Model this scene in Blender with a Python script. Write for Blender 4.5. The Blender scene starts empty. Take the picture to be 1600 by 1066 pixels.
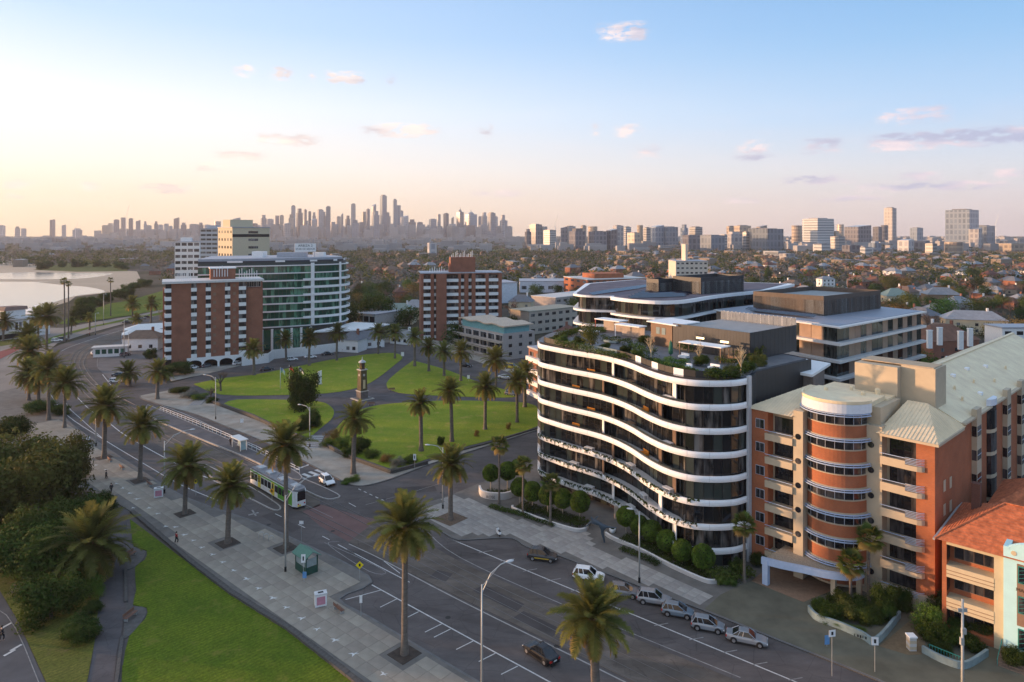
import bpy, bmesh, math, random
import numpy as np
from mathutils import Vector, Matrix, Euler
R = math.radians
rng = random.Random(7)
scene = bpy.context.scene
C = scene.collection

# ------------------------------------------------------------------ camera
F, H, CX, HY = 1067.0, 50.0, 800.0, 362.0      # focal length (px of a 1600 px wide photo), camera height, principal column, horizon row
cam = bpy.data.cameras.new('camera'); cam_o = bpy.data.objects.new('camera', cam); C.objects.link(cam_o)
cam_o.location = (0, 0, H); cam_o.rotation_euler = (R(90), 0, 0)
cam.sensor_width = 36; cam.lens = 36 * F / 1600; cam.shift_y = -(533 - HY) / 1600
cam.clip_start = 1; cam.clip_end = 60000
scene.camera = cam_o

# ------------------------------------------------------------------ world and sun
SUN_DIR = Vector((-0.985, 0.16, 0)).normalized()
SUN_EL = 4.5
w = bpy.data.worlds.new('World'); scene.world = w; w.use_nodes = True
nt = w.node_tree; nt.nodes.clear()
def N(tree, t, **kw):
    n = tree.nodes.new(t)
    for k, v in kw.items(): setattr(n, k, v)
    return n
def math_node(tree, op, a=None, b=None, c=None, clamp=False):
    n = N(tree, 'ShaderNodeMath', operation=op); n.use_clamp = clamp
    for i, x in enumerate((a, b, c)):
        if x is None: continue
        if hasattr(x, 'is_linked') or hasattr(x, 'links'): tree.links.new(x, n.inputs[i])
        else: n.inputs[i].default_value = x
    return n.outputs[0]
def mixc(tree, fac, a, b, blend='MIX'):
    n = N(tree, 'ShaderNodeMix', data_type='RGBA', blend_type=blend)
    for i, x in ((0, fac), (6, a), (7, b)):
        if hasattr(x, 'links'): tree.links.new(x, n.inputs[i])
        elif isinstance(x, (int, float)): n.inputs[i].default_value = x
        else: n.inputs[i].default_value = (*x, 1)
    return n.outputs[2]
def srgb(r, g, b):
    f = lambda c: (c / 255 / 12.92) if c <= 10 else ((c / 255 + .055) / 1.055) ** 2.4
    return (f(r), f(g), f(b))
def build_world():
    L = nt.links.new
    out = N(nt, 'ShaderNodeOutputWorld'); bg = N(nt, 'ShaderNodeBackground')
    L(bg.outputs[0], out.inputs[0])
    sky = N(nt, 'ShaderNodeTexSky', sky_type='NISHITA'); sky.sun_disc = False
    sky.sun_elevation = R(SUN_EL); sky.sun_rotation = math.atan2(SUN_DIR.x, SUN_DIR.y)
    sky.altitude = 50; sky.air_density = 1.0; sky.dust_density = 2.0; sky.ozone_density = 1.5
    tc = N(nt, 'ShaderNodeTexCoord'); sep = N(nt, 'ShaderNodeSeparateXYZ'); L(tc.outputs['Generated'], sep.inputs[0])
    x, y, z = sep.outputs
    # thin evening veil: cool blue overhead, cream towards the sun, mauve opposite
    el = math_node(nt, 'MAXIMUM', z, 0.0)
    dot = math_node(nt, 'ADD', math_node(nt, 'MULTIPLY', x, SUN_DIR.x), math_node(nt, 'MULTIPLY', y, SUN_DIR.y))
    hor = math_node(nt, 'SQRT', math_node(nt, 'MAXIMUM', math_node(nt, 'SUBTRACT', 1.0, math_node(nt, 'MULTIPLY', z, z)), 1e-4))
    ca = math_node(nt, 'DIVIDE', dot, hor)                         # cosine of the azimuth to the sun
    s01 = math_node(nt, 'MULTIPLY_ADD', ca, 0.5, 0.5)
    ramp_sun = N(nt, 'ShaderNodeValToRGB'); ramp_anti = N(nt, 'ShaderNodeValToRGB')
    def fill(rn, stops):
        e = rn.color_ramp.elements
        while len(e) > 1: e.remove(e[-1])
        e[0].position = stops[0][0]; e[0].color = (*srgb(*stops[0][1]), 1)
        for p, c in stops[1:]:
            k = e.new(p); k.color = (*srgb(*c), 1)
    fill(ramp_sun, SKY_SUN); fill(ramp_anti, SKY_ANTI)
    L(el, ramp_sun.inputs[0]); L(el, ramp_anti.inputs[0])
    mr = N(nt, 'ShaderNodeMapRange', interpolation_type='SMOOTHSTEP'); L(s01, mr.inputs[0])
    mr.inputs[1].default_value = 0.16; mr.inputs[2].default_value = 0.92
    veil = mixc(nt, mr.outputs[0], ramp_anti.outputs[0], ramp_sun.outputs[0])
    # the glow round the low sun
    glow = math_node(nt, 'POWER', math_node(nt, 'MAXIMUM', math_node(nt, 'ADD', math_node(nt, 'MULTIPLY', dot, math.cos(R(SUN_EL))), math_node(nt, 'MULTIPLY', z, math.sin(R(SUN_EL)))), 0.0), 14.0)
    veil = mixc(nt, glow, veil, (2.6, 1.75, 1.0), 'ADD')
    nish = mixc(nt, 1.0, sky.outputs[0], (0.10, 0.10, 0.10), 'MULTIPLY')
    base = mixc(nt, 0.84, nish, veil)
    # clouds: small drifting puffs, laid out on the dome (azimuth, elevation), edges broken by noise
    az = math_node(nt, 'ARCTAN2', x, y)
    ele = math_node(nt, 'ARCSINE', z)
    cmb = N(nt, 'ShaderNodeCombineXYZ'); L(az, cmb.inputs[0]); L(ele, cmb.inputs[1])
    mp = N(nt, 'ShaderNodeMapping'); mp.inputs['Scale'].default_value = (46, 120, 1); L(cmb.outputs[0], mp.inputs[0])
    nz = N(nt, 'ShaderNodeTexNoise'); nz.inputs['Scale'].default_value = 1.0; nz.inputs['Detail'].default_value = 7; nz.inputs['Roughness'].default_value = .62
    L(mp.outputs[0], nz.inputs[0])
    mp2 = N(nt, 'ShaderNodeMapping'); mp2.inputs['Scale'].default_value = (9, 46, 1); L(cmb.outputs[0], mp2.inputs[0])
    nz2 = N(nt, 'ShaderNodeTexNoise'); nz2.inputs['Detail'].default_value = 5; nz2.inputs['Scale'].default_value = 1.0; L(mp2.outputs[0], nz2.inputs[0])
    total = None
    az01 = math_node(nt, 'MULTIPLY_ADD', az, 1 / 2.8, .5)
    for (yc, ry, items) in CLOUDS:                                   # each band of cloud: height of the band, and puffs along it
        e0 = math.atan2(HY - yc, F); rp = N(nt, 'ShaderNodeValToRGB'); rp.color_ramp.interpolation = 'EASE'; stops = [(0.0, 0.0)]
        for (px, rx, dens) in sorted(items):
            a0 = math.atan2(px - CX, F); ra = rx / F * math.cos(a0) ** 2
            p0, p1, p2 = [(a / 2.8 + .5) for a in (a0 - ra, a0, a0 + ra)]
            if p0 <= stops[-1][0]: stops[-1] = (stops[-1][0], dens * .35); p0 = None
            stops += ([(p0, 0.0)] if p0 else []) + [(p1, dens / 2), (p2, 0.0)]
        e = rp.color_ramp.elements; e[0].position = 0; e[0].color = (0, 0, 0, 1); e[1].position = 1; e[1].color = (0, 0, 0, 1)
        for p, v_ in stops[1:]:
            k = e.new(max(0, min(1, p))); k.color = (v_, v_, v_, 1)
        L(az01, rp.inputs[0])
        de = math_node(nt, 'MULTIPLY', math_node(nt, 'SUBTRACT', ele, e0), F / ry)
        g_ = math_node(nt, 'MAXIMUM', math_node(nt, 'SUBTRACT', 1.0, math_node(nt, 'MULTIPLY', de, de)), 0.0)
        v = math_node(nt, 'MULTIPLY', math_node(nt, 'MULTIPLY', rp.outputs[0], g_), 2.0)
        total = v if total is None else math_node(nt, 'MAXIMUM', total, v)
    n01 = math_node(nt, 'MULTIPLY_ADD', nz.outputs[0], 5.0, -1.75)
    cl = math_node(nt, 'MULTIPLY', total, n01)
    mrc = N(nt, 'ShaderNodeMapRange', interpolation_type='SMOOTHSTEP'); L(cl, mrc.inputs[0]); mrc.inputs[1].default_value = 0.02; mrc.inputs[2].default_value = 0.95
    # cloud colour: sunlit cream-pink flank to mauve-grey underside
    cc_sun = mixc(nt, mr.outputs[0], srgb(224, 204, 208), srgb(246, 228, 212))
    cc_sh = mixc(nt, mr.outputs[0], srgb(152, 160, 190), srgb(196, 180, 178))
    mrs = N(nt, 'ShaderNodeMapRange'); L(nz2.outputs[0], mrs.inputs[0]); mrs.inputs[1].default_value = .40; mrs.inputs[2].default_value = .62
    cc = mixc(nt, mrs.outputs[0], cc_sun, cc_sh)
    fac = math_node(nt, 'MULTIPLY', mrc.outputs[0], 0.82)
    col = mixc(nt, fac, base, cc)
    # faint streaks of high haze
    st = N(nt, 'ShaderNodeMapRange', interpolation_type='SMOOTHSTEP'); L(nz2.outputs[0], st.inputs[0]); st.inputs[1].default_value = .45; st.inputs[2].default_value = .8
    low = math_node(nt, 'SUBTRACT', 0.22, z, clamp=True)
    col = mixc(nt, math_node(nt, 'MULTIPLY', st.outputs[0], math_node(nt, 'MULTIPLY', low, 0.9)), col, cc_sun)
    L(col, bg.inputs[0]); bg.inputs[1].default_value = SKY_STRENGTH
SKY_STRENGTH = 0.93
HAZE = 6.5e-5
# elevation sine -> colour
SKY_SUN = [(0.0, (248, 214, 176)), (0.03, (250, 224, 192)), (0.09, (248, 237, 226)), (0.17, (236, 240, 246)), (0.27, (188, 213, 244)), (0.42, (158, 192, 232)), (1.0, (192, 200, 212))]
SKY_ANTI = [(0.0, (206, 190, 190)), (0.03, (212, 202, 204)), (0.08, (203, 208, 219)), (0.15, (166, 197, 230)), (0.24, (134, 180, 223)), (0.36, (108, 159, 212)), (0.55, (140, 178, 218)), (1.0, (172, 188, 212))]
CLOUDS = [(54, 17, [(962, 46, 1.1), (990, 26, 1.3), (-900, 200, .9), (2600, 200, .9)]),
    (128, 12, [(382, 22, 1.0), (440, 24, 1.25), (486, 9, .7), (521, 18, 1.3), (556, 18, 1.3), (607, 10, 1.0), (2100, 90, 1.1)]),
    (206, 14, [(590, 44, .8), (655, 44, 1.5), (760, 14, .9), (980, 32, 1.1), (930, 14, .7), (1395, 36, 1.0), (1465, 36, .9), (-420, 160, 1.1)]),
    (226, 11, [(415, 24, .9), (470, 42, 1.4), (-200, 90, 1.0), (1900, 120, 1.3)]),
    (240, 15, [(1010, 40, .7), (1178, 40, 1.1), (1284, 46, 1.1), (1400, 70, 1.4), (1475, 90, 1.5), (1590, 50, 1.5)]),
    (252, 8, [(375, 60, 1.4), (1178, 44, 1.2), (2000, 200, 1.0)]), (269, 8, [(332, 52, 1.3), (-320, 140, 1.2)]),
    (288, 8, [(1280, 82, 1.3), (1440, 52, 1.2), (1590, 60, 1.3), (1800, 120, 1.0)]),
    (302, 8, [(-100, 50, 1.0), (30, 42, 1.3), (140, 24, 1.1), (265, 72, 1.4), (780, 68, 1.1), (1360, 42, .9), (1500, 112, 1.2)]),
    (316, 6, [(25, 32, .9), (1160, 72, .8), (1330, 92, 1.0), (-300, 90, 1.0)])]
build_world()
sun = bpy.data.lights.new('sun', 'SUN'); sun_o = bpy.data.objects.new('sun', sun); C.objects.link(sun_o)
sun.energy = 5.0; sun.angle = R(1.2); sun.color = (1.0, 0.58, 0.30)
d = Vector((SUN_DIR.x * math.cos(R(SUN_EL)), SUN_DIR.y * math.cos(R(SUN_EL)), math.sin(R(SUN_EL))))
sun_o.rotation_euler = d.to_track_quat('Z', 'Y').to_euler()
sun_o.location = (0, 0, 400)
vs = scene.view_settings
scene.display_settings.display_device = 'sRGB'
vs.view_transform = 'Standard'; vs.look = 'None'; vs.exposure = 0.62; vs.gamma = 1.0; vs.use_curve_mapping = False
scene.cycles.use_denoising = True
scene.cycles.max_bounces = 6; scene.cycles.diffuse_bounces = 3; scene.cycles.glossy_bounces = 3; scene.cycles.transparent_max_bounces = 6; scene.cycles.volume_bounces = 0
scene.cycles.sample_clamp_indirect = 4.0

# ------------------------------------------------------------------ helpers: photo pixel -> place
def G(px, py, z=0.0):
    Y = F * (H - z) / (py - HY)
    return Vector(((px - CX) / F * Y, Y, z))
def PM(py): return (py - HY) / H            # pixels per metre for something standing at row py

# ------------------------------------------------------------------ helpers: materials
MATS = {}
ALB = 1.22
def mat(name, col, rough=.7, metal=0.0, var=.12, scale=1.5, bump=0.0, bscale=20., spec=.4, col2=None, rand=0.0, coord='Object', stretch=None, translucent=0.0):
    if name in MATS: return MATS[name]
    m = bpy.data.materials.new(name); m.use_nodes = True; t = m.node_tree; L = t.links.new
    p = t.nodes['Principled BSDF']
    p.inputs['Roughness'].default_value = rough; p.inputs['Metallic'].default_value = metal
    p.inputs['Specular IOR Level'].default_value = spec
    tc = N(t, 'ShaderNodeTexCoord')
    src = tc.outputs[coord]
    if stretch:
        mp = N(t, 'ShaderNodeMapping'); mp.inputs['Scale'].default_value = stretch; L(src, mp.inputs[0]); src = mp.outputs[0]
    nz = N(t, 'ShaderNodeTexNoise'); nz.inputs['Scale'].default_value = scale; nz.inputs['Detail'].default_value = 4; nz.inputs['Roughness'].default_value = .6
    L(src, nz.inputs[0])
    mr = N(t, 'ShaderNodeMapRange'); L(nz.outputs[0], mr.inputs[0]); mr.inputs[1].default_value = .3; mr.inputs[2].default_value = .7
    lo = tuple(min(.86, c * ALB * (1 - var)) for c in col); hi = tuple(min(.86, c * ALB * (1 + var)) for c in (col2 or col))
    c = mixc(t, mr.outputs[0], lo, hi)
    if rand:
        oi = N(t, 'ShaderNodeObjectInfo')
        hs = N(t, 'ShaderNodeHueSaturation'); L(c, hs.inputs['Color'])
        L(math_node(t, 'MULTIPLY_ADD', oi.outputs['Random'], rand * 2, 1 - rand), hs.inputs['Value'])
        L(math_node(t, 'MULTIPLY_ADD', oi.outputs['Random'], rand * .12, .5 - rand * .06), hs.inputs['Hue'])
        c = hs.outputs[0]
    L(c, p.inputs['Base Color'])
    if bump:
        n2 = N(t, 'ShaderNodeTexNoise'); n2.inputs['Scale'].default_value = bscale; n2.inputs['Detail'].default_value = 3; L(src, n2.inputs[0])
        b = N(t, 'ShaderNodeBump'); b.inputs['Strength'].default_value = bump; b.inputs['Distance'].default_value = .05
        L(n2.outputs[0], b.inputs['Height']); L(b.outputs[0], p.inputs['Normal'])
    if translucent:
        tr = N(t, 'ShaderNodeBsdfTranslucent'); L(c, tr.inputs[0]); ms = N(t, 'ShaderNodeMixShader'); ms.inputs[0].default_value = translucent
        L(p.outputs[0], ms.inputs[1]); L(tr.outputs[0], ms.inputs[2]); L(ms.outputs[0], t.nodes['Material Output'].inputs[0])
    MATS[name] = m
    return m
def brick_mat(name, c1, c2, mortar, bw=.24, bh=.09, rand=0):
    if name in MATS: return MATS[name]
    m = mat(name, c1, rough=.85, var=.1, scale=.6)
    t = m.node_tree; L = t.links.new; p = t.nodes['Principled BSDF']
    tc = N(t, 'ShaderNodeTexCoord'); sp = N(t, 'ShaderNodeSeparateXYZ'); L(tc.outputs['Object'], sp.inputs[0])
    cb = N(t, 'ShaderNodeCombineXYZ'); L(math_node(t, 'ADD', sp.outputs[0], sp.outputs[1]), cb.inputs[0]); L(sp.outputs[2], cb.inputs[1])
    bk = N(t, 'ShaderNodeTexBrick'); L(cb.outputs[0], bk.inputs[0])
    bk.inputs['Scale'].default_value = 1; bk.inputs['Brick Width'].default_value = bw; bk.inputs['Row Height'].default_value = bh; bk.inputs['Mortar Size'].default_value = .008
    bk.inputs['Color1'].default_value = (*c1, 1); bk.inputs['Color2'].default_value = (*c2, 1); bk.inputs['Mortar'].default_value = (*mortar, 1)
    nz = N(t, 'ShaderNodeTexNoise'); nz.inputs['Scale'].default_value = .35; nz.inputs['Detail'].default_value = 6; L(tc.outputs['Object'], nz.inputs[0])
    mr = N(t, 'ShaderNodeMapRange'); L(nz.outputs[0], mr.inputs[0]); mr.inputs[1].default_value = .3; mr.inputs[2].default_value = .75; mr.inputs[3].default_value = .78; mr.inputs[4].default_value = 1.12
    g = N(t, 'ShaderNodeCombineColor'); [L(mr.outputs[0], g.inputs[i]) for i in range(3)]
    L(mixc(t, 1.0, bk.outputs[0], g.outputs[0], 'MULTIPLY'), p.inputs['Base Color'])
    return m
def glass_mat(name, dark, light, rough=.06, amount=.55, tint2=None):
    """opaque-looking window glass: reflects the sky, with curtains and rooms behind that differ from pane to pane"""
    if name in MATS: return MATS[name]
    m = bpy.data.materials.new(name); m.use_nodes = True; t = m.node_tree; L = t.links.new
    p = t.nodes['Principled BSDF']; p.inputs['Roughness'].default_value = rough; p.inputs['Specular IOR Level'].default_value = .6
    oi = N(t, 'ShaderNodeObjectInfo'); tc = N(t, 'ShaderNodeTexCoord')
    add = N(t, 'ShaderNodeVectorMath', operation='ADD'); L(tc.outputs['Object'], add.inputs[0])
    sc = N(t, 'ShaderNodeVectorMath', operation='SCALE'); L(oi.outputs['Location'], sc.inputs[0]); sc.inputs['Scale'].default_value = 7.3
    L(sc.outputs[0], add.inputs[1])
    mp = N(t, 'ShaderNodeMapping'); mp.inputs['Scale'].default_value = (1.1, 1.1, .25); L(add.outputs[0], mp.inputs[0])
    nz = N(t, 'ShaderNodeTexNoise'); nz.inputs['Scale'].default_value = 1.3; nz.inputs['Detail'].default_value = 3; L(mp.outputs[0], nz.inputs[0])
    v = math_node(t, 'ADD', nz.outputs[0], math_node(t, 'MULTIPLY_ADD', oi.outputs['Random'], .5, -.25))
    mr = N(t, 'ShaderNodeMapRange', interpolation_type='SMOOTHSTEP'); L(v, mr.inputs[0]); mr.inputs[1].default_value = .46; mr.inputs[2].default_value = .80
    c = mixc(t, math_node(t, 'MULTIPLY', mr.outputs[0], amount), dark, light)
    if tint2: c = mixc(t, math_node(t, 'GREATER_THAN', oi.outputs['Random'], .7), c, tint2)
    L(c, p.inputs['Base Color'])
    MATS[name] = m
    return m

# ------------------------------------------------------------------ helpers: meshes
class MB:
    def __init__(s): s.v = []; s.f = []; s.m = []
    def add(s, vs, fs, mi=0):
        o = len(s.v); s.v += [tuple(p) for p in vs]
        for f in fs: s.f.append(tuple(i + o for i in f)); s.m.append(mi)
        return s
    def box(s, x0, x1, y0, y1, z0, z1, mi=0):
        v = [(x0, y0, z0), (x1, y0, z0), (x1, y1, z0), (x0, y1, z0), (x0, y0, z1), (x1, y0, z1), (x1, y1, z1), (x0, y1, z1)]
        return s.add(v, [(3, 2, 1, 0), (4, 5, 6, 7), (0, 1, 5, 4), (1, 2, 6, 5), (2, 3, 7, 6), (3, 0, 4, 7)], mi)
    def prism(s, pts, z0, z1, mi=0, z1b=None):
        n = len(pts)
        a = sum(pts[i][0] * pts[(i + 1) % n][1] - pts[(i + 1) % n][0] * pts[i][1] for i in range(n))
        if a < 0: pts = list(reversed(pts))
        v = [(p[0], p[1], z0) for p in pts] + [(p[0], p[1], z1) for p in pts]
        f = [tuple(range(n - 1, -1, -1)), tuple(range(n, 2 * n))] + [(i, (i + 1) % n, n + (i + 1) % n, n + i) for i in range(n)]
        return s.add(v, f, mi)
    def wall(s, pts, z0, z1, t, mi=0, closed=False):
        """a wall of thickness t along a polyline (thickness to the left of its direction)"""
        n = len(pts); P = [Vector((p[0], p[1])) for p in pts]; off = []
        for i in range(n):
            a = P[i - 1] if (i > 0 or closed) else P[i]; b = P[(i + 1) % n] if (i < n - 1 or closed) else P[i]
            dd = (b - a); dd = dd.normalized() if dd.length > 1e-9 else Vector((1, 0))
            off.append(P[i] + Vector((-dd.y, dd.x)) * t)
        for i in range(n if closed else n - 1):
            j = (i + 1) % n
            q = [P[i], P[j], off[j], off[i]]
            s.add([(p.x, p.y, z0) for p in q] + [(p.x, p.y, z1) for p in q], [(3, 2, 1, 0), (4, 5, 6, 7), (0, 1, 5, 4), (1, 2, 6, 5), (2, 3, 7, 6), (3, 0, 4, 7)], mi)
        return s
    def tube(s, path, rad, n=8, mi=0, cap=True):
        P = [Vector(p) for p in path]; o = len(s.v)
        rad = rad if isinstance(rad, (list, tuple)) else [rad] * len(P)
        for i, p in enumerate(P):
            dd = (P[min(i + 1, len(P) - 1)] - P[max(i - 1, 0)]).normalized()
            a = Vector((0, 0, 1)) if abs(dd.z) < .9 else Vector((1, 0, 0))
            u = dd.cross(a).normalized(); v = dd.cross(u)
            for k in range(n):
                t = 2 * math.pi * k / n
                s.v.append(tuple(p + (u * math.cos(t) + v * math.sin(t)) * rad[i]))
        for i in range(len(P) - 1):
            for k in range(n):
                k2 = (k + 1) % n
                s.f.append((o + i * n + k, o + (i + 1) * n + k, o + (i + 1) * n + k2, o + i * n + k2)); s.m.append(mi)
        if cap:
            s.f.append(tuple(o + k for k in range(n))); s.m.append(mi)
            s.f.append(tuple(o + (len(P) - 1) * n + k for k in range(n - 1, -1, -1))); s.m.append(mi)
        return s
    def lathe(s, prof, n=16, mi=0, c=(0, 0)):
        return s.tube_z([(c[0], c[1], z) for r, z in prof], [max(r, .001) for r, z in prof], n, mi)
    def tube_z(s, path, rad, n, mi=0):
        o = len(s.v)
        for p, r in zip(path, rad):
            for k in range(n):
                t = 2 * math.pi * k / n; s.v.append((p[0] + r * math.cos(t), p[1] + r * math.sin(t), p[2]))
        for i in range(len(path) - 1):
            for k in range(n):
                k2 = (k + 1) % n
                s.f.append((o + i * n + k, o + i * n + k2, o + (i + 1) * n + k2, o + (i + 1) * n + k)); s.m.append(mi)
        s.f.append(tuple(o + k for k in range(n - 1, -1, -1))); s.m.append(mi)
        s.f.append(tuple(o + (len(path) - 1) * n + k for k in range(n))); s.m.append(mi)
        return s
    def mesh(s, name, mats, smooth=False):
        me = bpy.data.meshes.new(name); me.from_pydata(s.v, [], s.f)
        for m in (mats if isinstance(mats, (list, tuple)) else [mats]): me.materials.append(m)
        if any(s.m): me.polygons.foreach_set('material_index', s.m)
        if smooth: me.polygons.foreach_set('use_smooth', [True] * len(s.f))
        me.update()
        return me
    def build(s, name, mats, parent=None, smooth=False, loc=None):
        return put(name, s.mesh(name, mats, smooth), parent, loc)
def put(name, me, parent=None, loc=None, rot=None, scale=None):
    o = bpy.data.objects.new(name, me); C.objects.link(o)
    if parent is not None: o.parent = parent
    if loc is not None: o.location = loc
    if rot is not None: o.rotation_euler = rot
    if scale is not None: o.scale = scale if isinstance(scale, (tuple, list, Vector)) else (scale,) * 3
    return o
def tag(o, label=None, cat=None, group=None, kind=None):
    if label: o['label'] = label
    if cat: o['category'] = cat
    if group: o['group'] = group
    if kind: o['kind'] = kind
    return o
def thing(name, label, cat, loc=(0, 0, 0), rotz=0, group=None):
    o = bpy.data.objects.new(name, None); C.objects.link(o); o.empty_display_size = .3
    o.location = loc; o.rotation_euler = (0, 0, rotz)
    return tag(o, label, cat, group)
def frame(name, label, cat, A, B, group=None):
    """a thing whose local x runs along its front from A (left) to B (right), local y goes away from the viewer"""
    u = Vector((B[0] - A[0], B[1] - A[1]))
    return thing(name, label, cat, (A[0], A[1], 0), math.atan2(u.y, u.x), group), u.length
def struct(o): o['kind'] = 'structure'; return o
_bc = {}
def bx(name, mt, parent, x0, x1, y0, y1, z0, z1):
    """a box part; equal boxes share one mesh"""
    key = (round(x1 - x0, 3), round(y1 - y0, 3), round(z1 - z0, 3), mt.name)
    if key not in _bc:
        a, b, c = (x1 - x0) / 2, (y1 - y0) / 2, (z1 - z0) / 2
        _bc[key] = MB().box(-a, a, -b, b, -c, c).mesh(name, mt)
    return put(name, _bc[key], parent, ((x0 + x1) / 2, (y0 + y1) / 2, (z0 + z1) / 2))
def copy_tree(o, parent=None):
    c = o.copy(); C.objects.link(c); c.parent = parent
    for ch in CH.get(o.name, o.children): copy_tree(ch, c)
    return c
CH = {}
def inside(p, poly):
    x, y = p[0], p[1]; r = False; n = len(poly)
    for i in range(n):
        x1, y1 = poly[i][0], poly[i][1]; x2, y2 = poly[(i + 1) % n][0], poly[(i + 1) % n][1]
        if (y1 > y) != (y2 > y) and x < (x2 - x1) * (y - y1) / (y2 - y1) + x1: r = not r
    return r
def GP(pts): return [G(*p) for p in pts]
def smooth_line(pts, k=6):
    """Catmull-Rom through points"""
    P = [Vector((p[0], p[1], 0)) for p in pts]; out = []
    for i in range(len(P) - 1):
        a, b, c, dd = P[max(i - 1, 0)], P[i], P[i + 1], P[min(i + 2, len(P) - 1)]
        for j in range(k):
            t = j / k
            out.append(.5 * ((2 * b) + (c - a) * t + (2 * a - 5 * b + 4 * c - dd) * t * t + (3 * b - a - 3 * c + dd) * t ** 3))
    out.append(P[-1]); return out
def slab(name, pts, z0, z1, m, parent=None):
    bm = bmesh.new()
    vs = [bm.verts.new((p[0], p[1], z1)) for p in pts]
    f = bm.faces.new(vs); bm.normal_update()
    if f.normal.z < 0: f.normal_flip()
    r = bmesh.ops.triangulate(bm, faces=[f])
    ext = bmesh.ops.extrude_face_region(bm, geom=list(bm.faces))
    for e in ext['geom']:
        if isinstance(e, bmesh.types.BMVert): e.co.z = z0
    bmesh.ops.recalc_face_normals(bm, faces=list(bm.faces))
    me = bpy.data.meshes.new(name); bm.to_mesh(me); bm.free(); me.materials.append(m)
    return put(name, me, parent)
def sheet(name, pts, z, m, parent=None):
    bm = bmesh.new(); f = bm.faces.new([bm.verts.new((p[0], p[1], z)) for p in pts]); bm.normal_update()
    if f.normal.z < 0: f.normal_flip()
    bmesh.ops.triangulate(bm, faces=[f])
    me = bpy.data.meshes.new(name); bm.to_mesh(me); bm.free(); me.materials.append(m)
    return put(name, me, parent)
def ribbon(name, pts, width, z, m, parent=None, dash=None):
    """painted line along ground points; dash=(on, off) in metres"""
    P = [Vector((p[0], p[1])) for p in pts]; mb = MB(); run = 0
    for a, b in zip(P[:-1], P[1:]):
        dd = b - a; Ln = dd.length
        if Ln < 1e-6: continue
        dd /= Ln; n = Vector((-dd.y, dd.x)) * width / 2
        segs = [(0, Ln)]
        if dash:
            segs = []; t = -(run % (dash[0] + dash[1]))
            while t < Ln:
                s0, s1 = max(t, 0), min(t + dash[0], Ln)
                if s1 > s0: segs.append((s0, s1))
                t += dash[0] + dash[1]
            run += Ln
        for s0, s1 in segs:
            p, q = a + dd * s0, a + dd * s1
            mb.add([(p - n).to_3d() + Vector((0, 0, z)), (q - n).to_3d() + Vector((0, 0, z)), (q + n).to_3d() + Vector((0, 0, z)), (p + n).to_3d() + Vector((0, 0, z))], [(0, 1, 2, 3)])
    return mb.build(name, m, parent)
ORD = lambda n: '%d%s' % (n, 'th' if 10 <= n % 100 <= 20 else {1: 'st', 2: 'nd', 3: 'rd'}.get(n % 10, 'th'))
# ------------------------------------------------------------------ materials
ASPH = mat('asphalt', (.088, .077, .074), .85, var=.22, scale=.12, bump=.15, bscale=12, spec=.25)
def worn(m, scale, amt):
    """patched, tyre-worn surface: repaired panels and fine cracks"""
    t = m.node_tree; L = t.links.new; p = t.nodes['Principled BSDF']; src = p.inputs['Base Color'].links[0].from_socket; tc = N(t, 'ShaderNodeTexCoord')
    mp = N(t, 'ShaderNodeMapping'); mp.inputs['Rotation'].default_value = (0, 0, .79); mp.inputs['Scale'].default_value = (.35, 1, 1); L(tc.outputs['Object'], mp.inputs[0])
    vo = N(t, 'ShaderNodeTexVoronoi', distance='CHEBYCHEV'); vo.inputs['Scale'].default_value = scale; L(mp.outputs[0], vo.inputs[0])
    sp = N(t, 'ShaderNodeSeparateColor'); L(vo.outputs['Color'], sp.inputs[0])
    f1 = math_node(t, 'MULTIPLY_ADD', math_node(t, 'GREATER_THAN', sp.outputs[0], .72), -amt, 1.0)
    n1 = N(t, 'ShaderNodeTexNoise'); n1.inputs['Scale'].default_value = .6; n1.inputs['Detail'].default_value = 9; n1.inputs['Roughness'].default_value = .75; L(mp.outputs[0], n1.inputs[0])
    f2 = N(t, 'ShaderNodeMapRange'); L(n1.outputs[0], f2.inputs[0]); f2.inputs[1].default_value = .3; f2.inputs[2].default_value = .7; f2.inputs[3].default_value = 1 - amt * 1.4; f2.inputs[4].default_value = 1 + amt * 1.4
    vc = N(t, 'ShaderNodeTexVoronoi', feature='DISTANCE_TO_EDGE'); vc.inputs['Scale'].default_value = scale * 1.7; n2 = N(t, 'ShaderNodeTexNoise'); n2.inputs['Scale'].default_value = .8; L(tc.outputs['Object'], n2.inputs[0]); L(mixc(t, .12, tc.outputs['Object'], n2.outputs[1]), vc.inputs[0])
    f3 = N(t, 'ShaderNodeMapRange'); L(vc.outputs[0], f3.inputs[0]); f3.inputs[1].default_value = 0; f3.inputs[2].default_value = .012; f3.inputs[3].default_value = .72; f3.inputs[4].default_value = 1
    k = math_node(t, 'MULTIPLY', math_node(t, 'MULTIPLY', f1, f2.outputs[0]), f3.outputs[0]); g = N(t, 'ShaderNodeCombineColor'); [L(k, g.inputs[i]) for i in range(3)]
    L(mixc(t, 1.0, src, g.outputs[0], 'MULTIPLY'), p.inputs['Base Color']); return m
worn(ASPH, .16, .16)
ASPH2 = mat('asphalt_bay', (.064, .056, .054), .88, var=.25, scale=.2, bump=.15, bscale=12, spec=.2)
RESERVE = mat('tram_concrete', (.112, .094, .080), .9, var=.22, scale=.25, bump=.1, bscale=6, spec=.2)
worn(RESERVE, .3, .14)
REDASPH = mat('red_asphalt', (.14, .085, .078), .9, var=.15, scale=.3, spec=.2)
PAVE = mat('pavement', (.25, .22, .18), .9, var=.2, scale=.22, bump=.1, bscale=9, spec=.2, col2=(.28, .255, .22))
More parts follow.
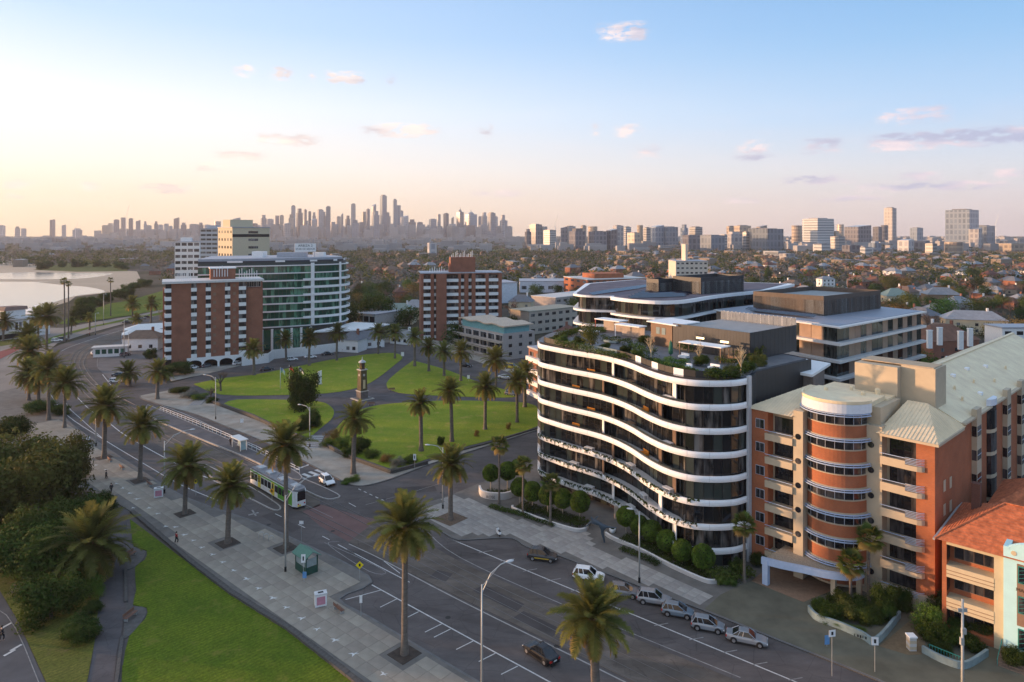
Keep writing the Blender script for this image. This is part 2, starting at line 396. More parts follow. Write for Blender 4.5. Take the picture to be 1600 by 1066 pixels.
PAVE_SLAB = mat('paving_slab', (.25, .22, .18), .88, var=.16, scale=.35, spec=.25, rand=.10)
BLUESTONE = mat('bluestone_slab', (.28, .262, .24), .85, var=.14, scale=.5, spec=.25, rand=.13)
JOINT = mat('paving_joint', (.13, .12, .108), .95, var=.2, scale=.5)
FOOTASPH = mat('footpath_asphalt', (.115, .108, .08), .92, var=.2, scale=.3, spec=.15)
KERB = mat('bluestone_kerb', (.12, .118, .115), .85, var=.2, scale=.8)
PAINT = mat('road_paint', (.46, .45, .43), .6, var=.2, scale=2.5)
PAINT2 = mat('worn_road_paint', (.22, .21, .20), .7, var=.3, scale=1.5)
PATH = worn(mat('park_path', (.085, .078, .08), .92, var=.2, scale=.3, spec=.15), .3, .1)
STEEL = mat('rail_steel', (.13, .12, .115), .5, .6, var=.1)
SOIL = mat('soil', (.052, .040, .032), .95, var=.35, scale=1.2)
SAND = mat('beach_sand', (.36, .28, .20), .95, var=.1, scale=.012)
STONE = mat('bluestone_wall', (.070, .066, .062), .9, var=.35, scale=2.2, bump=.5, bscale=5)
def grass_mat(name, a, b, c):
    m = mat(name, a, .9, var=.15, scale=9, spec=.15)
    t = m.node_tree; L = t.links.new; p = t.nodes['Principled BSDF']
    tc = N(t, 'ShaderNodeTexCoord')
    n1 = N(t, 'ShaderNodeTexNoise'); n1.inputs['Scale'].default_value = .17; n1.inputs['Detail'].default_value = 8; n1.inputs['Roughness'].default_value = .68; L(tc.outputs['Object'], n1.inputs[0])
    n2 = N(t, 'ShaderNodeTexNoise'); n2.inputs['Scale'].default_value = 3.5; n2.inputs['Detail'].default_value = 6; n2.inputs['Roughness'].default_value = .7; L(tc.outputs['Object'], n2.inputs[0])
    mpw = N(t, 'ShaderNodeMapping'); mpw.inputs['Rotation'].default_value = (0, 0, .8); L(tc.outputs['Object'], mpw.inputs[0])
    wv = N(t, 'ShaderNodeTexWave'); wv.inputs['Scale'].default_value = .55; wv.inputs['Distortion'].default_value = 6; wv.inputs['Detail'].default_value = 3; wv.inputs['Detail Scale'].default_value = .6; L(mpw.outputs[0], wv.inputs[0])
    r1 = N(t, 'ShaderNodeMapRange'); L(n1.outputs[0], r1.inputs[0]); r1.inputs[1].default_value = .40; r1.inputs[2].default_value = .60
    r2 = N(t, 'ShaderNodeMapRange'); L(n2.outputs[0], r2.inputs[0]); r2.inputs[1].default_value = .3; r2.inputs[2].default_value = .7; r2.inputs[3].default_value = .55; r2.inputs[4].default_value = 1.42
    c1 = mixc(t, r1.outputs[0], a, b)
    c2 = mixc(t, math_node(t, 'MULTIPLY', wv.outputs['Fac'], .6), c1, c)
    g = N(t, 'ShaderNodeCombineColor'); [L(r2.outputs[0], g.inputs[i]) for i in range(3)]
    L(mixc(t, 1.0, c2, g.outputs[0], 'MULTIPLY'), p.inputs['Base Color'])
    n3 = N(t, 'ShaderNodeTexNoise'); n3.inputs['Scale'].default_value = .28; n3.inputs['Detail'].default_value = 7; n3.inputs['Roughness'].default_value = .7; L(tc.outputs['Object'], n3.inputs[0])
    r3 = N(t, 'ShaderNodeMapRange', interpolation_type='SMOOTHSTEP'); L(n3.outputs[0], r3.inputs[0]); r3.inputs[1].default_value = .53; r3.inputs[2].default_value = .70
    L(mixc(t, math_node(t, 'MULTIPLY', r3.outputs[0], .8), p.inputs['Base Color'].links[0].from_socket, (b[0] * 1.35, b[1] * .98, b[2] * 2.6)), p.inputs['Base Color'])
    bp = N(t, 'ShaderNodeBump'); bp.inputs['Strength'].default_value = .6; bp.inputs['Distance'].default_value = .12; L(n2.outputs[0], bp.inputs['Height']); L(bp.outputs[0], p.inputs['Normal'])
    return m
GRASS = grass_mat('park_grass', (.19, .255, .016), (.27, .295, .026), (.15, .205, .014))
GRASS2 = grass_mat('muted_grass', (.085, .135, .008), (.135, .175, .012), (.068, .11, .007))  # darker, more muted green for the front lawn and foreshore
GRASS3 = grass_mat('dull_grass', (.10, .115, .02), (.14, .14, .03), (.08, .095, .018))
def ground_mat():
    m = mat('suburb_ground', (.085, .075, .055), .95, var=.4, scale=.02, spec=.1, col2=(.13, .115, .10))
    t = m.node_tree; L = t.links.new; p = t.nodes['Principled BSDF']; tc = N(t, 'ShaderNodeTexCoord')
    n1 = N(t, 'ShaderNodeTexNoise'); n1.inputs['Scale'].default_value = .009; n1.inputs['Detail'].default_value = 8; n1.inputs['Roughness'].default_value = .65; L(tc.outputs['Object'], n1.inputs[0])
    rp = N(t, 'ShaderNodeValToRGB'); L(n1.outputs[0], rp.inputs[0])
    e = rp.color_ramp.elements; e[0].position = .34; e[0].color = (.030, .032, .020, 1); e[1].position = .68; e[1].color = (.17, .15, .13, 1)
    for q, c in ((.45, (.055, .05, .03)), (.52, (.085, .075, .055)), (.6, (.07, .06, .055))): k = e.new(q); k.color = (*c, 1)
    L(rp.outputs[0], p.inputs['Base Color']); return m
def water_mat():
    m = mat('sea_water', (.09, .12, .15), .12, var=.1, scale=.01, spec=.7)
    t = m.node_tree; L = t.links.new; p = t.nodes['Principled BSDF']; tc = N(t, 'ShaderNodeTexCoord')
    mp = N(t, 'ShaderNodeMapping'); mp.inputs['Scale'].default_value = (.25, .6, 1); L(tc.outputs['Object'], mp.inputs[0])
    n1 = N(t, 'ShaderNodeTexNoise'); n1.inputs['Scale'].default_value = 1.; n1.inputs['Detail'].default_value = 6; L(mp.outputs[0], n1.inputs[0])
    b = N(t, 'ShaderNodeBump'); b.inputs['Strength'].default_value = .12; b.inputs['Distance'].default_value = .3; L(n1.outputs[0], b.inputs['Height']); L(b.outputs[0], p.inputs['Normal'])
    return m
# ------------------------------------------------------------------ ground sheets
struct(sheet('ground', [(-6400, -150), (6400, -150), (6400, 6900), (-6400, 6900)], -.30, ground_mat()))
BEACH = [(-900, 396), (-300, 397), (0, 399), (40, 403), (36, 410), (120, 418), (214, 424), (219, 434), (218, 440), (177, 456), (118, 463), (108, 471), (94, 475), (0, 502), (-300, 502), (-900, 502)]
struct(sheet('beach', GP(BEACH), -.22, SAND))
WATER = water_mat()
struct(sheet('bay_water', GP(smooth_line([(-900, 441), (0, 440), (59, 441.5), (101, 445.5), (135, 448), (160, 453), (162, 457), (145, 458.8), (125, 461), (108, 464.5), (88, 471), (40, 486), (0, 495), (-300, 496), (-900, 496)], 3)), -.16, WATER))
struct(sheet('lagoon_water', GP([(-900, 426.5), (0, 426.5), (40, 425.2), (90, 426.2), (150, 426.6), (178, 427), (170, 429.5), (158, 431.5), (140, 434), (118, 435.6), (60, 436.5), (0, 436.2), (-900, 436.5)]), -.16, WATER))
struct(sheet('far_water', GP(smooth_line([(-900, 403), (0, 403.6), (17, 405), (17, 408), (0, 414), (-900, 414)], 3)), -.16, WATER))
struct(sheet('spit_grass', GP([(52, 421.5), (75, 417), (95, 412), (150, 408), (190, 410), (200, 423.6), (120, 424.6)]), -.12, GRASS3))
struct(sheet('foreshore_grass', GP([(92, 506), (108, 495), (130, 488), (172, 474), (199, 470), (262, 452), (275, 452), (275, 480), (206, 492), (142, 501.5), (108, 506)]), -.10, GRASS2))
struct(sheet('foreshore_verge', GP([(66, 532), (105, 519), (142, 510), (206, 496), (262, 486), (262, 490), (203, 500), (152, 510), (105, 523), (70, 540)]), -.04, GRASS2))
struct(sheet('beach_lawn', GP([(-160, 530), (10, 524), (24, 529), (24, 537), (0, 541), (-160, 560)]), -.10, GRASS3))
struct(sheet('promenade_path', GP([(-400, 720), (-400, 480), (0, 503), (60, 512), (100, 512), (142, 504), (206, 493.5), (262, 482), (280, 482), (280, 495), (203, 503), (140, 520), (90, 536), (60, 560), (64, 600), (70, 640), (-100, 760)]), -.13, mat('sandy_path', (.20, .175, .155), .95, var=.15, scale=.1)))
for k, pts in enumerate([[(760, 392), (800, 386), (880, 385), (872, 390), (830, 395), (780, 397)], [(165, 407), (190, 402), (225, 401), (240, 405), (200, 409)]]):
    struct(sheet('parkland_grass', GP(pts), -.2, GRASS3))
NEAR = [(-700, 1500), (2300, 1500), (2300, 800), (1700, 640), (1180, 545), (850, 535), (640, 527), (470, 546), (330, 582), (262, 600), (200, 560), (262, 494), (268, 489), (245, 493), (210, 505), (177, 514), (142, 525), (96, 538), (76, 546), (60, 560), (64, 600), (76, 640), (-150, 780)]
struct(sheet('road', GP(NEAR), 0, ASPH))
struct(sheet('station_forecourt', GP([(152, 575), (160, 545), (205, 520), (262, 495), (275, 500), (275, 560), (230, 590), (180, 600)]), .004, mat('forecourt_asphalt', (.10, .098, .10), .9, var=.2, scale=.2)))

# raised pavements with bluestone kerbs
def pavement(name, kerb, back, m, z=.14, kw=.30):
    K = GP(smooth_line(kerb, 3)); B = GP(back)
    o = struct(slab(name, K + B, -.02, z, m))
    mb = MB(); mb.wall([(p.x, p.y) for p in K], -.02, z + .006, kw)
    mb.build('kerb', KERB, o)
    return o
KERB_W = [(64, 596), (73, 618), (86, 637), (107, 660), (131, 679), (155, 694), (188, 716), (225, 740), (263, 765), (300, 783), (360, 804), (400, 818), (452, 841), (497, 862), (543, 884), (579, 911), (528, 937), (575, 966), (623, 995), (742, 1066), (870, 1142), (1060, 1260), (1200, 1400)]
WALL_E = [(206, 801), (244, 833), (300, 881), (360, 927), (452, 985), (553, 1064), (640, 1130), (800, 1260)]
prom = pavement('promenade', KERB_W, list(reversed(WALL_E)) + [(170, 780), (60, 740), (-60, 700), (-100, 640)], JOINT)
KERB_P = [(218, 619), (222, 624), (253, 634), (304, 648), (352, 667), (400, 686), (450, 709), (490, 730), (525, 748), (540, 756), (556, 760), (576, 759), (612, 749), (670, 727), (717, 712), (780, 692), (845, 671), (845, 668)]
park_pave = pavement('park_footpath', KERB_P, [(838, 664), (717, 700), (612, 738), (507, 695), (432, 669), (320, 627), (268, 610)], PAVE)
KERB_B = [(648, 798), (655, 812), (669, 821), (693, 834), (716, 845), (760, 843), (801, 843), (823, 856), (876, 871), (1000, 918), (1095, 954), (1220, 1004), (1330, 1048), (1450, 1098), (1600, 1160), (1800, 1250)]
bld_pave = pavement('building_footpath', KERB_B, [(2300, 1250), (2300, 760), (1650, 640), (1180, 560), (900, 600), (845, 690), (845, 716), (760, 752), (700, 776), (664, 788)], JOINT)
struct(slab('east_footpath', GP([(1101, 953), (1126, 931), (1180, 905), (1460, 960), (1700, 1060), (1800, 1240), (1600, 1157), (1450, 1095), (1330, 1045), (1220, 1001)]), .05, .165, FOOTASPH))
loop_pave = struct(slab('loop_footpath', GP([(268, 596), (330, 583), (420, 560), (490, 548), (560, 540), (640, 532), (680, 543), (760, 570), (840, 598), (850, 590), (780, 560), (700, 536), (640, 524), (560, 534), (400, 556), (300, 578), (262, 588)]), -.02, .12, PAVE))

# paving slabs laid one by one
def lay_slabs(parent, poly_px, origin_px, ang, sx, sy, z, m, limit, avoid=None, gap=.03):
    poly = GP(poly_px); o = G(*origin_px); u = Vector((math.cos(ang), math.sin(ang), 0)); v = Vector((-u.y, u.x, 0))
    cells = []
    span = 130
    for i in range(-int(span / sx), int(span / sx)):
        for j in range(-int(span / sy), int(span / sy)):
            q = o + u * (i * sx) + v * (j * sy)
            cs = [q, q + u * sx, q + u * sx + v * sy, q + v * sy]
            if all(inside(c, poly) for c in cs) and not (avoid and any(inside(q + u * sx / 2 + v * sy / 2, a) for a in avoid)):
                cells.append(q + u * sx / 2 + v * sy / 2)
    cells.sort(key=lambda c: c.y)
    me = MB().box(-sx / 2 + gap / 2, sx / 2 - gap / 2, -sy / 2 + gap / 2, sy / 2 - gap / 2, -.02, .02).mesh('paving_slab', m)
    for c in cells[:limit]:
        put('paving_slab', me, parent, (c.x, c.y, z + .012 + rng.uniform(0, .006)), (0, 0, ang))
    mb = MB()
    for c in cells[limit:]:
        zz = z + .012
        a, b = u * (sx / 2 - gap / 2), v * (sy / 2 - gap / 2)
        mb.add([(c - a - b) + Vector((0, 0, zz)), (c + a - b) + Vector((0, 0, zz)), (c + a + b) + Vector((0, 0, zz)), (c - a + b) + Vector((0, 0, zz))], [(0, 1, 2, 3)])
    if cells[limit:]:
        tag(mb.build('far_paving', m, parent), kind='stuff')
ROAD_ANG = math.atan2(-28.7, 32.8)
PROM_POLY = [(78, 640), (107, 662), (155, 697), (188, 719), (225, 743), (263, 769), (300, 787), (360, 807), (400, 821), (452, 844), (497, 866), (543, 888), (572, 911), (521, 937), (575, 970), (618, 997), (738, 1068), (860, 1142), (960, 1205), (740, 1205), (556, 1062), (455, 983), (363, 925), (247, 831), (212, 801), (165, 775), (60, 735), (-60, 695), (-60, 650)]
PALM_PITS = [(163, 716), (219, 752), (289, 804), (356, 850), (447, 858), (632, 1024), (931, 1125)]
def pit_poly(p, s): c = G(*p); u = Vector((math.cos(ROAD_ANG), math.sin(ROAD_ANG), 0)); v = Vector((-u.y, u.x, 0)); return [c - u * s - v * s, c + u * s - v * s, c + u * s + v * s, c - u * s + v * s]
lay_slabs(prom, PROM_POLY, (460, 960), ROAD_ANG, 2.2, 1.75, .14, PAVE_SLAB, 300, [pit_poly(p, 1.5) for p in PALM_PITS])
FRONT_ANG = math.atan2(-.742, .67)
B_POLY = [(655, 800), (669, 818), (716, 842), (801, 839), (823, 852), (876, 867), (1000, 914), (1101, 952), (1124, 931), (1060, 902), (940, 858), (930, 830), (900, 826), (860, 822), (800, 808), (733, 778), (709, 774), (664, 790)]
lay_slabs(bld_pave, B_POLY, (870, 850), FRONT_ANG, 1.5, 1.1, .14, BLUESTONE, 300)
for p in PALM_PITS:
    struct(slab('tree_pit', pit_poly(p, 1.45), .10, .185, SOIL))
struct(slab('tree_pit', pit_poly((704, 812), 2.2), .10, .185, mat('bark_mulch', (.12, .085, .06), .95, var=.3, scale=3)))

# park
park_base = struct(slab('park_path', GP([(300, 606), (345, 590), (400, 584), (455, 573), (525, 559), (575, 552), (617, 550), (640, 553), (655, 563), (704, 579), (739, 593), (800, 612), (842, 630), (842, 668), (717, 706), (665, 724), (612, 738), (540, 713), (507, 695), (490, 690), (432, 669), (395, 650), (320, 625)]), -.02, .16, PATH))
LAWNS = [('lawn', [(303, 601), (345, 592.5), (400, 586), (455, 575.5), (525, 561.5), (575, 554.5), (615, 552.5), (629, 559), (618, 570), (587, 594), (560, 606.5), (512, 615.5), (430, 618.5), (345, 617.5)]),
         ('lawn', [(347, 634), (370, 625.5), (450, 626), (500, 629), (516, 636), (522, 645), (517, 657), (500, 671), (484, 684), (470, 682), (432, 667), (395, 649)]),
         ('lawn', [(604, 600), (612, 590), (641, 567.5), (652, 566), (704, 581), (739, 595), (785, 609), (803, 616), (800, 622), (740, 621.5), (640, 617), (612, 611), (605, 606)]),
         ('lawn', [(510, 690), (530, 665), (552, 647), (575, 638), (610, 632), (700, 627), (806, 629.5), (830, 633), (840, 640), (840, 667), (763, 690), (717, 702), (664, 720), (612, 735), (545, 712)])]
for nme, pts in LAWNS:
    struct(slab(nme, GP(smooth_line(pts + [pts[0]], 3)[:-1]), .10, .24, GRASS))
def stone_wall(name, label, pts, h, t=.5, block=1.1):
    """dry bluestone wall laid block by block"""
    P = GP(pts); c = P[0]
    th = thing(name, label, 'wall', (c.x, c.y, 0))
    me = [MB().box(-.49 * block, .49 * block, -t / 2 * k, t / 2 * k, 0, 1).mesh('stone', STONE) for k in (1, .94, 1.05)]
    rows = max(1, round(h / .45)); n = 0; joint = MB()
    for a, b in zip(P[:-1], P[1:]):
        dd = b - a; Ln = dd.length; dd.normalize(); k = max(1, int(Ln / block)); ang = math.atan2(dd.y, dd.x)
        joint.wall([((a - c).x, (a - c).y), ((b - c).x, (b - c).y)], 0, h - .03, t * .35)
        for r_ in range(rows):
            for i in range(k):
                if n >= 300: break
                q = a + dd * (Ln * (i + .5) / k) - c; n += 1
                put('stone', me[n % 3], th, (q.x, q.y, r_ * h / rows), (0, 0, ang), (Ln / k / block, 1, h / rows - .03 + rng.uniform(-.015, .02)))
    joint.build('mortar_core', STONE, th)
    return th
stone_wall('garden_wall', 'low dark bluestone wall between the park lawn and the road footpath', [(322, 627), (395, 653), (432, 671), (478, 690)], 1.0)
stone_wall('garden_wall', 'low stone wall holding the shrub bed beside the street corner', [(507, 697), (540, 715), (612, 741), (668, 726)], .9)
stone_wall('lawn_wall', 'long dark bluestone retaining wall edging the front lawn along the promenade', [(206, 801), (244, 833), (300, 881), (360, 927), (452, 985), (553, 1064), (640, 1130)], .45, .7)
stone_wall('garden_wall', 'low kerb wall along the cross street edge of the park', [(717, 706), (763, 694), (842, 670)], .5)
# front lawns, winding path
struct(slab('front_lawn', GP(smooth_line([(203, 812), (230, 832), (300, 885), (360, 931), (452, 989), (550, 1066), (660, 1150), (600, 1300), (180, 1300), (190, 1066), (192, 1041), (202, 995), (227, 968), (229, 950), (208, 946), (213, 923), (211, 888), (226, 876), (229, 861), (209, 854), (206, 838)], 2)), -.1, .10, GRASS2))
struct(slab('side_lawn', GP([(-200, 880), (0, 840), (100, 860), (165, 880), (156, 927), (148, 1003), (136, 1066), (120, 1200), (160, 1300), (72, 1066), (28, 970), (0, 923), (-200, 860)]), -.1, .08, GRASS3))
struct(slab('garden_path', GP(smooth_line([(180, 790), (206, 801), (199, 815), (195, 873), (197, 942), (188, 995), (178, 1066), (172, 1300), (100, 1300), (137, 1066), (148, 1003), (156, 927), (166, 873), (172, 830)], 2)), -.1, .04, PATH))
struct(slab('cycle_path', GP([(-300, 860), (0, 925), (28, 972), (70, 1066), (130, 1300), (-300, 1300)]), -.1, .06, mat('cycle_path_asphalt', (.07, .07, .075), .9, var=.2, scale=.4)))
struct(slab('garden_bed', GP([(-250, 860), (-250, 640), (40, 690), (110, 712), (125, 745), (180, 786), (176, 830), (165, 876), (110, 905), (50, 890), (0, 870)]), -.1, .09, SOIL))
struct(slab('bench_bay', GP(smooth_line([(197, 845), (209, 856), (227, 862), (223, 876), (210, 887), (197, 892)], 3)), .0, .115, mat('bay_paving', (.085, .08, .075), .9, var=.25, scale=1.5)))
struct(slab('bench_bay', GP(smooth_line([(197, 942), (208, 948), (227, 951), (226, 966), (204, 993), (192, 1000)], 3)), .0, .115, MATS['bay_paving']))
stone_wall('path_edging', 'row of rough edging stones along the dark winding garden path', [(196, 890), (197, 942)], .3, .4, .7)
stone_wall('path_edging', 'rough edging stones at the bottom end of the winding garden path', [(191, 998), (182, 1066), (178, 1110)], .3, .4, .7)

# tram reserve, rails, islands
struct(slab('tram_reserve', GP([(545, 848), (720, 935), (985, 1064), (1160, 1150), (1380, 1250), (1560, 1250), (1157, 1066), (892, 957), (720, 879), (664, 847), (590, 812)]), -.02, .05, RESERVE))
struct(sheet('red_paving', GP([(473, 799), (500, 788), (560, 806), (590, 812), (545, 847), (500, 822)]), .006, REDASPH))
struct(sheet('upper_tram_bed', GP([(120, 612), (155, 602), (210, 640), (300, 682), (400, 730), (500, 776), (500, 790), (470, 800), (430, 782), (350, 742), (255, 700), (170, 655), (138, 632)]), .006, RESERVE))
struct(sheet('curve_tram_bed', GP([(120, 612), (104, 575), (108, 556), (128, 541), (170, 523), (262, 493), (270, 500), (185, 533), (148, 549), (136, 562), (138, 577), (155, 602)]), .006, RESERVE))
TRACK_W = [(1400, 1270), (1075, 1100), (720, 917), (560, 839), (470, 794), (400, 754), (300, 704), (220, 663), (160, 632), (128, 604), (114, 575), (116, 558), (130, 544), (170, 526), (215, 510), (265, 495)]
TRACK_E = [(1480, 1270), (1150, 1100), (720, 894), (600, 829), (520, 788), (430, 745), (340, 700), (250, 655), (185, 622), (148, 600), (129, 575), (129, 562), (142, 547), (180, 530), (222, 514), (268, 499)]
for tr in (TRACK_W, TRACK_E):
    P = smooth_line([(G(*p).x, G(*p).y) for p in tr], 6)
    for s in (-1, 1):
        off = []
        for i, p in enumerate(P):
            dd = (P[min(i + 1, len(P) - 1)] - P[max(i - 1, 0)]).normalized(); off.append(p + Vector((-dd.y, dd.x, 0)) * .72 * s)
        mb = MB(); mb.wall([(p.x, p.y) for p in off], 0, .068, .10); struct(mb.build('tram_rail', STEEL))
def island(name, pts, z, m):
    P = GP(smooth_line(pts + [pts[0]], 3)[:-1]); o = struct(slab(name, P, -.02, z, m))
    mb = MB(); mb.wall([(p.x, p.y) for p in P], -.02, z + .01, .25, closed=True); mb.build('kerb', mat('pale_kerb', (.30, .28, .26), .85, var=.2, scale=1), o); return o
ISLAND = mat('island_asphalt', (.075, .066, .064), .9, var=.2, scale=.4)
island('traffic_island', [(320, 727), (390, 762), (428, 786), (437, 795), (428, 797), (395, 781), (330, 745)], .16, ISLAND)
island('traffic_island', [(455, 748), (475, 750), (526, 773), (524, 779), (506, 779), (470, 762)], .16, ISLAND)
plat = island('tram_platform', [(230, 634), (300, 664), (400, 708), (466, 742), (458, 750), (390, 718), (300, 681), (236, 652)], .30, mat('platform_paving', (.085, .082, .086), .9, var=.2, scale=.4))
# painted markings
def line(pts, wd, m=PAINT, dash=None, z=.0105): return struct(ribbon('road_marking', GP(smooth_line(pts, 4)), wd, z, m, None, dash))
line([(71, 597), (80, 618), (106, 650), (159, 685), (217, 720), (281, 757), (340, 782)], .18)
line([(98, 612), (106, 635), (128, 656), (150, 676), (165, 690)], .15)
line([(107, 592), (111, 609), (139, 639), (169, 660), (197, 681), (255, 714), (300, 736), (380, 772), (414, 790)], .22)
line([(148, 600), (172, 609), (185, 620)], .12); line([(160, 585), (175, 604)], .2)
line([(253, 634), (300, 652), (400, 700), (430, 716)], .15)
line([(262, 655), (290, 664), (340, 686)], .12)
line([(545, 850), (600, 876), (720, 939), (985, 1070), (1150, 1153)], .2, mat('pale_kerb', (.30, .26, .22), .85, var=.25, scale=1))
line([(528, 851), (590, 884), (640, 910)], .15); line([(600, 877), (625, 896)], .12)
line([(666, 829), (720, 872), (892, 950), (1157, 1059)], .15, PAINT2)
line([(581, 914), (625, 938), (760, 1012), (861, 1067), (1010, 1150)], .18)
line([(716, 847), (720, 849), (1000, 965), (1220, 1056), (1320, 1098), (1500, 1175)], .18)
for (x, y) in [(756, 861), (790, 874), (825, 890), (862, 905), (900, 921), (1030, 975), (1085, 997), (1138, 1017), (1185, 1036), (1240, 1060)]:
    line([(x - 8, y + 3), (x + 14, y - 1)], .14, PAINT2)
for (x, y) in [(616, 936), (650, 956), (686, 975), (700, 983), (735, 1002), (770, 1021), (805, 1041)]:
    line([(x + 4, y + 0), (x - 22, y + 13)], .14)
line([(540, 937), (596, 922)], .14)
line([(414, 757), (430, 764), (480, 790), (520, 809)], .1, PAINT2)
line([(560, 764), (590, 778), (600, 782)], .18, PAINT, (.9, 1.0)); line([(530, 846), (514, 852), (577, 893), (603, 894), (562, 872), (507, 848)], .1, PAINT2)
line([(430, 803), (500, 836), (560, 868)], .15, PAINT, (2, 5)); line([(545, 786), (556, 792)], .15); line([(571, 789), (640, 770), (690, 755)], .1, PAINT2)
line([(200, 735), (280, 775), (400, 830)], .14, PAINT2, (2, 6))
line([(96, 549), (110, 542), (142, 531), (177, 520), (215, 508)], .2); line([(152, 573), (153, 560), (163, 548), (190, 535)], .12, PAINT2)
def zebra(p0, p1, n, L, wd):
    a, b = G(*p0), G(*p1); dd = (b - a) / n; u = dd.normalized(); v = Vector((-u.y, u.x, 0))
    for i in range(n):
        q = a + dd * (i + .5); s = u * wd / 2; t = v * L / 2
        struct(sheet('crossing_stripe', [q - s - t, q + s - t, q + s + t, q - s + t], .0115, PAINT))
zebra((464, 748), (505, 735), 4, 3.0, .8)
for (x, y) in [(461, 733), (468, 730), (476, 727), (484, 724)]: line([(x - 5, y + 3), (x + 6, y)], .35)
for (x, y, k) in [(398, 802, 1), (672, 954, 0)]:
    if k: line([(x - 10, y + 3), (x + 6, y - 1)], .45, PAINT2); line([(x - 4, y - 5), (x + 2, y + 4)], .3, PAINT2)
for (y, x) in [(978, 8), (1012, 24), (1020, 14)]:
    line([(x - 8, y + 6), (x + 10, y - 4)], .35, PAINT, None, .075)
line([(-60, 940), (10, 962), (60, 1066), (90, 1150)], .1, PAINT2, None, .075)
# stairs up into the park (striped treads)
STEP = mat('step_stone', (.17, .165, .16), .9, var=.15, scale=2); STEP_E = mat('step_white_edge', (.55, .55, .54), .8, var=.2, scale=3)
def stairs(label, p0, p1, wd, n):
    a, b = G(*p0), G(*p1); dd = b - a; th = thing('park_steps', label, 'steps', a, math.atan2(dd.y, dd.x)); tread = dd.length / n
    for i in range(n):
        s = bx('step', STEP, th, i * tread, (i + 1) * tread, -wd / 2, wd / 2, .02, .20 + .03 * i)
        bx('step_edge', STEP_E, s, -.5 * tread + .01, -.5 * tread + .16, -wd / 2 + .05, wd / 2 - .05, (.18 + .03 * i) / 2 + .003, (.18 + .03 * i) / 2 + .02)
stairs('white striped steps from the footpath into the park beside the lamp post', (487, 701), (497, 682), 3.2, 6)
stairs('white striped steps at the far left entrance to the park', (304, 634), (316, 624), 3.2, 6)
# white bird inlays along the promenade
BIRD = mat('white_inlay', (.50, .50, .48), .8, var=.15, scale=3)
def bird_mesh():
    mb = MB(); z = .0
    mb.add([(-.55, .0, z), (-.1, .16, z), (.05, .05, z), (-.1, -.05, z)], [(0, 3, 2, 1)]); mb.add([(.05, .05, z), (.45, .35, z), (.25, .05, z), (.6, .02, z), (.2, -.08, z)], [(0, 4, 2, 1), (2, 4, 3)])
    mb.add([(-.1, -.05, z), (.05, .05, z), (.2, -.08, z), (-.02, -.5, z)], [(0, 3, 2, 1)])
    return mb.mesh('bird_inlay', BIRD)
bme = bird_mesh()
for (x, y) in [(124, 716), (138, 722), (150, 728), (165, 735), (131, 738), (182, 757), (192, 764), (203, 772), (214, 781), (208, 795), (233, 795), (246, 804), (259, 824), (274, 825), (288, 837), (302, 846), (315, 857), (332, 868), (348, 880), (365, 893), (385, 906), (404, 921), (426, 936), (447, 951), (471, 968), (495, 985), (523, 1002), (552, 1024), (599, 1055), (640, 1080)]:
    p = G(x, y); put('bird_inlay', bme, prom, (p.x, p.y, .186), (0, 0, rng.uniform(-.5, .5) - .3), rng.uniform(.95, 1.25))

IRON = mat('cast_iron', (.03, .028, .027), .7, .3)
for (x, y) in [(520, 830), (640, 862), (770, 905), (700, 965), (420, 820), (600, 780), (690, 770), (250, 690), (870, 1010), (960, 990), (560, 905), (320, 812)]:
    struct(MB().lathe([(.36, .0), (.36, .014)], 16).build('manhole_cover', IRON, None, False, G(x, y)))
for (x, y, a, b, r) in [(610, 850, 2.6, 1.2, .2), (780, 935, 4, 1.1, 0), (520, 800, 3, 1.5, .1), (690, 900, 1.4, 1.2, .3), (840, 975, 3.2, 1.0, 0), (300, 720, 3, 1.2, 0), (650, 765, 4, 1.6, .9), (440, 816, 5, 1.0, 0)]:
    c = G(x, y); u = Vector((math.cos(ROAD_ANG + r), math.sin(ROAD_ANG + r), 0)); v = Vector((-u.y, u.x, 0)); struct(sheet('road_patch', [c - u * a - v * b, c + u * a - v * b, c + u * a * .9 + v * b, c - u * a + v * b], .054 if (x, y) in ((610, 850), (780, 935), (690, 900), (840, 975)) else .0045, ASPH2))
struct(sheet('red_path', GP([(-120, 575), (0, 549), (34, 538), (36, 543), (0, 561), (-120, 592)]), -.06, mat('red_path', (.20, .045, .045), .9, var=.15, scale=.5)))
# ------------------------------------------------------------------ vegetation
def leaf_mat(name, c, c2, rand=.25, tr=.25):
    c, c2 = tuple(v * 1.25 for v in c), tuple(v * 1.3 for v in c2)
    return mat(name, c, .65, var=.35, scale=.9, col2=c2, rand=rand, spec=.06, translucent=tr)
LEAF_PALM = leaf_mat('palm_leaf', (.055, .066, .017), (.105, .102, .026), .25, .35)
LEAF_PALM_OLD = leaf_mat('old_palm_leaf', (.15, .115, .036), (.21, .15, .05), .2, .3)
LEAF_DARK = leaf_mat('dark_leaf', (.018, .033, .007), (.040, .058, .012))
LEAF_MID = leaf_mat('mid_leaf', (.032, .052, .010), (.062, .080, .018))
LEAF_OLIVE = leaf_mat('olive_leaf', (.045, .055, .014), (.085, .085, .022))
LEAF_GREEN = leaf_mat('bright_leaf', (.040, .075, .012), (.075, .115, .022))
LEAF_BOX = leaf_mat('clipped_leaf', (.030, .056, .008), (.058, .092, .014), .12)
LEAF_GREY = leaf_mat('grey_leaf', (.075, .085, .075), (.115, .125, .11))
TWIG = leaf_mat('bare_twig', (.085, .062, .048), (.125, .095, .075), .22, 0)
AUTUMN = leaf_mat('autumn_leaf', (.105, .070, .025), (.155, .105, .035), .25)
BARK = mat('bark', (.095, .075, .06), .95, var=.3, scale=3, bump=.6, bscale=8)
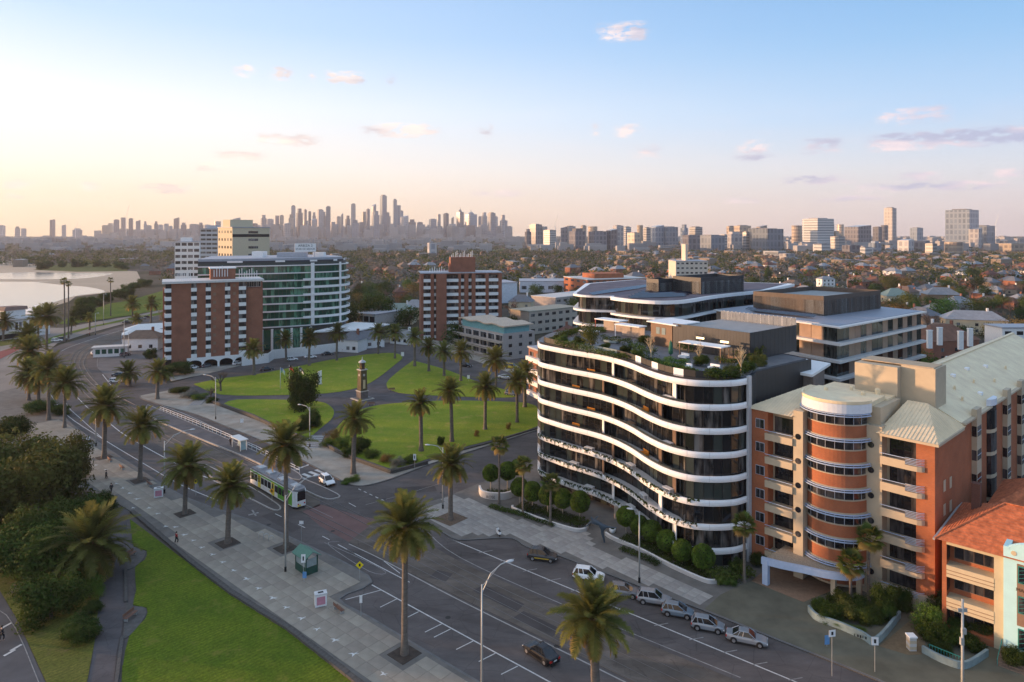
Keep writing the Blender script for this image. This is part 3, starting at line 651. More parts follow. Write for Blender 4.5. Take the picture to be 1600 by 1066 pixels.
PALMBARK = mat('palm_bark', (.135, .112, .092), .95, var=.25, scale=1.2, bump=.9, bscale=6, stretch=(1, 1, 4))
PALEBARK = mat('pale_bark', (.30, .27, .22), .9, var=.2, scale=3)
def leaf_cloud(seed, n, leaf, lobes, flat=1.0, shell=.55, lump=1.0):
    """n leaf-sized faces spread through lobes [(x, y, z, r)]: returns vertex and face lists"""
    g = np.random.default_rng(seed)
    L = np.array(lobes); wgt = L[:, 3] ** 2.2; k = g.choice(len(L), n, p=wgt / wgt.sum())
    dirs = g.normal(size=(n, 3)); dirs /= np.linalg.norm(dirs, axis=1, keepdims=True)
    rad = shell + (1 - shell) * g.random(n) ** .6
    bump = 1 + lump * .22 * np.sin(dirs[:, 0] * 7 + k) * np.sin(dirs[:, 1] * 6 + k * 2) + lump * .16 * np.sin(dirs[:, 2] * 9 + k * 3)
    c = L[k, :3] + dirs * (L[k, 3] * rad * bump)[:, None] * np.array([1, 1, flat])
    nrm = dirs + g.normal(size=(n, 3)) * .55; nrm /= np.linalg.norm(nrm, axis=1, keepdims=True)
    t = np.cross(nrm, g.normal(size=(n, 3))); t /= np.linalg.norm(t, axis=1, keepdims=True) + 1e-9
    b = np.cross(nrm, t); s = leaf * (0.6 + .8 * g.random(n))[:, None]
    v = np.stack([c - t * s, c + b * s * .55, c + t * s, c - b * s * .55], 1).reshape(-1, 3)
    f = np.arange(n * 4).reshape(-1, 4)
    return v, f
def np_mesh(name, v, f, m):
    me = bpy.data.meshes.new(name); n, k = f.shape
    me.vertices.add(len(v)); me.vertices.foreach_set('co', np.asarray(v, dtype=np.float32).ravel())
    me.loops.add(n * k); me.loops.foreach_set('vertex_index', f.astype(np.int32).ravel())
    me.polygons.add(n); me.polygons.foreach_set('loop_start', np.arange(0, n * k, k, dtype=np.int32))
    me.update(calc_edges=True); me.materials.append(m); return me
def lobes_round(seed, n=9, spread=.5, r=(.38, .6), zc=1.0):
    g = random.Random(seed); out = [(0, 0, zc, .62)]
    for i in range(n):
        a = g.uniform(0, 6.28); q = spread * g.uniform(.5, 1.1); out.append((q * math.cos(a), q * math.sin(a), zc + g.uniform(-.42, .42), g.uniform(*r)))
    return out
def branches(seed, n, top, spread, r0=.07, base=0.0):
    g = random.Random(seed); mb = MB()
    mb.tube([(0, 0, base), (.02, .01, base + .3), (.03, -.02, top * .55), (0, 0, top)], [r0 * 1.3, r0, r0 * .75, r0 * .25], 7)
    for i in range(n):
        a = 6.28 * i / n + g.uniform(-.4, .4); z0 = top * g.uniform(.3, .6); q = spread * g.uniform(.6, 1)
        mb.tube([(.02, 0, z0), (q * .45 * math.cos(a), q * .45 * math.sin(a), z0 + .25 * top), (q * math.cos(a), q * math.sin(a), z0 + .45 * top)], [r0 * .55, r0 * .35, r0 * .08], 5)
    return mb
# crowns at unit scale: about 2 wide, sitting on z = 0.35 .. 1.7
CROWN = {}
for nme, m, n, leaf in (('dark', LEAF_DARK, 2600, .048), ('mid', LEAF_MID, 2600, .046), ('olive', LEAF_OLIVE, 2400, .048), ('green', LEAF_GREEN, 2400, .046), ('autumn', AUTUMN, 1800, .045)):
    CROWN[nme] = [np_mesh('crown', *leaf_cloud(100 + s * 7 + len(nme), n, leaf, lobes_round(s + len(nme) * 3), .85), m) for s in range(3)]
CROWN['pine'] = [np_mesh('crown', *leaf_cloud(40 + s, 2200, .05, [(0, 0, .5 + .2 * i, .62 - .085 * i) for i in range(7)], .5), LEAF_DARK) for s in range(2)]
def bare_crown(seed):
    g = random.Random(seed); mb = MB()
    def grow(p, dd, L, r, depth):
        q = p + dd * L
        if depth >= 2:
            s = dd.cross(Vector((g.uniform(-1, 1), g.uniform(-1, 1), g.uniform(-1, 1)))).normalized() * r
            mb.add([p - s, p + s, q + s * .5, q - s * .5], [(0, 1, 2, 3)])
        else: mb.tube([p, q], [r, r * .65], 4, cap=False)
        if depth < 5:
            for i in range(4 if depth < 3 else 3):
                nd = (dd + Vector((g.uniform(-1, 1), g.uniform(-1, 1), g.uniform(-.35, .8))) * .75).normalized()
                grow(p + dd * L * g.uniform(.55, 1), nd, L * g.uniform(.55, .78), r * .62, depth + 1)
    grow(Vector((0, 0, .3)), Vector((0, 0, 1)), .5, .04, 0)
    return mb.mesh('crown', TWIG)
CROWN['bare'] = [bare_crown(s) for s in (1, 2)]
TRUNK = [branches(s, 5, 1.2, .6).mesh('trunk', BARK) for s in range(3)]
def tree(name, label, cat, p, r, h, kind, group=None, rotz=None, squash=1.0, trunk=True):
    """h total height, r crown radius"""
    t = thing(name, label, cat, (p[0], p[1], p[2] if len(p) > 2 else 0), rng.uniform(0, 6.28) if rotz is None else rotz, group)
    me = rng.choice(CROWN[kind])
    zs = h / 1.75
    put('crown', me, t, None, None, (r, r, zs))
    if trunk: put('trunk', rng.choice(TRUNK), t, None, None, (min(r, zs) * .9, min(r, zs) * .9, zs))
    return t
# dense near bush crowns with smaller leaves
BUSH = {}
for nme, m, n, leaf in (('dark', LEAF_DARK, 13000, .036), ('mid', LEAF_MID, 13000, .036), ('olive', LEAF_OLIVE, 13000, .036), ('green', LEAF_GREEN, 7000, .032), ('grey', LEAF_GREY, 4000, .04), ('autumn', AUTUMN, 4000, .035)):
    BUSH[nme] = [np_mesh('foliage', *leaf_cloud(300 + s * 5 + len(nme), n, leaf, lobes_round(s + 17 + len(nme) * 5, 14, .62, (.26, .48), .62), .9, .35), m) for s in range(2)]
STEM = [branches(s + 50, 6, .85, .55, .05).mesh('stem', BARK) for s in range(2)]
def shrub(name, label, cat, p, r, h, kind, group=None):
    t = thing(name, label, cat, (p[0], p[1], p[2] if len(p) > 2 else 0), rng.uniform(0, 6.28), group)
    put('foliage', rng.choice(BUSH[kind]), t, None, None, (r, r, h / 1.3)); put('stem', rng.choice(STEM), t, None, None, (r * .8, r * .8, h / 1.3))
    return t
# ---- date palms
def frond_mesh(seed, bend, m, n=30, ll=.17):
    g = random.Random(seed); mb = MB(); pts = []
    for i in range(13):
        s = i / 12; ang = bend[0] + (bend[1] - bend[0]) * s ** 1.3
        pts.append(Vector((0, 0, 0)) if i == 0 else pts[-1] + Vector((math.cos(ang), 0, math.sin(ang))) / 12)
    mb.tube(pts, [.014 - .012 * i / 12 for i in range(13)], 3, cap=False)
    for i in range(n):
        s = .1 + .9 * i / (n - 1); k = min(int(s * 12), 11); f = s * 12 - k; p = pts[k].lerp(pts[k + 1], f); dd = (pts[k + 1] - pts[k]).normalized()
        up = Vector((-dd.z, 0, dd.x)); L = ll * (.45 + 1.0 * math.sin(math.pi * min(1, s * .8 + .18))) * g.uniform(.85, 1.1)
        for sd in (-1, 1):
            e = (dd * .62 + Vector((0, sd, 0)) * .78 + up * g.uniform(.0, .32)).normalized(); tip = p + e * L + Vector((0, 0, -.12 * L))
            wd = dd * .016
            mb.add([p - wd, p + wd, p.lerp(tip, .6) + wd * .8, tip, p.lerp(tip, .6) - wd * .8], [(0, 1, 2, 3, 4)])
    return mb.mesh('frond', m)
FROND = [frond_mesh(1, (.25, -.55), LEAF_PALM), frond_mesh(2, (.15, -.95), LEAF_PALM), frond_mesh(3, (.35, -.2), LEAF_PALM), frond_mesh(4, (.1, -1.1), LEAF_PALM_OLD)]
def frond_set(seed, n=66):
    g = random.Random(seed); out = []
    for i in range(n):
        s = i / (n - 1); az = i * 2.39996 + g.uniform(-.2, .2)
        el = 1.35 - 1.95 * s ** .85 + g.uniform(-.12, .12); ln = (.72 + .33 * math.sin(math.pi * min(1, s * .75 + .12))) * g.uniform(.92, 1.06)
        me = 2 if s < .25 else (0 if s < .55 else (1 if s < .86 else 3))
        out.append((me, Euler((g.uniform(-.25, .25), -el, az), 'XYZ'), ln))
    return out
def crown_joined(seed, n):
    vs, fs = [], []; o = 0; mi = []
    for me, e, ln in frond_set(seed, n):
        M4 = e.to_matrix().to_4x4() @ Matrix.Scale(ln, 4); src = FROND[me]
        v = [M4 @ q.co for q in src.vertices]; vs += [tuple(q) for q in v]
        for p in src.polygons: fs.append(tuple(i + o for i in p.vertices)); mi.append(1 if me == 3 else 0)
        o += len(v)
    me = bpy.data.meshes.new('crown'); me.from_pydata(vs, [], fs); me.materials.append(LEAF_PALM); me.materials.append(LEAF_PALM_OLD); me.polygons.foreach_set('material_index', mi); me.update(); return me
PCROWN = [crown_joined(s, 54) for s in (1, 2)]
HEART = MB().lathe([(.10, -.34), (.17, -.22), (.21, -.08), (.17, .04), (.06, .12)], 12).mesh('frond_stubs', mat('palm_stub', (.17, .095, .04), .95, var=.4, scale=6, bump=1, bscale=10), True)
def palm_trunk(h, r, lean, seed):
    g = random.Random(seed); mb = MB(); n = 14; path = []; rad = []
    for i in range(n + 1):
        s = i / n; path.append((lean[0] * s * s, lean[1] * s * s, h * s)); rad.append(r * (1.45 - .9 * min(1, s * 9) * .5 if s < .11 else 1 - .12 * s) * (1 + .04 * math.sin(i * 2.7 + seed)))
    mb.tube(path, rad, 12, cap=False); return mb.mesh('trunk', PALMBARK, True)
ptc = {}
def palm(label, base, crown_y, rpx, detail=True, group='date palms along the road and park', tr=None, cx=None):
    p = G(*base); pm = PM(base[1]); h = (base[1] - crown_y) / pm; r = rpx / pm * 1.08
    t = thing('date_palm', label, 'palm tree', (p.x, p.y, .1), rng.uniform(0, 6.28), group)
    lean = (rng.uniform(-.5, .5), rng.uniform(-.5, .5)); r *= rng.uniform(.93, 1.08)
    put('trunk', palm_trunk(h, tr or rng.uniform(.36, .5), lean, rng.randint(0, 99)), t)
    put('frond_stubs', HEART, t, (lean[0], lean[1], h - .1), None, r * .8)
    if detail:
        for me, e, ln in frond_set(rng.randint(0, 9999), 64 if rpx > 30 else 54):
            put('frond', FROND[me], t, (lean[0], lean[1], h), e, ln * r)
        for _ in range(rng.randint(0, 9)): put('dead_frond', FROND[3], t, (lean[0], lean[1], h - .3), Euler((rng.uniform(-.4, .4), rng.uniform(.75, 1.25), rng.uniform(0, 6.28)), 'XYZ'), r * rng.uniform(.5, .75))
    else:
        put('crown', rng.choice(PCROWN), t, (lean[0], lean[1], h), None, r)
    return t
PALMS = [  # base, crown row, crown radius px, label
    ((163, 716), 636, 36, 'date palm on the promenade nearest the white bin, its fronds glowing at the left'),
    ((219, 752), 668, 36, 'date palm on the promenade, second in the row from the dark bushes'),
    ((289, 804), 730, 40, 'date palm in a dark square pit, left of the yellow warning sign'),
    ((356, 850), 760, 41, 'date palm in a dark square pit beside the person in red'),
    ((447, 858), 698, 43, 'tall date palm standing behind the lamp post at the green shelter'),
    ((632, 1024), 828, 52, 'large date palm with golden upper fronds in the dark pit on the promenade'),
    ((931, 1125), 968, 64, 'nearest date palm, its base cut off by the bottom edge'),
    ((101, 669), 600, 31, 'date palm at the left kerb above the dark bushes'),
    ((76, 657), 577, 30, 'slender trunked date palm just left of the kerb palm near the curve'),
    ((60, 628), 592, 28, 'date palm rising from the bushes at the left edge of the road curve'),
    ((45, 626), 583, 27, 'date palm in the left cluster, half covered by its right neighbour'),
    ((43, 598), 550, 27, 'low full crowned date palm in the left cluster'),
    ((42, 578), 527, 27, 'date palm behind the low full crowned palm at the left'),
    ((73, 547), 494, 23, 'tall date palm where the footpath meets the curved road'),
    ((60, 545), 497, 20, 'date palm in front of the white beach pavilion'),
    ((5, 533), 503, 18, 'date palm at the left edge beside the white pavilion'),
    ((207, 497), 475, 15, 'left of two date palms on the foreshore lawn'),
    ((236, 505), 475, 14, 'right of two date palms on the foreshore lawn'),
    ((213, 520), 499, 11, 'small date palm at the kerb beside the marquee'),
    ((111, 523), 504, 9, 'small date palm on the strip by the tall twin palms'),
    ((140, 516), 496, 9, 'small thin date palm by the verge of the curved road'),
    ((203, 603), 583, 22, 'squat date palm on the car park island'),
    ((246, 624), 582, 23, 'date palm on the corner pavement below the brown hotel'),
    ((397, 587), 546, 18, 'date palm in front of the right end of the brown hotel'),
    ((447, 566), 531, 17, 'date palm on the park edge before the glass building podium'),
    ((483, 572), 529, 17, 'date palm on the lawn edge near the two white cars'),
    ((526, 564), 521, 18, 'date palm on the lawn edge by the parked white van'),
    ((591, 554), 520, 15, 'date palm by the loop road left of the path end'),
    ((617, 561), 521, 16, 'date palm at the end of the diagonal park path'),
    ((648, 573), 528, 18, 'date palm in the row below the brick tower, leftmost of the right row'),
    ((670, 581), 543, 18, 'second date palm of the row under the brick tower'),
    ((694, 588), 550, 18, 'third date palm of the row under the brick tower'),
    ((720, 596), 550, 20, 'fourth date palm of the row, in front of the grey flats'),
    ((775, 606), 563, 23, 'date palm before the blank side wall of the grey flats'),
    ((758, 672), 605, 24, 'date palm on the right lawn, second left of the curved building'),
    ((808, 661), 597, 24, 'date palm on the lawn nearest the curved building'),
    ((820, 637), 583, 22, 'date palm behind the lawn palm beside the curved building'),
    ((706, 691), 611, 25, 'date palm in the middle of the right lawn'),
    ((658, 706), 630, 23, 'thin crowned date palm on the right lawn near the shrub bed'),
    ((552, 741), 656, 29, 'date palm in the small green bed at the street corner'),
    ((704, 813), 728, 34, 'date palm in mulch at the corner before the curved building'),
]
for base, cy, r, lab in PALMS:
    palm(lab, base, cy, r, detail=r >= 21)
low = palm('low spreading date palm among the dark bushes beside the winding path', (140, 905), 852, 62, True)
# ---- slim fan palms
def fan_mesh(seed, m):
    g = random.Random(seed); mb = MB(); mb.tube([(0, 0, 0), (.25, 0, .03), (.5, 0, 0)], [.014, .012, .01], 3, cap=False)
    for i in range(19):
        a = -1.7 + 3.4 * i / 18; L = .5 * (1 - .2 * abs(a) / 1.7) * g.uniform(.9, 1.05); e = Vector((math.cos(a), math.sin(a), 0)); q = Vector((-e.y, e.x, 0)) * .03
        p = Vector((.5, 0, 0)); mid = p + e * L * .6; tip = p + e * L + Vector((0, 0, -.22 * L))
        mb.add([p, mid + q + Vector((0, 0, -.02)), tip, mid - q + Vector((0, 0, -.02))], [(0, 1, 2, 3)])
    return mb.mesh('frond', m)
FAN = [fan_mesh(1, LEAF_PALM), fan_mesh(2, LEAF_MID), fan_mesh(3, LEAF_PALM_OLD)]
def fan_palm(label, base, crown_y, rpx, tr=.2, group='slim fan palms', detail=True):
    p = G(*base); pm = PM(base[1]); h = (base[1] - crown_y) / pm; r = rpx / pm * 1.1
    t = thing('fan_palm', label, 'palm tree', (p.x, p.y, .1), rng.uniform(0, 6.28), group)
    lean = (rng.uniform(-.15, .15), rng.uniform(-.15, .15)); put('trunk', palm_trunk(h, tr, lean, rng.randint(0, 99)), t)
    n = 34 if detail else 20
    for i in range(n):
        s = i / (n - 1); el = 1.25 - 2.1 * s + rng.uniform(-.15, .15)
        put('frond', FAN[2 if s > .8 else i % 2], t, (lean[0], lean[1], h), Euler((rng.uniform(-.3, .3), -el, i * 2.4), 'XYZ'), r * rng.uniform(.85, 1.05))
for base, cy, r, lab in [((780, 789), 696, 17, 'slim fan palm by the lettered planter wall at the corner'), ((817, 806), 728, 17, 'slim fan palm between the round trees and the footpath'), ((860, 822), 756, 18, 'slim fan palm nearest the entrance of the curved building'),
                         ((1163, 912), 822, 22, 'fan palm squeezed between the curved building and the brick flats'), ((1329, 945), 882, 24, 'shorter fan palm in front of the round brick bay'), ((1357, 941), 842, 24, 'taller fan palm in front of the round brick bay')]:
    fan_palm(lab, base, cy, r)
for base, cy, r, lab in [((101, 535), 440, 7, 'very tall thin palm, left of the twin pair by the pavilion'), ((107, 530), 444, 6, 'very tall thin palm, right of the twin pair by the pavilion'), ((173, 494), 438, 6, 'single very tall thin palm on the foreshore lawn')]:
    fan_palm(lab, base, cy, r, .3, 'tall thin palms', False)
# ---- clipped round trees of the curved building
BALL = np_mesh('clipped_crown', *leaf_cloud(5, 4200, .07, [(0, 0, 0, .97)], 1.0, .9, .12), LEAF_BOX)
BALL_IN = MB().lathe([(.05, -.86), (.5, -.7), (.82, -.25), (.86, .1), (.62, .6), (.1, .86)], 14).mesh('inner_dark_ball', mat('twig_core', (.012, .016, .006), .9), True)  # near-black ball added to fill the dark depth behind the leaves
LOLLI = MB().tube([(0, 0, 0), (0, 0, 1)], [.11, .09], 8).mesh('trunk', PALEBARK, True)
for k, (x, y, r, by) in enumerate([(767, 740, 13, 775), (793, 737, 14, 770), (809, 731, 12, 760), (812, 762, 14, 792), (832, 769, 15, 797), (856, 775, 15, 805), (879, 780, 15, 809), (906, 785, 16, 814), (978, 808, 15, 840), (999, 822, 15, 845), (1019, 831, 16, 855), (1042, 846, 16, 869), (1066, 861, 16, 886), (1099, 871, 18, 898)]):
    p = G(x, by); pm = PM(by); rr = r / pm * 1.05; zc = (by - y) / pm
    t = thing('clipped_tree', ['round clipped tree furthest left, in the lettered planter', 'round clipped tree, second from the left in the planter', 'small round clipped tree at the back of the corner planter', 'round clipped tree beside the middle fan palm', 'round clipped tree right of the middle fan palm', 'round clipped tree behind the fan palm near the entrance', 'round clipped tree, second left of the entrance', 'round clipped tree just left of the building entrance',
        'round clipped tree first right of the entrance', 'round clipped tree second right of the entrance', 'round clipped tree third right of the entrance', 'round clipped tree fourth right of the entrance', 'round clipped tree fifth right of the entrance', 'rightmost and largest round clipped tree before the curved building'][k], 'tree', (p.x, p.y, .1), rng.uniform(0, 6), 'clipped round trees')
    put('clipped_crown', BALL, t, (0, 0, zc), None, rr); put('inner_dark_ball', BALL_IN, t, (0, 0, zc), None, rr); put('trunk', LOLLI, t, None, None, (1, 1, zc - rr * .7))
# ---- the dark shrubbery at lower left
NB = [(55, 815, 9.5, 13, 'olive', 'big olive brown tree topping the shrubbery by the promenade'), (5, 775, 9, 13, 'olive', 'dark tree at the left edge behind the olive brown tree'), (-45, 830, 8, 12, 'dark', 'tree cut off by the left edge beside the shrubbery'),
      (100, 752, 5.4, 9.0, 'olive', 'brownish tree bordering the promenade near the white bin'), (62, 868, 6.0, 8.5, 'mid', 'rounded light green tree in the middle of the shrubbery'), (132, 815, 4.6, 4.6, 'dark', 'dark bush beside the promenade bench nook'), (160, 800, 3.0, 3.2, 'dark', 'low dark bush at the promenade corner'),
      (25, 900, 6.5, 8, 'dark', 'dark bush mass below the rounded light green tree'), (95, 905, 6, 7.5, 'mid', 'wide green bush left of the spreading palm'), (80, 965, 5.0, 5.6, 'dark', 'very dark bush beneath the spreading palm'), (140, 935, 2.2, 2.8, 'green', 'bright green bush right under the spreading palm'), (125, 1000, 2.9, 2.5, 'dark', 'dark bush lowest down beside the winding path'), (143, 960, 1.5, 1.6, 'dark', 'small dark bush touching the winding path edge'), (30, 925, 1.3, 1.0, 'grey', 'small silvery shrub on the side lawn'),
      (60, 645, 5.0, 3.6, 'dark', 'flat topped dark hedge bush under the left palm cluster'), (95, 648, 3.2, 3.0, 'dark', 'dark bush between the two left kerb palms'), (15, 690, 5, 6, 'dark', 'dark bush at the left edge under the palm cluster')]
for x, y, r, h, k, lab in NB:
    shrub('shrub' if h < 5 else 'bushy_tree', lab, 'bush' if h < 5 else 'tree', G(x, y), r, h, k, 'shrubbery by the promenade')
# park trees and beds
shrub('conifer_bush', 'big dark round conifer on the left lawn by the flagpoles', 'tree', G(474, 640), 5.6, 11.5, 'dark')
PB = [(485, 668, 3.6, 4.2, 'dark', 'dark shrub left of the park steps'), (468, 674, 2.6, 2.8, 'dark', 'smaller dark shrub behind the left shrub of the park steps'), (520, 690, 2.6, 3.2, 'autumn', 'rusty brown shrub right of the park steps'), (512, 698, 2.2, 2.0, 'green', 'low bright green shrub at the right of the steps'),
      (535, 700, 2.8, 3.0, 'green', 'bright green shrub behind the corner palm'), (562, 708, 3.0, 3.6, 'dark', 'dark shrub behind the trunk of the corner palm'), (548, 714, 2.4, 2.2, 'dark', 'low dark shrub against the corner stone wall'), (582, 716, 2.4, 2.2, 'green', 'yellow green shrub in the corner bed'), (605, 722, 2.2, 2.0, 'autumn', 'brownish shrub towards the right of the corner bed'), (622, 728, 2.3, 1.9, 'grey', 'silver grey shrub near the right end of the corner bed'), (640, 724, 2.2, 1.7, 'mid', 'last green shrub at the right end of the corner bed'), (614, 738, 1.6, 1.3, 'grey', 'small grey shrub spilling over the corner wall'),
      (295, 622, 3.6, 2.2, 'grey', 'silvery shrub at the far left park entrance'), (312, 625, 3.2, 2.2, 'green', 'green shrub beside the far left park steps'), (280, 614, 3.4, 2.0, 'mid', 'low shrub on the corner near the hotel palm'), (331, 630, 2.0, 1.8, 'dark', 'small dark shrub at the end of the park wall'), (689, 696, 1.2, 2.2, 'dark', 'small young tree in the middle of the right lawn'), (745, 683, .9, 2.0, 'autumn', 'thin sapling on the right lawn'), (794, 672, .9, 2.0, 'autumn', 'second thin sapling near the curved building'), (553, 752, 1.9, 1.2, 'green', 'clipped green plants around the corner palm trunk'), (542, 755, 1.5, .7, 'green', 'low green groundcover in the corner palm bed')]
for x, y, r, h, k, lab in PB: shrub('shrub', lab, 'bush', G(x, y), r, h, k)
tree('bare_tree', 'bare grey twiggy tree at the left end of the park', 'tree', G(345, 612), 6.0, 7.5, 'bare')
tree('bare_tree', 'smaller bare tree leaning by the park wall', 'tree', G(330, 628), 4.0, 5.5, 'bare')
for x, y, r, h, k, lab in [(283, 585, 5, 5, 'dark', 'dark bush at the left foot of the brown hotel'), (255, 590, 4, 4, 'dark', 'dark bush by the hotel corner and car park'), (235, 560, 3, 4, 'dark', 'small tree beside the brown roofed station kiosk'), (262, 505, 5, 9, 'autumn', 'yellow leaved tree peeping out left of the hotel')]:
    shrub('shrub', lab, 'bush', G(x, y), r, h, k)
# hedges: leafy strips
def hedge(name, label, pts, wd, h, m, dens=55, leaf=.11, z0=.15, cat='hedge'):
    P = [G(*p) for p in pts]; vs, fs = [], []; o = 0; g = np.random.default_rng(int(abs(P[0].x * 13 + P[0].y)))
    core = MB()
    for a, b in zip(P[:-1], P[1:]):
        dd = b - a; L = dd.length; n = max(1, int(L * dens)); u = np.array(dd / L); q = np.array([-u[1], u[0], 0])
        s = g.random(n); t = (g.random(n) - .5) * wd; hh = z0 + h * (g.random(n) ** .5) * (1 + .2 * np.sin(s * L * 1.3)); c = np.array(a)[None] + s[:, None] * np.array(dd)[None] + t[:, None] * q[None]; c[:, 2] = hh
        nr = g.normal(size=(n, 3)); nr[:, 2] += .8; nr /= np.linalg.norm(nr, axis=1, keepdims=True); tt = np.cross(nr, g.normal(size=(n, 3))); tt /= np.linalg.norm(tt, axis=1, keepdims=True); bb = np.cross(nr, tt); sz = leaf * (.6 + .8 * g.random(n))[:, None]
        vs.append(np.stack([c - tt * sz, c + bb * sz * .6, c + tt * sz, c - bb * sz * .6], 1).reshape(-1, 3)); fs.append(np.arange(n * 4).reshape(-1, 4) + o); o += n * 4
    ob = put(name, np_mesh(name, np.concatenate(vs), np.concatenate(fs), m)); return tag(ob, label, cat)
# ------------------------------------------------------------------ the curved white banded apartment building
WHITE = mat('white_render', (.80, .77, .74), .6, var=.05, scale=.4, spec=.35)
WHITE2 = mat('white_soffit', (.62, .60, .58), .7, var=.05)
DKMETAL = mat('dark_zinc', (.040, .042, .047), .5, .3, var=.12, scale=.5, stretch=(4, 4, .2))
DKMETAL2 = mat('dark_grey_cladding', (.028, .029, .032), .55, .2, var=.12, scale=.4)
ROOFDECK = mat('roof_deck', (.13, .128, .135), .85, var=.2, scale=.4)
BRONZE = mat('bronze_cladding', (.125, .082, .058), .6, .2, var=.12, scale=.5)
MULL = mat('mullion', (.018, .018, .02), .4, .3)
GL_DARK = glass_mat('dark_glazing', (.010, .011, .013), (.20, .185, .17), .05, .95, (.04, .05, .045))
GL_RAIL = mat('rail_glass', (.030, .036, .036), .08, var=.1, spec=.6)
GL_CLEAR = mat('pale_rail_glass', (.22, .27, .27), .08, var=.1, spec=.7)
SOLAR = mat('solar_panel', (.012, .016, .035), .15, .2, var=.15, spec=.6)
TIMBER = mat('timber', (.20, .125, .075), .6, var=.2, scale=4)
CURVE = [(5.0, 133.5), (5.3, 130.0), (8.0, 126.3), (10.5, 123.4), (13.0, 121.0), (15.4, 118.4), (17.5, 115.1), (19.3, 110.9), (20.8, 105.9), (22.4, 102.1), (24.1, 99.8), (25.9, 98.5), (28.0, 98.0), (30.3, 98.0), (32.5, 98.5), (34.3, 99.6)]
KS = 1.035; CURVE = [(x * KS, y * KS) for x, y in CURVE]
BO = Vector((20.7, 122.1, 0))
def resample(pts, step):
    P = [Vector((p[0], p[1])) for p in pts]; L = [0]
    for a, b in zip(P[:-1], P[1:]): L.append(L[-1] + (b - a).length)
    n = max(1, round(L[-1] / step)); out = []; k = 0
    for i in range(n + 1):
        s = L[-1] * i / n
        while k < len(P) - 2 and L[k + 1] < s: k += 1
        out.append(P[k].lerp(P[k + 1], (s - L[k]) / max(L[k + 1] - L[k], 1e-9)))
    return out
def offset(pts, d_):
    P = [Vector((p[0], p[1])) for p in pts]; out = []
    for i, p in enumerate(P):
        t = (P[min(i + 1, len(P) - 1)] - P[max(i - 1, 0)]).normalized(); dd = d_(i / (len(P) - 1)) if callable(d_) else d_
        out.append(p + Vector((-t.y, t.x)) * dd)
    return out
def loc(pts): return [(p[0] - BO.x, p[1] - BO.y) for p in pts]
cb = thing('curved_apartment_building', 'white banded wavy apartment building with dark glass and a rooftop garden', 'building', BO)
crv = [(p.x, p.y) for p in smooth_line(CURVE, 5)]
BACK = [(35.2, 100.6), (37.2, 104.8), (50.3, 115.3), (44, 129), (33, 147), (16, 153), (8, 146), (5.2, 138)]
BACK = [(x * KS, y * KS) for x, y in BACK]
NF = 8; Z0, FH = 2.06, 3.56
def glz(s): return .5 if s > .70 else (.5 + 1.9 * min(1, (.70 - s) / .05) if s > .12 else .6 + 1.8 * max(0, s - .02) / .1)
glass_line = resample(offset(crv, glz), 1.4)
pane_w = (glass_line[1] - glass_line[0]).length
core = offset(crv, lambda s: glz(s) + .5)
MB().prism(loc(core + BACK), 0, 27.5).build('core', DKMETAL2, cb)
pane = MB().box(-.5, .5, -.03, .03, 0, 2.42).mesh('glass_pane', GL_DARK); pane_t = MB().box(-.5, .5, -.03, .03, 0, 3.4).mesh('glass_pane', GL_DARK); mull = MB().box(-.035, .035, -.08, .06, 0, 3.2).mesh('mullion', MULL)
low_crv = resample(crv, 1.0)
VINE = np_mesh('hanging_plants', np.zeros((4, 3)), np.array([[0, 1, 2, 3]]), LEAF_MID)
for k in range(NF):
    zb = Z0 + FH * k
    # floor slab with soffit and the tall white upstand that follows the wave
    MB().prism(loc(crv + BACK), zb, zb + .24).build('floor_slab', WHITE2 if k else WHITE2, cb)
    n = len(crv); mb = MB(); q = loc(crv)
    lean = .14 if k < 3 else .05; inn = loc(offset(crv, .28)); o_lo = loc(offset(crv, .05)); 
    for i in range(n):
        mb.v += [(*o_lo[i], zb - .05), (*loc(offset(crv, -lean))[i], zb + .86) if False else (q[i][0], q[i][1], zb + .86), (*inn[i], zb + .86), (*inn[i], zb - .05)]
    for i in range(n - 1):
        a, b = 4 * i, 4 * i + 4
        for e in range(4): mb.f.append((a + e, b + e, b + (e + 1) % 4, a + (e + 1) % 4)); mb.m.append(0)
    mb.f += [(0, 1, 2, 3), (4 * n - 1, 4 * n - 2, 4 * n - 3, 4 * n - 4)]; mb.m += [0, 0]
    mb.build('white_band', WHITE, cb, True)
    for p_ in cb.children: pass
for k in range(NF):                                                    # glazing below each band
    zt = Z0 + FH * k; zb = (zt - FH + .24) if k else .12; me = pane if k == 0 else pane
    hgt = zt - zb
    for i in range(len(glass_line) - 1):
        a, b = glass_line[i], glass_line[i + 1]; c = (a + b) / 2 - Vector((BO.x, BO.y)); ang = math.atan2((b - a).y, (b - a).x); wd = (b - a).length - .07
        if 13 < i < 17 and k == 0: continue
        put('glass_pane', pane, cb, (c.x, c.y, zb), (0, 0, ang + rng.uniform(-.006, .006)), (wd, 1, hgt / 2.42))
        if i % 1 == 0: put('mullion', mull, cb, (a.x - BO.x, a.y - BO.y, zb), (0, 0, ang), (1, 1, hgt / 3.2))
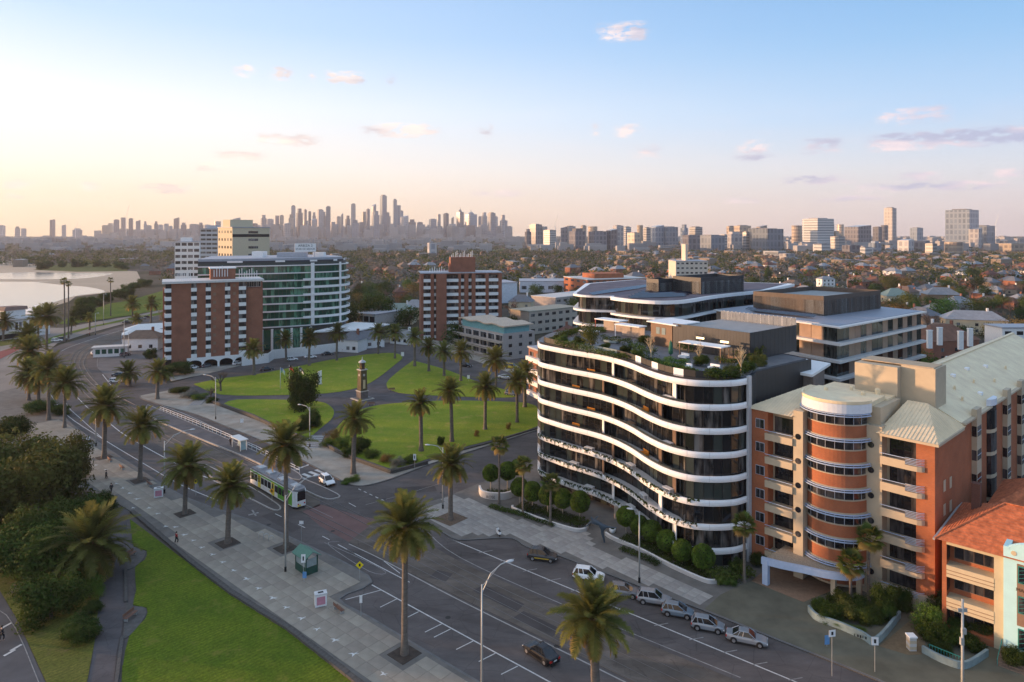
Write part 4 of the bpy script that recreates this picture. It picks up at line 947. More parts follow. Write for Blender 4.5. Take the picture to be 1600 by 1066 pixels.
# balcony balustrades of dark glass, party screens, right end pier
for k in range(NF - 1):
    zb = Z0 + FH * k + .86; rl = resample(offset(crv[8:54], .22), 2.6)
    for a, b in zip(rl[:-1], rl[1:]):
        c = (a + b) / 2 - Vector((BO.x, BO.y)); dd = b - a
        if k >= 3: put('rail_panel', _bc.setdefault('railp', MB().box(-1.25, 1.25, -.012, .012, -.02, .34).mesh('rail_panel', GL_RAIL)), cb, (c.x, c.y, zb), (0, 0, math.atan2(dd.y, dd.x)))
    for s in ((.33, .56) if k % 2 else (.36, .63)):
        i = int(s * (len(crv) - 1)); a = Vector(crv[i]); t = (Vector(crv[i + 1]) - Vector(crv[i - 1])).normalized(); nn = Vector((-t.y, t.x)); c = a + nn * 1.5 - Vector((BO.x, BO.y))
        bx('party_screen', WHITE if (k + int(s * 10)) % 3 == 0 else BRONZE, cb, -.07, .07, -1.1, 1.1, 0, FH - .26).location = (c.x, c.y, zb - .86 + .24 + (FH - .26) / 2); cb.children[-1]
for k in range(NF - 1):
    zb = Z0 + FH * k + .25
    for s in ((.2, .5) if k % 2 else (.27, .44, .6)):
        i = int(s * (len(crv) - 1)); a = Vector(crv[i]); t = (Vector(crv[i + 1]) - Vector(crv[i - 1])).normalized(); c = a + Vector((-t.y, t.x)) * 1.2 - Vector((BO.x, BO.y))
        m_ = (WHITE, TIMBER, mat('orange_fabric', (.55, .20, .02), .8))[0 if k < 3 else (k * 3 + int(s * 10)) % 3]
        f = thing('balcony_table' if m_ is not MATS['orange_fabric'] else 'balcony_sofa', '%s outdoor %s on a balcony of the curved building, %s floor, %s' % ({'white_render': 'white', 'timber': 'timber', 'orange_fabric': 'orange'}[m_.name], 'sofa' if m_.name == 'orange_fabric' else 'table', ORD(k + 2), 'left' if s < .4 else ('middle' if s < .55 else 'right')), 'furniture', (BO.x + c.x, BO.y + c.y, zb), math.atan2(t.y, t.x))
        if m_.name == 'orange_fabric':
            bx('seat', m_, f, -.9, .9, -.4, .4, .15, .42); bx('backrest', m_, f, -.9, .9, .402, .55, .15, .85)
        else:
            bx('table_top', m_, f, -.9, .9, -.45, .45, .70, .76)
            for sx in (-.8, .8):
                for sy in (-.35, .35): bx('leg', m_, f, sx - .04, sx + .04, sy - .04, sy + .04, 0, .70)
# white end pier + dark side wall, lobby
r0 = Vector((34.5, 99.5)) * KS - Vector((BO.x, BO.y)); uu = Vector((.775, .632))
for k in range(9):
    z0 = 0 if k == 0 else Z0 + FH * (k - 1) - .02; z1 = Z0 + FH * k - .05 if k < 8 else 28.15
    a, b = r0, r0 + uu * .8
    MB().prism([a, b, b + Vector((-.632, .775)) * .4, a + Vector((-.632, .775)) * .4], z0, z1).build('end_pier_panel', mat('pier_grey', (.42, .42, .43), .6, var=.05), cb)
r1 = Vector((37.4, 104.6)) * KS - Vector((BO.x, BO.y)); a = r1; wl = (Vector((50.5, 115.2)) * KS - Vector((BO.x, BO.y)) - a); nsd = 12
MB().wall([r1, r0 + uu * .5], .1, 27.75, -.1).build('side_panel', DKMETAL, cb)
for i in range(nsd):
    p, q = a + wl * (i / nsd), a + wl * ((i + .985) / nsd)
    MB().wall([q, p], .1, 27.8, -.12).build('side_panel', DKMETAL, cb)
MB().prism(loc(offset(crv, .4) + [(x * KS, y * KS) for x, y in ((36.8, 104.9), (49.6, 115.2), (43.4, 128.5), (32.5, 146), (16, 152), (8.6, 145), (6, 138))]), 27.52, 27.86).build('roof_deck', ROOFDECK, cb)
BLOND = mat('blond_stone', (.40, .31, .24), .7, var=.1)
bx('entrance_column', BLOND, cb, -2.9, -2.0, -3.7, -3.1, 0, Z0 + .2)
for i in (14, 15, 16):
    a, b = glass_line[i], glass_line[i + 1]; c = (a + b) / 2 - Vector((BO.x, BO.y)); f = bx('entrance_door', mat('maroon_door', (.05, .02, .022), .4), cb, -.66, .66, -.05, .05, 0, Z0 - .1); f.location = (c.x, c.y, Z0 / 2); f.rotation_euler = (0, 0, math.atan2((b - a).y, (b - a).x)); bx('door_pane', GL_CLEAR, f, -.3, .3, -.06, -.052, -.5, .6)
# hanging plants over the three lowest bands
for k in range(3):
    zb = Z0 + FH * k + .86; g = np.random.default_rng(k + 3); cs = []
    lc = resample(offset(crv[4:], -.06), .16)
    for i, p in enumerate(lc[: int(len(lc) * .84)]):
        if g.random() < .30 * (1 + math.sin(i * .41 + k) * .9): continue
        n = g.integers(7, 14); ln = g.uniform(.25, 1.15) * (.55 + .45 * math.sin(i * .9 + k))
        q = np.zeros((n, 3)); q[:, 0] = p.x - BO.x + g.normal(0, .06, n); q[:, 1] = p.y - BO.y + g.normal(0, .06, n) - .05; q[:, 2] = zb + .12 - abs(ln) * g.random(n); cs.append(q)
    c = np.concatenate(cs); n = len(c); t = g.normal(size=(n, 3)); t[:, 2] -= 1.2; t /= np.linalg.norm(t, axis=1, keepdims=True); b = np.cross(t, g.normal(size=(n, 3))); b /= np.linalg.norm(b, axis=1, keepdims=True); s = (.10 + .08 * g.random(n))[:, None]
    v = np.stack([c - t * s, c + b * s * .5, c + t * s, c - b * s * .5], 1).reshape(-1, 3)
    tag(put('hanging_plants', np_mesh('hanging_plants', v, np.arange(4 * n).reshape(-1, 4), LEAF_DARK), cb), kind='stuff')
jm = MB().box(-.012, .012, -.012, .004, 0, .84).mesh('band_joint', mat('joint_grey', (.36, .34, .33), .8))
for k in range(NF):
    jl = resample(crv, 3.3)
    for i in range(1, len(jl) - 1):
        t = jl[i + 1] - jl[i - 1]; put('band_joint', jm, cb, (jl[i].x - BO.x, jl[i].y - BO.y, Z0 + FH * k), (0, 0, math.atan2(t.y, t.x)))
# rooftop: zinc edge, balustrade panels, garden
ROOFZ = 27.9
edge = resample(offset(crv[2:], 1.25), 1.9); kinds = [GL_CLEAR] * 3 + [mat('dark_mesh_rail', (.03, .028, .026), .6)] * 2 + [WHITE] + [MATS['dark_mesh_rail']] * 2
rails = {}
for i, (a, b) in enumerate(zip(edge[:-1], edge[1:])):
    m = MATS['dark_mesh_rail'] if i < 6 else (GL_CLEAR if i < 11 else (WHITE if i in (14, 17, 20) else MATS['dark_mesh_rail']))
    c = (a + b) / 2 - Vector((BO.x, BO.y)); dd = b - a
    put('roof_rail_panel', rails.setdefault(m.name, MB().box(-.92, .92, -.02, .02, 0, 1.15).mesh('roof_rail_panel', m)), cb, (c.x, c.y, ROOFZ), (0, 0, math.atan2(dd.y, dd.x)), (dd.length / 1.9, 1, 1))
zed = MB(); a1, a2 = loc(offset(crv[1:], .3)), loc(offset(crv[1:], 1.2))
for i in range(len(a1) - 1): zed.add([(*a1[i], ROOFZ + .3), (*a1[i + 1], ROOFZ + .3), (*a2[i + 1], ROOFZ + .06), (*a2[i], ROOFZ + .06)], [(0, 1, 2, 3)])
zed.build('zinc_edge', mat('zinc_roof', (.16, .15, .165), .5, .4, var=.15), cb)
def R0(px, py, z=ROOFZ): return G(px, py, z)
def roof_shrub(label, px, py, r, h, k): shrub('roof_shrub', label, 'bush', R0(px, py), r, h, k, 'rooftop garden plants')
def roofhedge(label, pts, wd, h, m):
    P = [R0(*p) for p in pts]; old = globals()['G']
    vs, fs, o = [], [], 0; g = np.random.default_rng(int(P[0].x * 77) % 999)
    for a, b in zip(P[:-1], P[1:]):
        dd = b - a; L = dd.length; n = int(L * 150); u = np.array(dd / L); q = np.array([-u[1], u[0], 0]); s = g.random(n); t = (g.random(n) - .5) * wd
        c = np.array(a)[None] + s[:, None] * np.array(dd)[None] + t[:, None] * q[None]; c[:, 2] = ROOFZ + h * g.random(n) ** .55 * (1 + .18 * np.sin(s * L * 2.1))
        nr = g.normal(size=(n, 3)); nr[:, 2] += .8; nr /= np.linalg.norm(nr, axis=1, keepdims=True); tt = np.cross(nr, g.normal(size=(n, 3))); tt /= np.linalg.norm(tt, axis=1, keepdims=True); bb = np.cross(nr, tt); sz = .12 * (.6 + .8 * g.random(n))[:, None]
        vs.append(np.stack([c - tt * sz, c + bb * sz * .6, c + tt * sz, c - bb * sz * .6], 1).reshape(-1, 3)); fs.append(np.arange(n * 4).reshape(-1, 4) + o); o += n * 4
    tag(put('roof_hedge', np_mesh('roof_hedge', np.concatenate(vs), np.concatenate(fs), m)), label, 'hedge')
roofhedge('leafy hedge along the left rim of the rooftop garden', [(868, 541), (890, 545), (925, 552)], 1.8, 1.4, LEAF_MID)
roofhedge('dark hedge behind the left part of the rooftop garden', [(872, 530), (900, 524), (930, 525)], 2.0, 1.5, LEAF_DARK)
roofhedge('yellow green hedge along the middle rim of the rooftop garden', [(1022, 570), (1045, 578), (1092, 588)], 1.5, 1.0, LEAF_GREEN)
roofhedge('dense dark hedge along the right rim of the rooftop garden', [(1100, 592), (1125, 594), (1150, 590), (1172, 578)], 2.0, 1.3, LEAF_DARK)
roofhedge('dark hedge in the middle of the rooftop garden beside the umbrella', [(988, 548), (1000, 556), (1025, 560)], 2.2, 1.7, LEAF_DARK)
roofhedge('screen of pale green climbers at the right end of the rooftop garden', [(1180, 565), (1208, 553)], .5, 2.0, LEAF_OLIVE)
for _k, (_a, _b, _h, _m) in enumerate([((930, 553), (985, 563), .9, LEAF_MID), ((940, 533), (985, 540), 1.2, LEAF_DARK), ((1040, 566), (1075, 572), .9, LEAF_GREEN), ((1060, 548), (1085, 551), 1.4, LEAF_DARK), ((1120, 566), (1150, 572), 1.0, LEAF_MID), ((1000, 566), (1022, 570), 1.2, LEAF_DARK), ((1150, 560), (1175, 566), 1.3, LEAF_MID), ((860, 535), (905, 518), .8, LEAF_MID)]):
    roofhedge(['low hedge along the glass rail left of the roof trees', 'dark hedge beside the blue covered spa', 'yellow green hedge right of the roof umbrella', 'dark hedge under the pergola', 'green hedge beside the square lounge setting', 'dark hedge under the left bare roof tree', 'green hedge behind the right bare roof tree', 'low hedge along the back left roof edge'][_k], [_a, _b], 1.7, _h, _m)
roof_shrub('clipped round bush in a planter in the middle of the roof garden', 1095, 572, 1.6, 1.9, 'dark')
roof_shrub('dark bush left of the green umbrella on the roof', 1008, 540, 1.6, 2.2, 'dark')
roof_shrub('yellowish bush beside the white canopies on the roof', 938, 519, 1.6, 1.2, 'green')
for _x, _y, _r, _h, _kd, _lb in [(880, 536, 1.5, 1.6, 'mid', 'leafy bush near the left rim of the roof garden'), (905, 540, 1.6, 1.7, 'dark', 'dark bush left of the yellow roof tree'), (945, 546, 1.3, 1.2, 'mid', 'green bush right of the yellow roof tree'), (978, 552, 1.6, 1.5, 'dark', 'dark bush beside the roof spa'), (995, 560, 1.5, 1.6, 'mid', 'green bush left of the first bare roof tree'), (1035, 572, 1.5, 1.3, 'green', 'bright green bush in front of the green parasol'), (1060, 580, 1.5, 1.2, 'green', 'bright green bush right of the green parasol'), (1080, 586, 1.4, 1.2, 'mid', 'green bush at the middle rim of the roof'), (1118, 590, 1.8, 1.5, 'dark', 'dark bush at the right rim of the roof'), (1142, 589, 1.8, 1.6, 'mid', 'leafy bush beside the right bare roof tree'), (1165, 581, 1.8, 1.6, 'dark', 'dark bush at the right end of the roof garden'), (1185, 571, 1.6, 1.8, 'olive', 'olive bush by the climber screen on the roof')]:
    roof_shrub(_lb, _x, _y, _r, _h, _kd)
roof_shrub('purple flowering plant on the left of the roof garden', 926, 538, .7, .9, 'autumn')
mat('pale_branch', (.42, .34, .22), .8, var=.1)
RTWIG = bare_crown(5); RTWIG.materials.clear(); RTWIG.materials.append(MATS['pale_branch'])
for px, py, h, r, kd, lab in [(924, 548, 5.2, 2.4, 'olive', 'leafy yellow frangipani tree at the left of the rooftop garden'), (1017, 562, 4.8, 2.1, 'bare', 'bare pale branched tree left of the green umbrella'), (1093, 570, 4.0, 1.7, 'bare', 'bare pale tree in the round planter on the roof'), (1158, 585, 4.8, 2.1, 'bare', 'bare pale branched tree at the right of the rooftop garden')]:
    t = tree('roof_tree', lab, 'tree', R0(px, py), r, h, kd, trunk=False)
    put('trunk', _bc.setdefault('rtrunk', branches(9, 7, 1.5, .7, .06).mesh('trunk', MATS['pale_branch'])), t, None, None, (r * .9, r * .9, h / 1.9))
    if kd == 'bare':
        for c in t.children:
            if c.name.startswith('crown'):
                bpy.data.objects.remove(c); break
        put('twigs', RTWIG, t, None, None, (r * .8, r * .8, h / 1.7))
um = thing('umbrella', 'closed dark green parasol on the rooftop terrace', 'umbrella', R0(1048, 560)); MB().lathe([(.05, 0), (.05, .6), (.42, .9), (.36, 1.8), (.22, 2.8), (.05, 3.1)], 10).build('folded_canopy', mat('green_canvas', (.03, .12, .07), .8), um, True); MB().lathe([(.03, 3.1), (.03, 3.3)], 6).build('pole_tip', TIMBER, um)
pg = thing('pergola', 'white framed pergola in front of the dark rooftop penthouse', 'pergola', R0(1100, 561), FRONT_ANG)
bx('roof_frame', WHITE, pg, -4.2, 4.2, -1.5, 1.5, 2.5, 2.66)
for sx in (-4, 4):
    for sy in (-1.35, 1.35): bx('post', TIMBER, pg, sx - .07, sx + .07, sy - .07, sy + .07, 0, 2.5)
LAMP = bpy.data.materials.new('warm_lamp'); LAMP.use_nodes = True; LAMP.node_tree.nodes['Principled BSDF'].inputs['Emission Color'].default_value = (1, .72, .3, 1); LAMP.node_tree.nodes['Principled BSDF'].inputs['Emission Strength'].default_value = 1.6
for i, (px, py) in enumerate([(1094, 555), (1132, 562)]):
    t = thing('terrace_lamp', 'lit yellow bar lamp on a timber post on the roof terrace, %s of two' % ('left', 'right')[i], 'lamp', R0(px, py), FRONT_ANG); bx('post', TIMBER, t, -.1, .1, -.1, .1, 0, 2.9); bx('lamp_bar', LAMP, t, -.75, .75, -.12, .12, 2.9, 3.2)
for i, (px, py, a, b, m) in enumerate([(1140, 565, 2.6, 1.3, TIMBER), (1068, 560, 1.6, 1.0, WHITE), (1115, 578, 1.7, .8, WHITE), (1075, 577, 1.0, .6, WHITE), (955, 536, 3.2, .9, GL_CLEAR)]):
    t = thing('terrace_table', ['square timber lounge setting around the fire table at the right of the roof', 'pale outdoor sofa right of the green umbrella', 'white outdoor sofa near the right hedge on the roof', 'small white chaise beside the round bush on the roof', 'glass topped spa with blue cover at the left of the roof'][i], 'furniture', R0(px, py), FRONT_ANG)
    bx('seat', m, t, -a / 2, a / 2, -b / 2, b / 2, .12, .5); bx('backrest', m, t, -a / 2, a / 2, b / 2 + .002, b / 2 + .2, .12, .85); bx('base', DKMETAL2, t, -a / 2 + .1, a / 2 - .1, -b / 2 + .1, b / 2 - .1, 0, .118)
for i, (px, py, a, b, h) in enumerate([(955, 518, 7, 3.2, 2.7), (985, 527, 6.5, 2.6, 2.6), (920, 523, 4.0, 2.5, .9)]):
    t = thing('roof_pavilion', ['white canopy with red post at the back of the roof garden', 'long white counter canopy behind the roof trees', 'low white roof counter at the left'][i], 'pavilion', R0(px, py), FRONT_ANG)
    bx('canopy', WHITE, t, -a / 2, a / 2, -b / 2, b / 2, h - .2, h); bx('back_wall', mat('warm_panel', (.33, .27, .23), .7), t, -a / 2 + .3, a / 2 - .3, b / 2 - .4, b / 2 - .2, 0, h - .202)
    bx('post', mat('red_post', (.35, .06, .04), .6) if i == 0 else WHITE, t, -a / 2 + .1, -a / 2 + .25, -b / 2 + .1, -b / 2 + .25, 0, h - .202)
# penthouse: dark panelled block with a screened court on top
ph = thing('rooftop_penthouse', 'dark panelled penthouse block with a glass screened court on the curved building', 'building', R0(1017, 538), 0)
def rel(t, *ps): return [Vector((p[0] - t.location.x, p[1] - t.location.y)) for p in ps]
A_, B_, C_ = R0(1017, 538), R0(1172, 564), R0(1251, 549)
A2 = R0(1052, 544.8)
w0, w1 = rel(ph, A2, B_); back = (w1 - w0).normalized(); nrm = Vector((-back.y, back.x)); D = (C_ - B_).length
MB().prism([w0, w1, w1 + nrm * D, w0 + nrm * D], .0, 4.2).build('body', DKMETAL2, ph)
nseg = 26
for i in range(nseg):
    p, q = w0.lerp(w1, i / nseg), w0.lerp(w1, (i + .97) / nseg); MB().wall([p, q], .02, 4.8, -.1).build('cladding_panel', DKMETAL, ph)
for i in range(12):
    p, q = w1 + nrm * (D * i / 12), w1 + nrm * (D * (i + .97) / 12); MB().wall([p, q], .02, 4.8, -.1).build('cladding_panel', DKMETAL, ph)
for i in range(18):
    p, q = (w0 + nrm * D).lerp(w1 + nrm * D, i / 18), (w0 + nrm * D).lerp(w1 + nrm * D, (i + .95) / 18); MB().wall([p, q], 4.2, 6.0, .06).build('glass_screen', mat('screen_glass', (.20, .21, .22), .1, var=.1, spec=.6), ph); MB().wall([q - back * .1, q], 4.2, 6.1, .12).build('screen_post', WHITE, ph)
MB().prism([w0 + nrm * .3 + back * .3, w1 + nrm * .3 - back * .3, w1 + nrm * (D - .3) - back * .3, w0 + nrm * (D - .3) + back * .3], 4.2, 4.32).build('court_floor', mat('court_pale', (.26, .255, .25), .8), ph)
b0 = rel(ph, A_)[0]
MB().prism([b0, b0.lerp(w0, .95), b0.lerp(w0, .95) + nrm * 6, b0 + nrm * 6], 0, 4.4).build('stair_block', BRONZE, ph)
MB().prism([b0 - back * .6 - nrm * .6, b0.lerp(w0, 1.2) - nrm * .6, b0.lerp(w0, 1.2) + nrm * 7, b0 - back * .6 + nrm * 7], 4.4, 4.6).build('canopy', WHITE, ph)
for s in (.25, .5): p = b0.lerp(w0, s); q = b0.lerp(w0, s + .16); MB().wall([p, q], 2.3, 3.6, -.06).build('window', GL_CLEAR, ph)
# planted beds in front of the curved building
hedge('planted_bed', 'dark clipped groundcover bed left of the entrance of the curved building', [(812, 794), (860, 806), (908, 822), (914, 826)], 3.2, .75, LEAF_DARK, 420, .10, cat='planting')
hedge('planted_bed', 'narrow dark planting strip at the pavement left of the entrance', [(765, 794), (812, 806), (868, 824)], 1.5, .5, LEAF_DARK, 220, .10, cat='planting')
hedge('planted_bed', 'dark clipped groundcover bed right of the entrance under the round trees', [(974, 845), (1010, 858), (1060, 884), (1110, 904)], 3.0, .85, LEAF_DARK, 420, .10, cat='planting')
hedge('planted_bed', 'triangular dark planting strip at the pavement right of the entrance', [(970, 860), (1000, 872), (1030, 886)], 1.5, .5, LEAF_DARK, 200, .10, cat='planting')
hedge('planted_bed', 'low planting in the lettered corner planter', [(760, 775), (790, 776), (825, 772)], 2.6, .8, LEAF_DARK, 300, .1, cat='planting')
hedge('planted_bed', 'spiky green plants at the right end of the curved building', [(1112, 912), (1150, 905), (1170, 900)], 3.2, 1.3, LEAF_MID, 260, .16, cat='planting')
PLW = mat('pale_planter', (.42, .40, .38), .8, var=.08, scale=.8)
def lowwall(name, label, pts, h, t, m, cat='planter'):
    P = [G(*p) for p in pts]; o = P[0]; th = thing(name, label, cat, (o.x, o.y, .1)); S = [(p.x - o.x, p.y - o.y) for p in smooth_line([(p.x, p.y) for p in P], 5)]
    MB().wall(S, 0, h, t).build('wall', m, th); MB().wall(S, h + .003, h + .06, t * 1.05).build('coping', m if cat == 'wall' else WHITE2, th)
    return th
lowwall('planter_wall', 'pale curved planter wall in front of the left round trees', [(800, 795), (803, 800), (850, 818), (895, 832), (914, 832), (920, 826)], .55, .3, PLW)
lowwall('planter_wall', 'pale curved planter wall in front of the right round trees', [(945, 838), (958, 846), (1000, 864), (1050, 890), (1100, 912), (1120, 914)], .55, .3, PLW)
lw = lowwall('lettered_planter', 'pale curved planter wall with dark lettering at the corner', [(748, 770), (752, 778), (768, 782), (790, 782), (808, 776)], 1.25, .35, PLW)
def text(body, parent, loc_, rot, size, m, name='lettering', ext=.01, align='CENTER'):
    cu = bpy.data.curves.new(name, 'FONT'); cu.body = body; cu.size = size; cu.extrude = ext; cu.align_x = align; cu.align_y = 'CENTER'; cu.materials.append(m)
    tmp = bpy.data.objects.new('tmp', cu); C.objects.link(tmp); me = bpy.data.meshes.new_from_object(tmp.evaluated_get(bpy.context.evaluated_depsgraph_get())); bpy.data.objects.remove(tmp); me.name = name
    return put(name, me, parent, loc_, rot)
INK = mat('black_ink', (.012, .012, .012), .7)
q = G(768, 783); text('ROSE', lw, (q.x - lw.location.x - .15, q.y - lw.location.y - .42, .75), (R(90), 0, R(-8)), .72, INK)
# sculpture at the entrance: long-limbed figure on one leg, arms thrown out
SC = mat('blue_bronze', (.055, .075, .095), .45, .3, var=.15, scale=3)
def skin(name, m, parent, verts, edges, radii):
    me = bpy.data.meshes.new(name); me.from_pydata(verts, edges, []); me.materials.append(m); o = put(name, me, parent)
    md = o.modifiers.new('skin', 'SKIN'); 
    for i, r in enumerate(radii): me.skin_vertices[0].data[i].radius = (r, r) if not isinstance(r, tuple) else r
    me.skin_vertices[0].data[0].use_root = True
    md.use_smooth_shade = True; s = o.modifiers.new('sub', 'SUBSURF'); s.levels = 2; s.render_levels = 2; return o
st = thing('sculpture', 'tall dark blue bronze figure sculpture with outstretched arms before the entrance', 'sculpture', G(943, 849), math.atan2(-.3, .95))
skin('figure', SC, st, [(-.3, 0, 2.9), (-.9, 0, 3.15), (-1.6, 0, 3.35), (-1.9, 0, 3.7), (-2.0, 0, 4.05), (0, 0, 2.7), (-.25, .05, 1.7), (.05, 0, .75), (.15, 0, .1), (.35, -.1, .05), (.5, 0, 2.75), (1.3, 0, 2.72), (2.1, 0, 2.75), (-2.2, .1, 3.0), (-2.6, .1, 2.5), (-3.1, .1, 2.1), (-1.4, .5, 3.6), (-1.0, .9, 3.9)],
     [(0, 1), (1, 2), (2, 3), (3, 4), (0, 5), (5, 6), (6, 7), (7, 8), (8, 9), (5, 10), (10, 11), (11, 12), (2, 13), (13, 14), (14, 15), (2, 16), (16, 17)], [.38, .42, .34, .16, .24, .36, .26, .18, .11, .10, .22, .13, .08, .2, .14, .09, .15, .09])
MB().lathe([(.55, 0), (.55, .05), (.5, .06)], 16).build('base_plate', SC, st, True)
for px, py, lab in [(957, 833, 'white round planter pot right of the sculpture')]:
    t = thing('planter_pot', lab, 'pot', G(px, py)); MB().lathe([(.3, 0), (.5, .35), (.55, .8), (.48, .8), (.44, .6)], 16).build('pot', WHITE, t, True); put('foliage', BUSH['dark'][0], t, (0, 0, .55), None, .4)
# ------------------------------------------------------------------ the two wings behind
GL_GREEN = glass_mat('wing_glazing', (.012, .017, .018), (.10, .115, .11), .05, .7)
Z2 = 34.0
w2 = thing('glass_wing_building', 'dark glazed apartment wing with white curved slabs and solar panels on top', 'building', (35, 165, 0))
def rl2(ps): return [(p[0] - 35, p[1] - 165) for p in ps]
L1 = [(15.5, 173), (15.6, 170), (18, 166.5), (23, 165), (28, 164.5)]
L2 = [(23.5, 163), (24.6, 160.5), (27.5, 156.5), (32, 153), (37, 153.3), (41.5, 157), (48, 164.5), (56, 172), (66, 180)]
BK = [(84, 205), (40, 222), (22, 205)]
l1 = [(p.x, p.y) for p in smooth_line(L1, 4)]; l2 = [(p.x, p.y) for p in smooth_line(L2, 4)]
allf = l1 + l2
MB().prism(rl2(offset(l1, 1.5) + offset(l2, 1.5) + BK), 0, Z2 - .1).build('core', DKMETAL2, w2)
for k in range(4):
    z = Z2 - 3.5 * k
    MB().prism(rl2(l1 + [(40, 168), (84, 205), (40, 222), (22, 205)]), z - .02 - (0 if k else 0), z + .42).build('curved_slab' if k else 'roof_slab', WHITE, w2)
    MB().prism(rl2(l2 + [(84, 203), (50, 205), (26, 172)]), z + .02 - .3, z + .44 - .3 if k else z + .45).build('curved_slab' if k else 'roof_slab', WHITE, w2)
    if k < 3:
        for ln in (l1, l2):
            g = resample(offset(ln, 1.4), 1.3)
            for a, b in zip(g[:-1], g[1:]):
                c = (a + b) / 2 - Vector((35, 165)); dd = b - a
                put('glass_pane', pane, w2, (c.x, c.y, z - 3.08), (0, 0, math.atan2(dd.y, dd.x)), (dd.length - .06, 1, 3.05 / 2.42)); put('mullion', mull, w2, (a.x - 35, a.y - 165, z - 3.08), (0, 0, math.atan2(dd.y, dd.x)), (.8, 1, 3.05 / 3.2))
sp_me = MB().add([(-.8, -.5, 0), (.8, -.5, 0), (.8, .5, .28), (-.8, .5, .28), (-.8, -.5, -.04), (.8, -.5, -.04), (.8, .5, .24), (-.8, .5, .24)], [(0, 1, 2, 3), (7, 6, 5, 4), (0, 4, 5, 1), (2, 6, 7, 3), (1, 5, 6, 2), (3, 7, 4, 0)]).mesh('solar_panel', SOLAR)
def solar(px0, py0, px1, py1, rows, n, z, dy, lab, par):
    for r_ in range(rows):
        a, b = G(px0 + r_ * dy[0], py0 + r_ * dy[1], z), G(px1 + r_ * dy[0], py1 + r_ * dy[1], z)
        for i in range(n):
            p = a.lerp(b, i / (n - 1)); dd = b - a; put('solar_panel', sp_me, par, (p.x - par.location.x, p.y - par.location.y, z + .42), (0, 0, math.atan2(dd.y, dd.x)), (min(1.4, dd.length / (n - 1) / 1.68), 1.35, 1.5))
MB().prism(rl2(offset(l1, .9) + [(24.5, 166), (42, 170), (62, 182), (82, 203.5), (40, 220), (23.5, 204)]), Z2 + .46, Z2 + .5).build('roof_sheet', mat('mauve_roof', (.13, .12, .14), .95, var=.2, scale=.3, spec=.05), w2); MB().prism(rl2(offset(l2, .9) + [(80, 201), (50, 203), (27, 172)]), Z2 + .505, Z2 + .54).build('roof_sheet', MATS['mauve_roof'], w2)
solar(985, 468.5, 1068, 465.5, 5, 22, Z2 + .3, (5, -2.2), '', w2); solar(925, 463, 995, 453, 3, 20, Z2 + .3, (10, -2), '', w2)
def plant_box(label, pts, h, z, m, seg):
    P = [G(*p, z) for p in pts]; o = P[1]; t = thing('plant_screen', label, 'plant screen', (o.x, o.y, z))
    q = [Vector((p.x - o.x, p.y - o.y)) for p in P]; d4 = q[0] + q[2] - q[1]
    MB().prism([v * .985 for v in (q[0], q[1], q[2], d4)], 0, h - 1.0).build('roof_well', mat('well_grey', (.22, .23, .23), .7), t)
    for a, b, n in ((q[0], q[1], seg[0]), (q[1], q[2], seg[1]), (q[2], d4, seg[0]), (d4, q[0], seg[1])):
        for i in range(n):
            c, e = a.lerp(b, i / n), a.lerp(b, (i + .975) / n); MB().wall([c, e], 0, h, .12).build('cladding_panel', m, t)
    return t
plant_box('large dark plant screen on the glazed wing behind the roof garden', [(1051, 457), (1095, 461), (1162, 455)], 4.2, Z2 + .46, DKMETAL, (14, 26))
plant_box('smaller dark plant screen left on the glazed wing', [(1010, 457), (1029, 459), (1051, 457)], 3.6, Z2 + .46, DKMETAL, (6, 8))
# brown panelled wing
w3 = thing('brown_wing_building', 'brown panelled apartment wing with pale sharp edged slabs and flat roof', 'building', (63, 131.6, 0))
def rl3(ps): return [Vector((p[0] - 63, p[1] - 131.6)) for p in ps]
cL, c0, cR = rl3([(47.5, 160.5), (63, 131.6), (95, 157)]); cB = cL + cR
BROWN = mat('brown_panel', (.27, .185, .135), .7, var=.1, scale=.8, rand=.08)
SLABW = mat('pale_slab', (.52, .51, .50), .6, var=.06)
inset = lambda p, k: Vector((p.x, p.y)) * k
uL, uR = cL.normalized(), cR.normalized(); ins = (uL + uR)
MB().prism([cL + uR * 1.3, c0 + ins * 1.3, cR + uL * 1.3, cB], 0, 31.2).build('core', DKMETAL2, w3)
NF3 = 9
for k in range(7):
    z = 31.4 - 3.4 * k; th_ = .28 if k == 0 else .5
    MB().prism([cL - uR * .3, c0 - ins * (.5 if k else .7), cR - uL * .3, cB], z, z + th_).build('floor_slab' if k else 'roof_slab', SLABW, w3)
    for a, b, n, wi in ((cL + uR * .9, c0 + ins * .9, 11, (3, 7, 10)), (c0 + ins * .9, cR + uL * .9, 16, (0, 1, 4, 6, 7, 9, 11, 13, 15))):
        for i in range(n):
            p, q = a.lerp(b, i / n), a.lerp(b, (i + .96) / n)
            MB().wall([p, q], z - 3.4 + .5, z, .15 if i not in wi else .08).build('glass_pane' if i in wi else 'wall_panel', GL_GREEN if i in wi else BROWN, w3)
MB().prism([v * .97 + (cB * .015) for v in (cL, c0, cR, cB)], 31.69, 31.78).build('roof_sheet', mat('blue_grey_roof', (.22, .24, .29), .5, .1, var=.1), w3)
plant_box('big brown lit plant screen on the flat roof of the brown wing', [(1177, 484), (1287, 494), (1376, 482)], 4.3, 31.8, mat('screen_brown', (.085, .068, .058), .5, .3, var=.1), (22, 26))
solar(1178, 488, 1270, 498, 2, 13, 31.8, (-8, -2.2), '', w3)
MB().prism([cL + Vector((-9, -3)), cL + Vector((-1, -6)), c0 * .3 + cL * .7 + Vector((-1.5, -.5)), cL + Vector((0, 4))], 27.6, 28.0).build('link_roof', SLABW, w3)
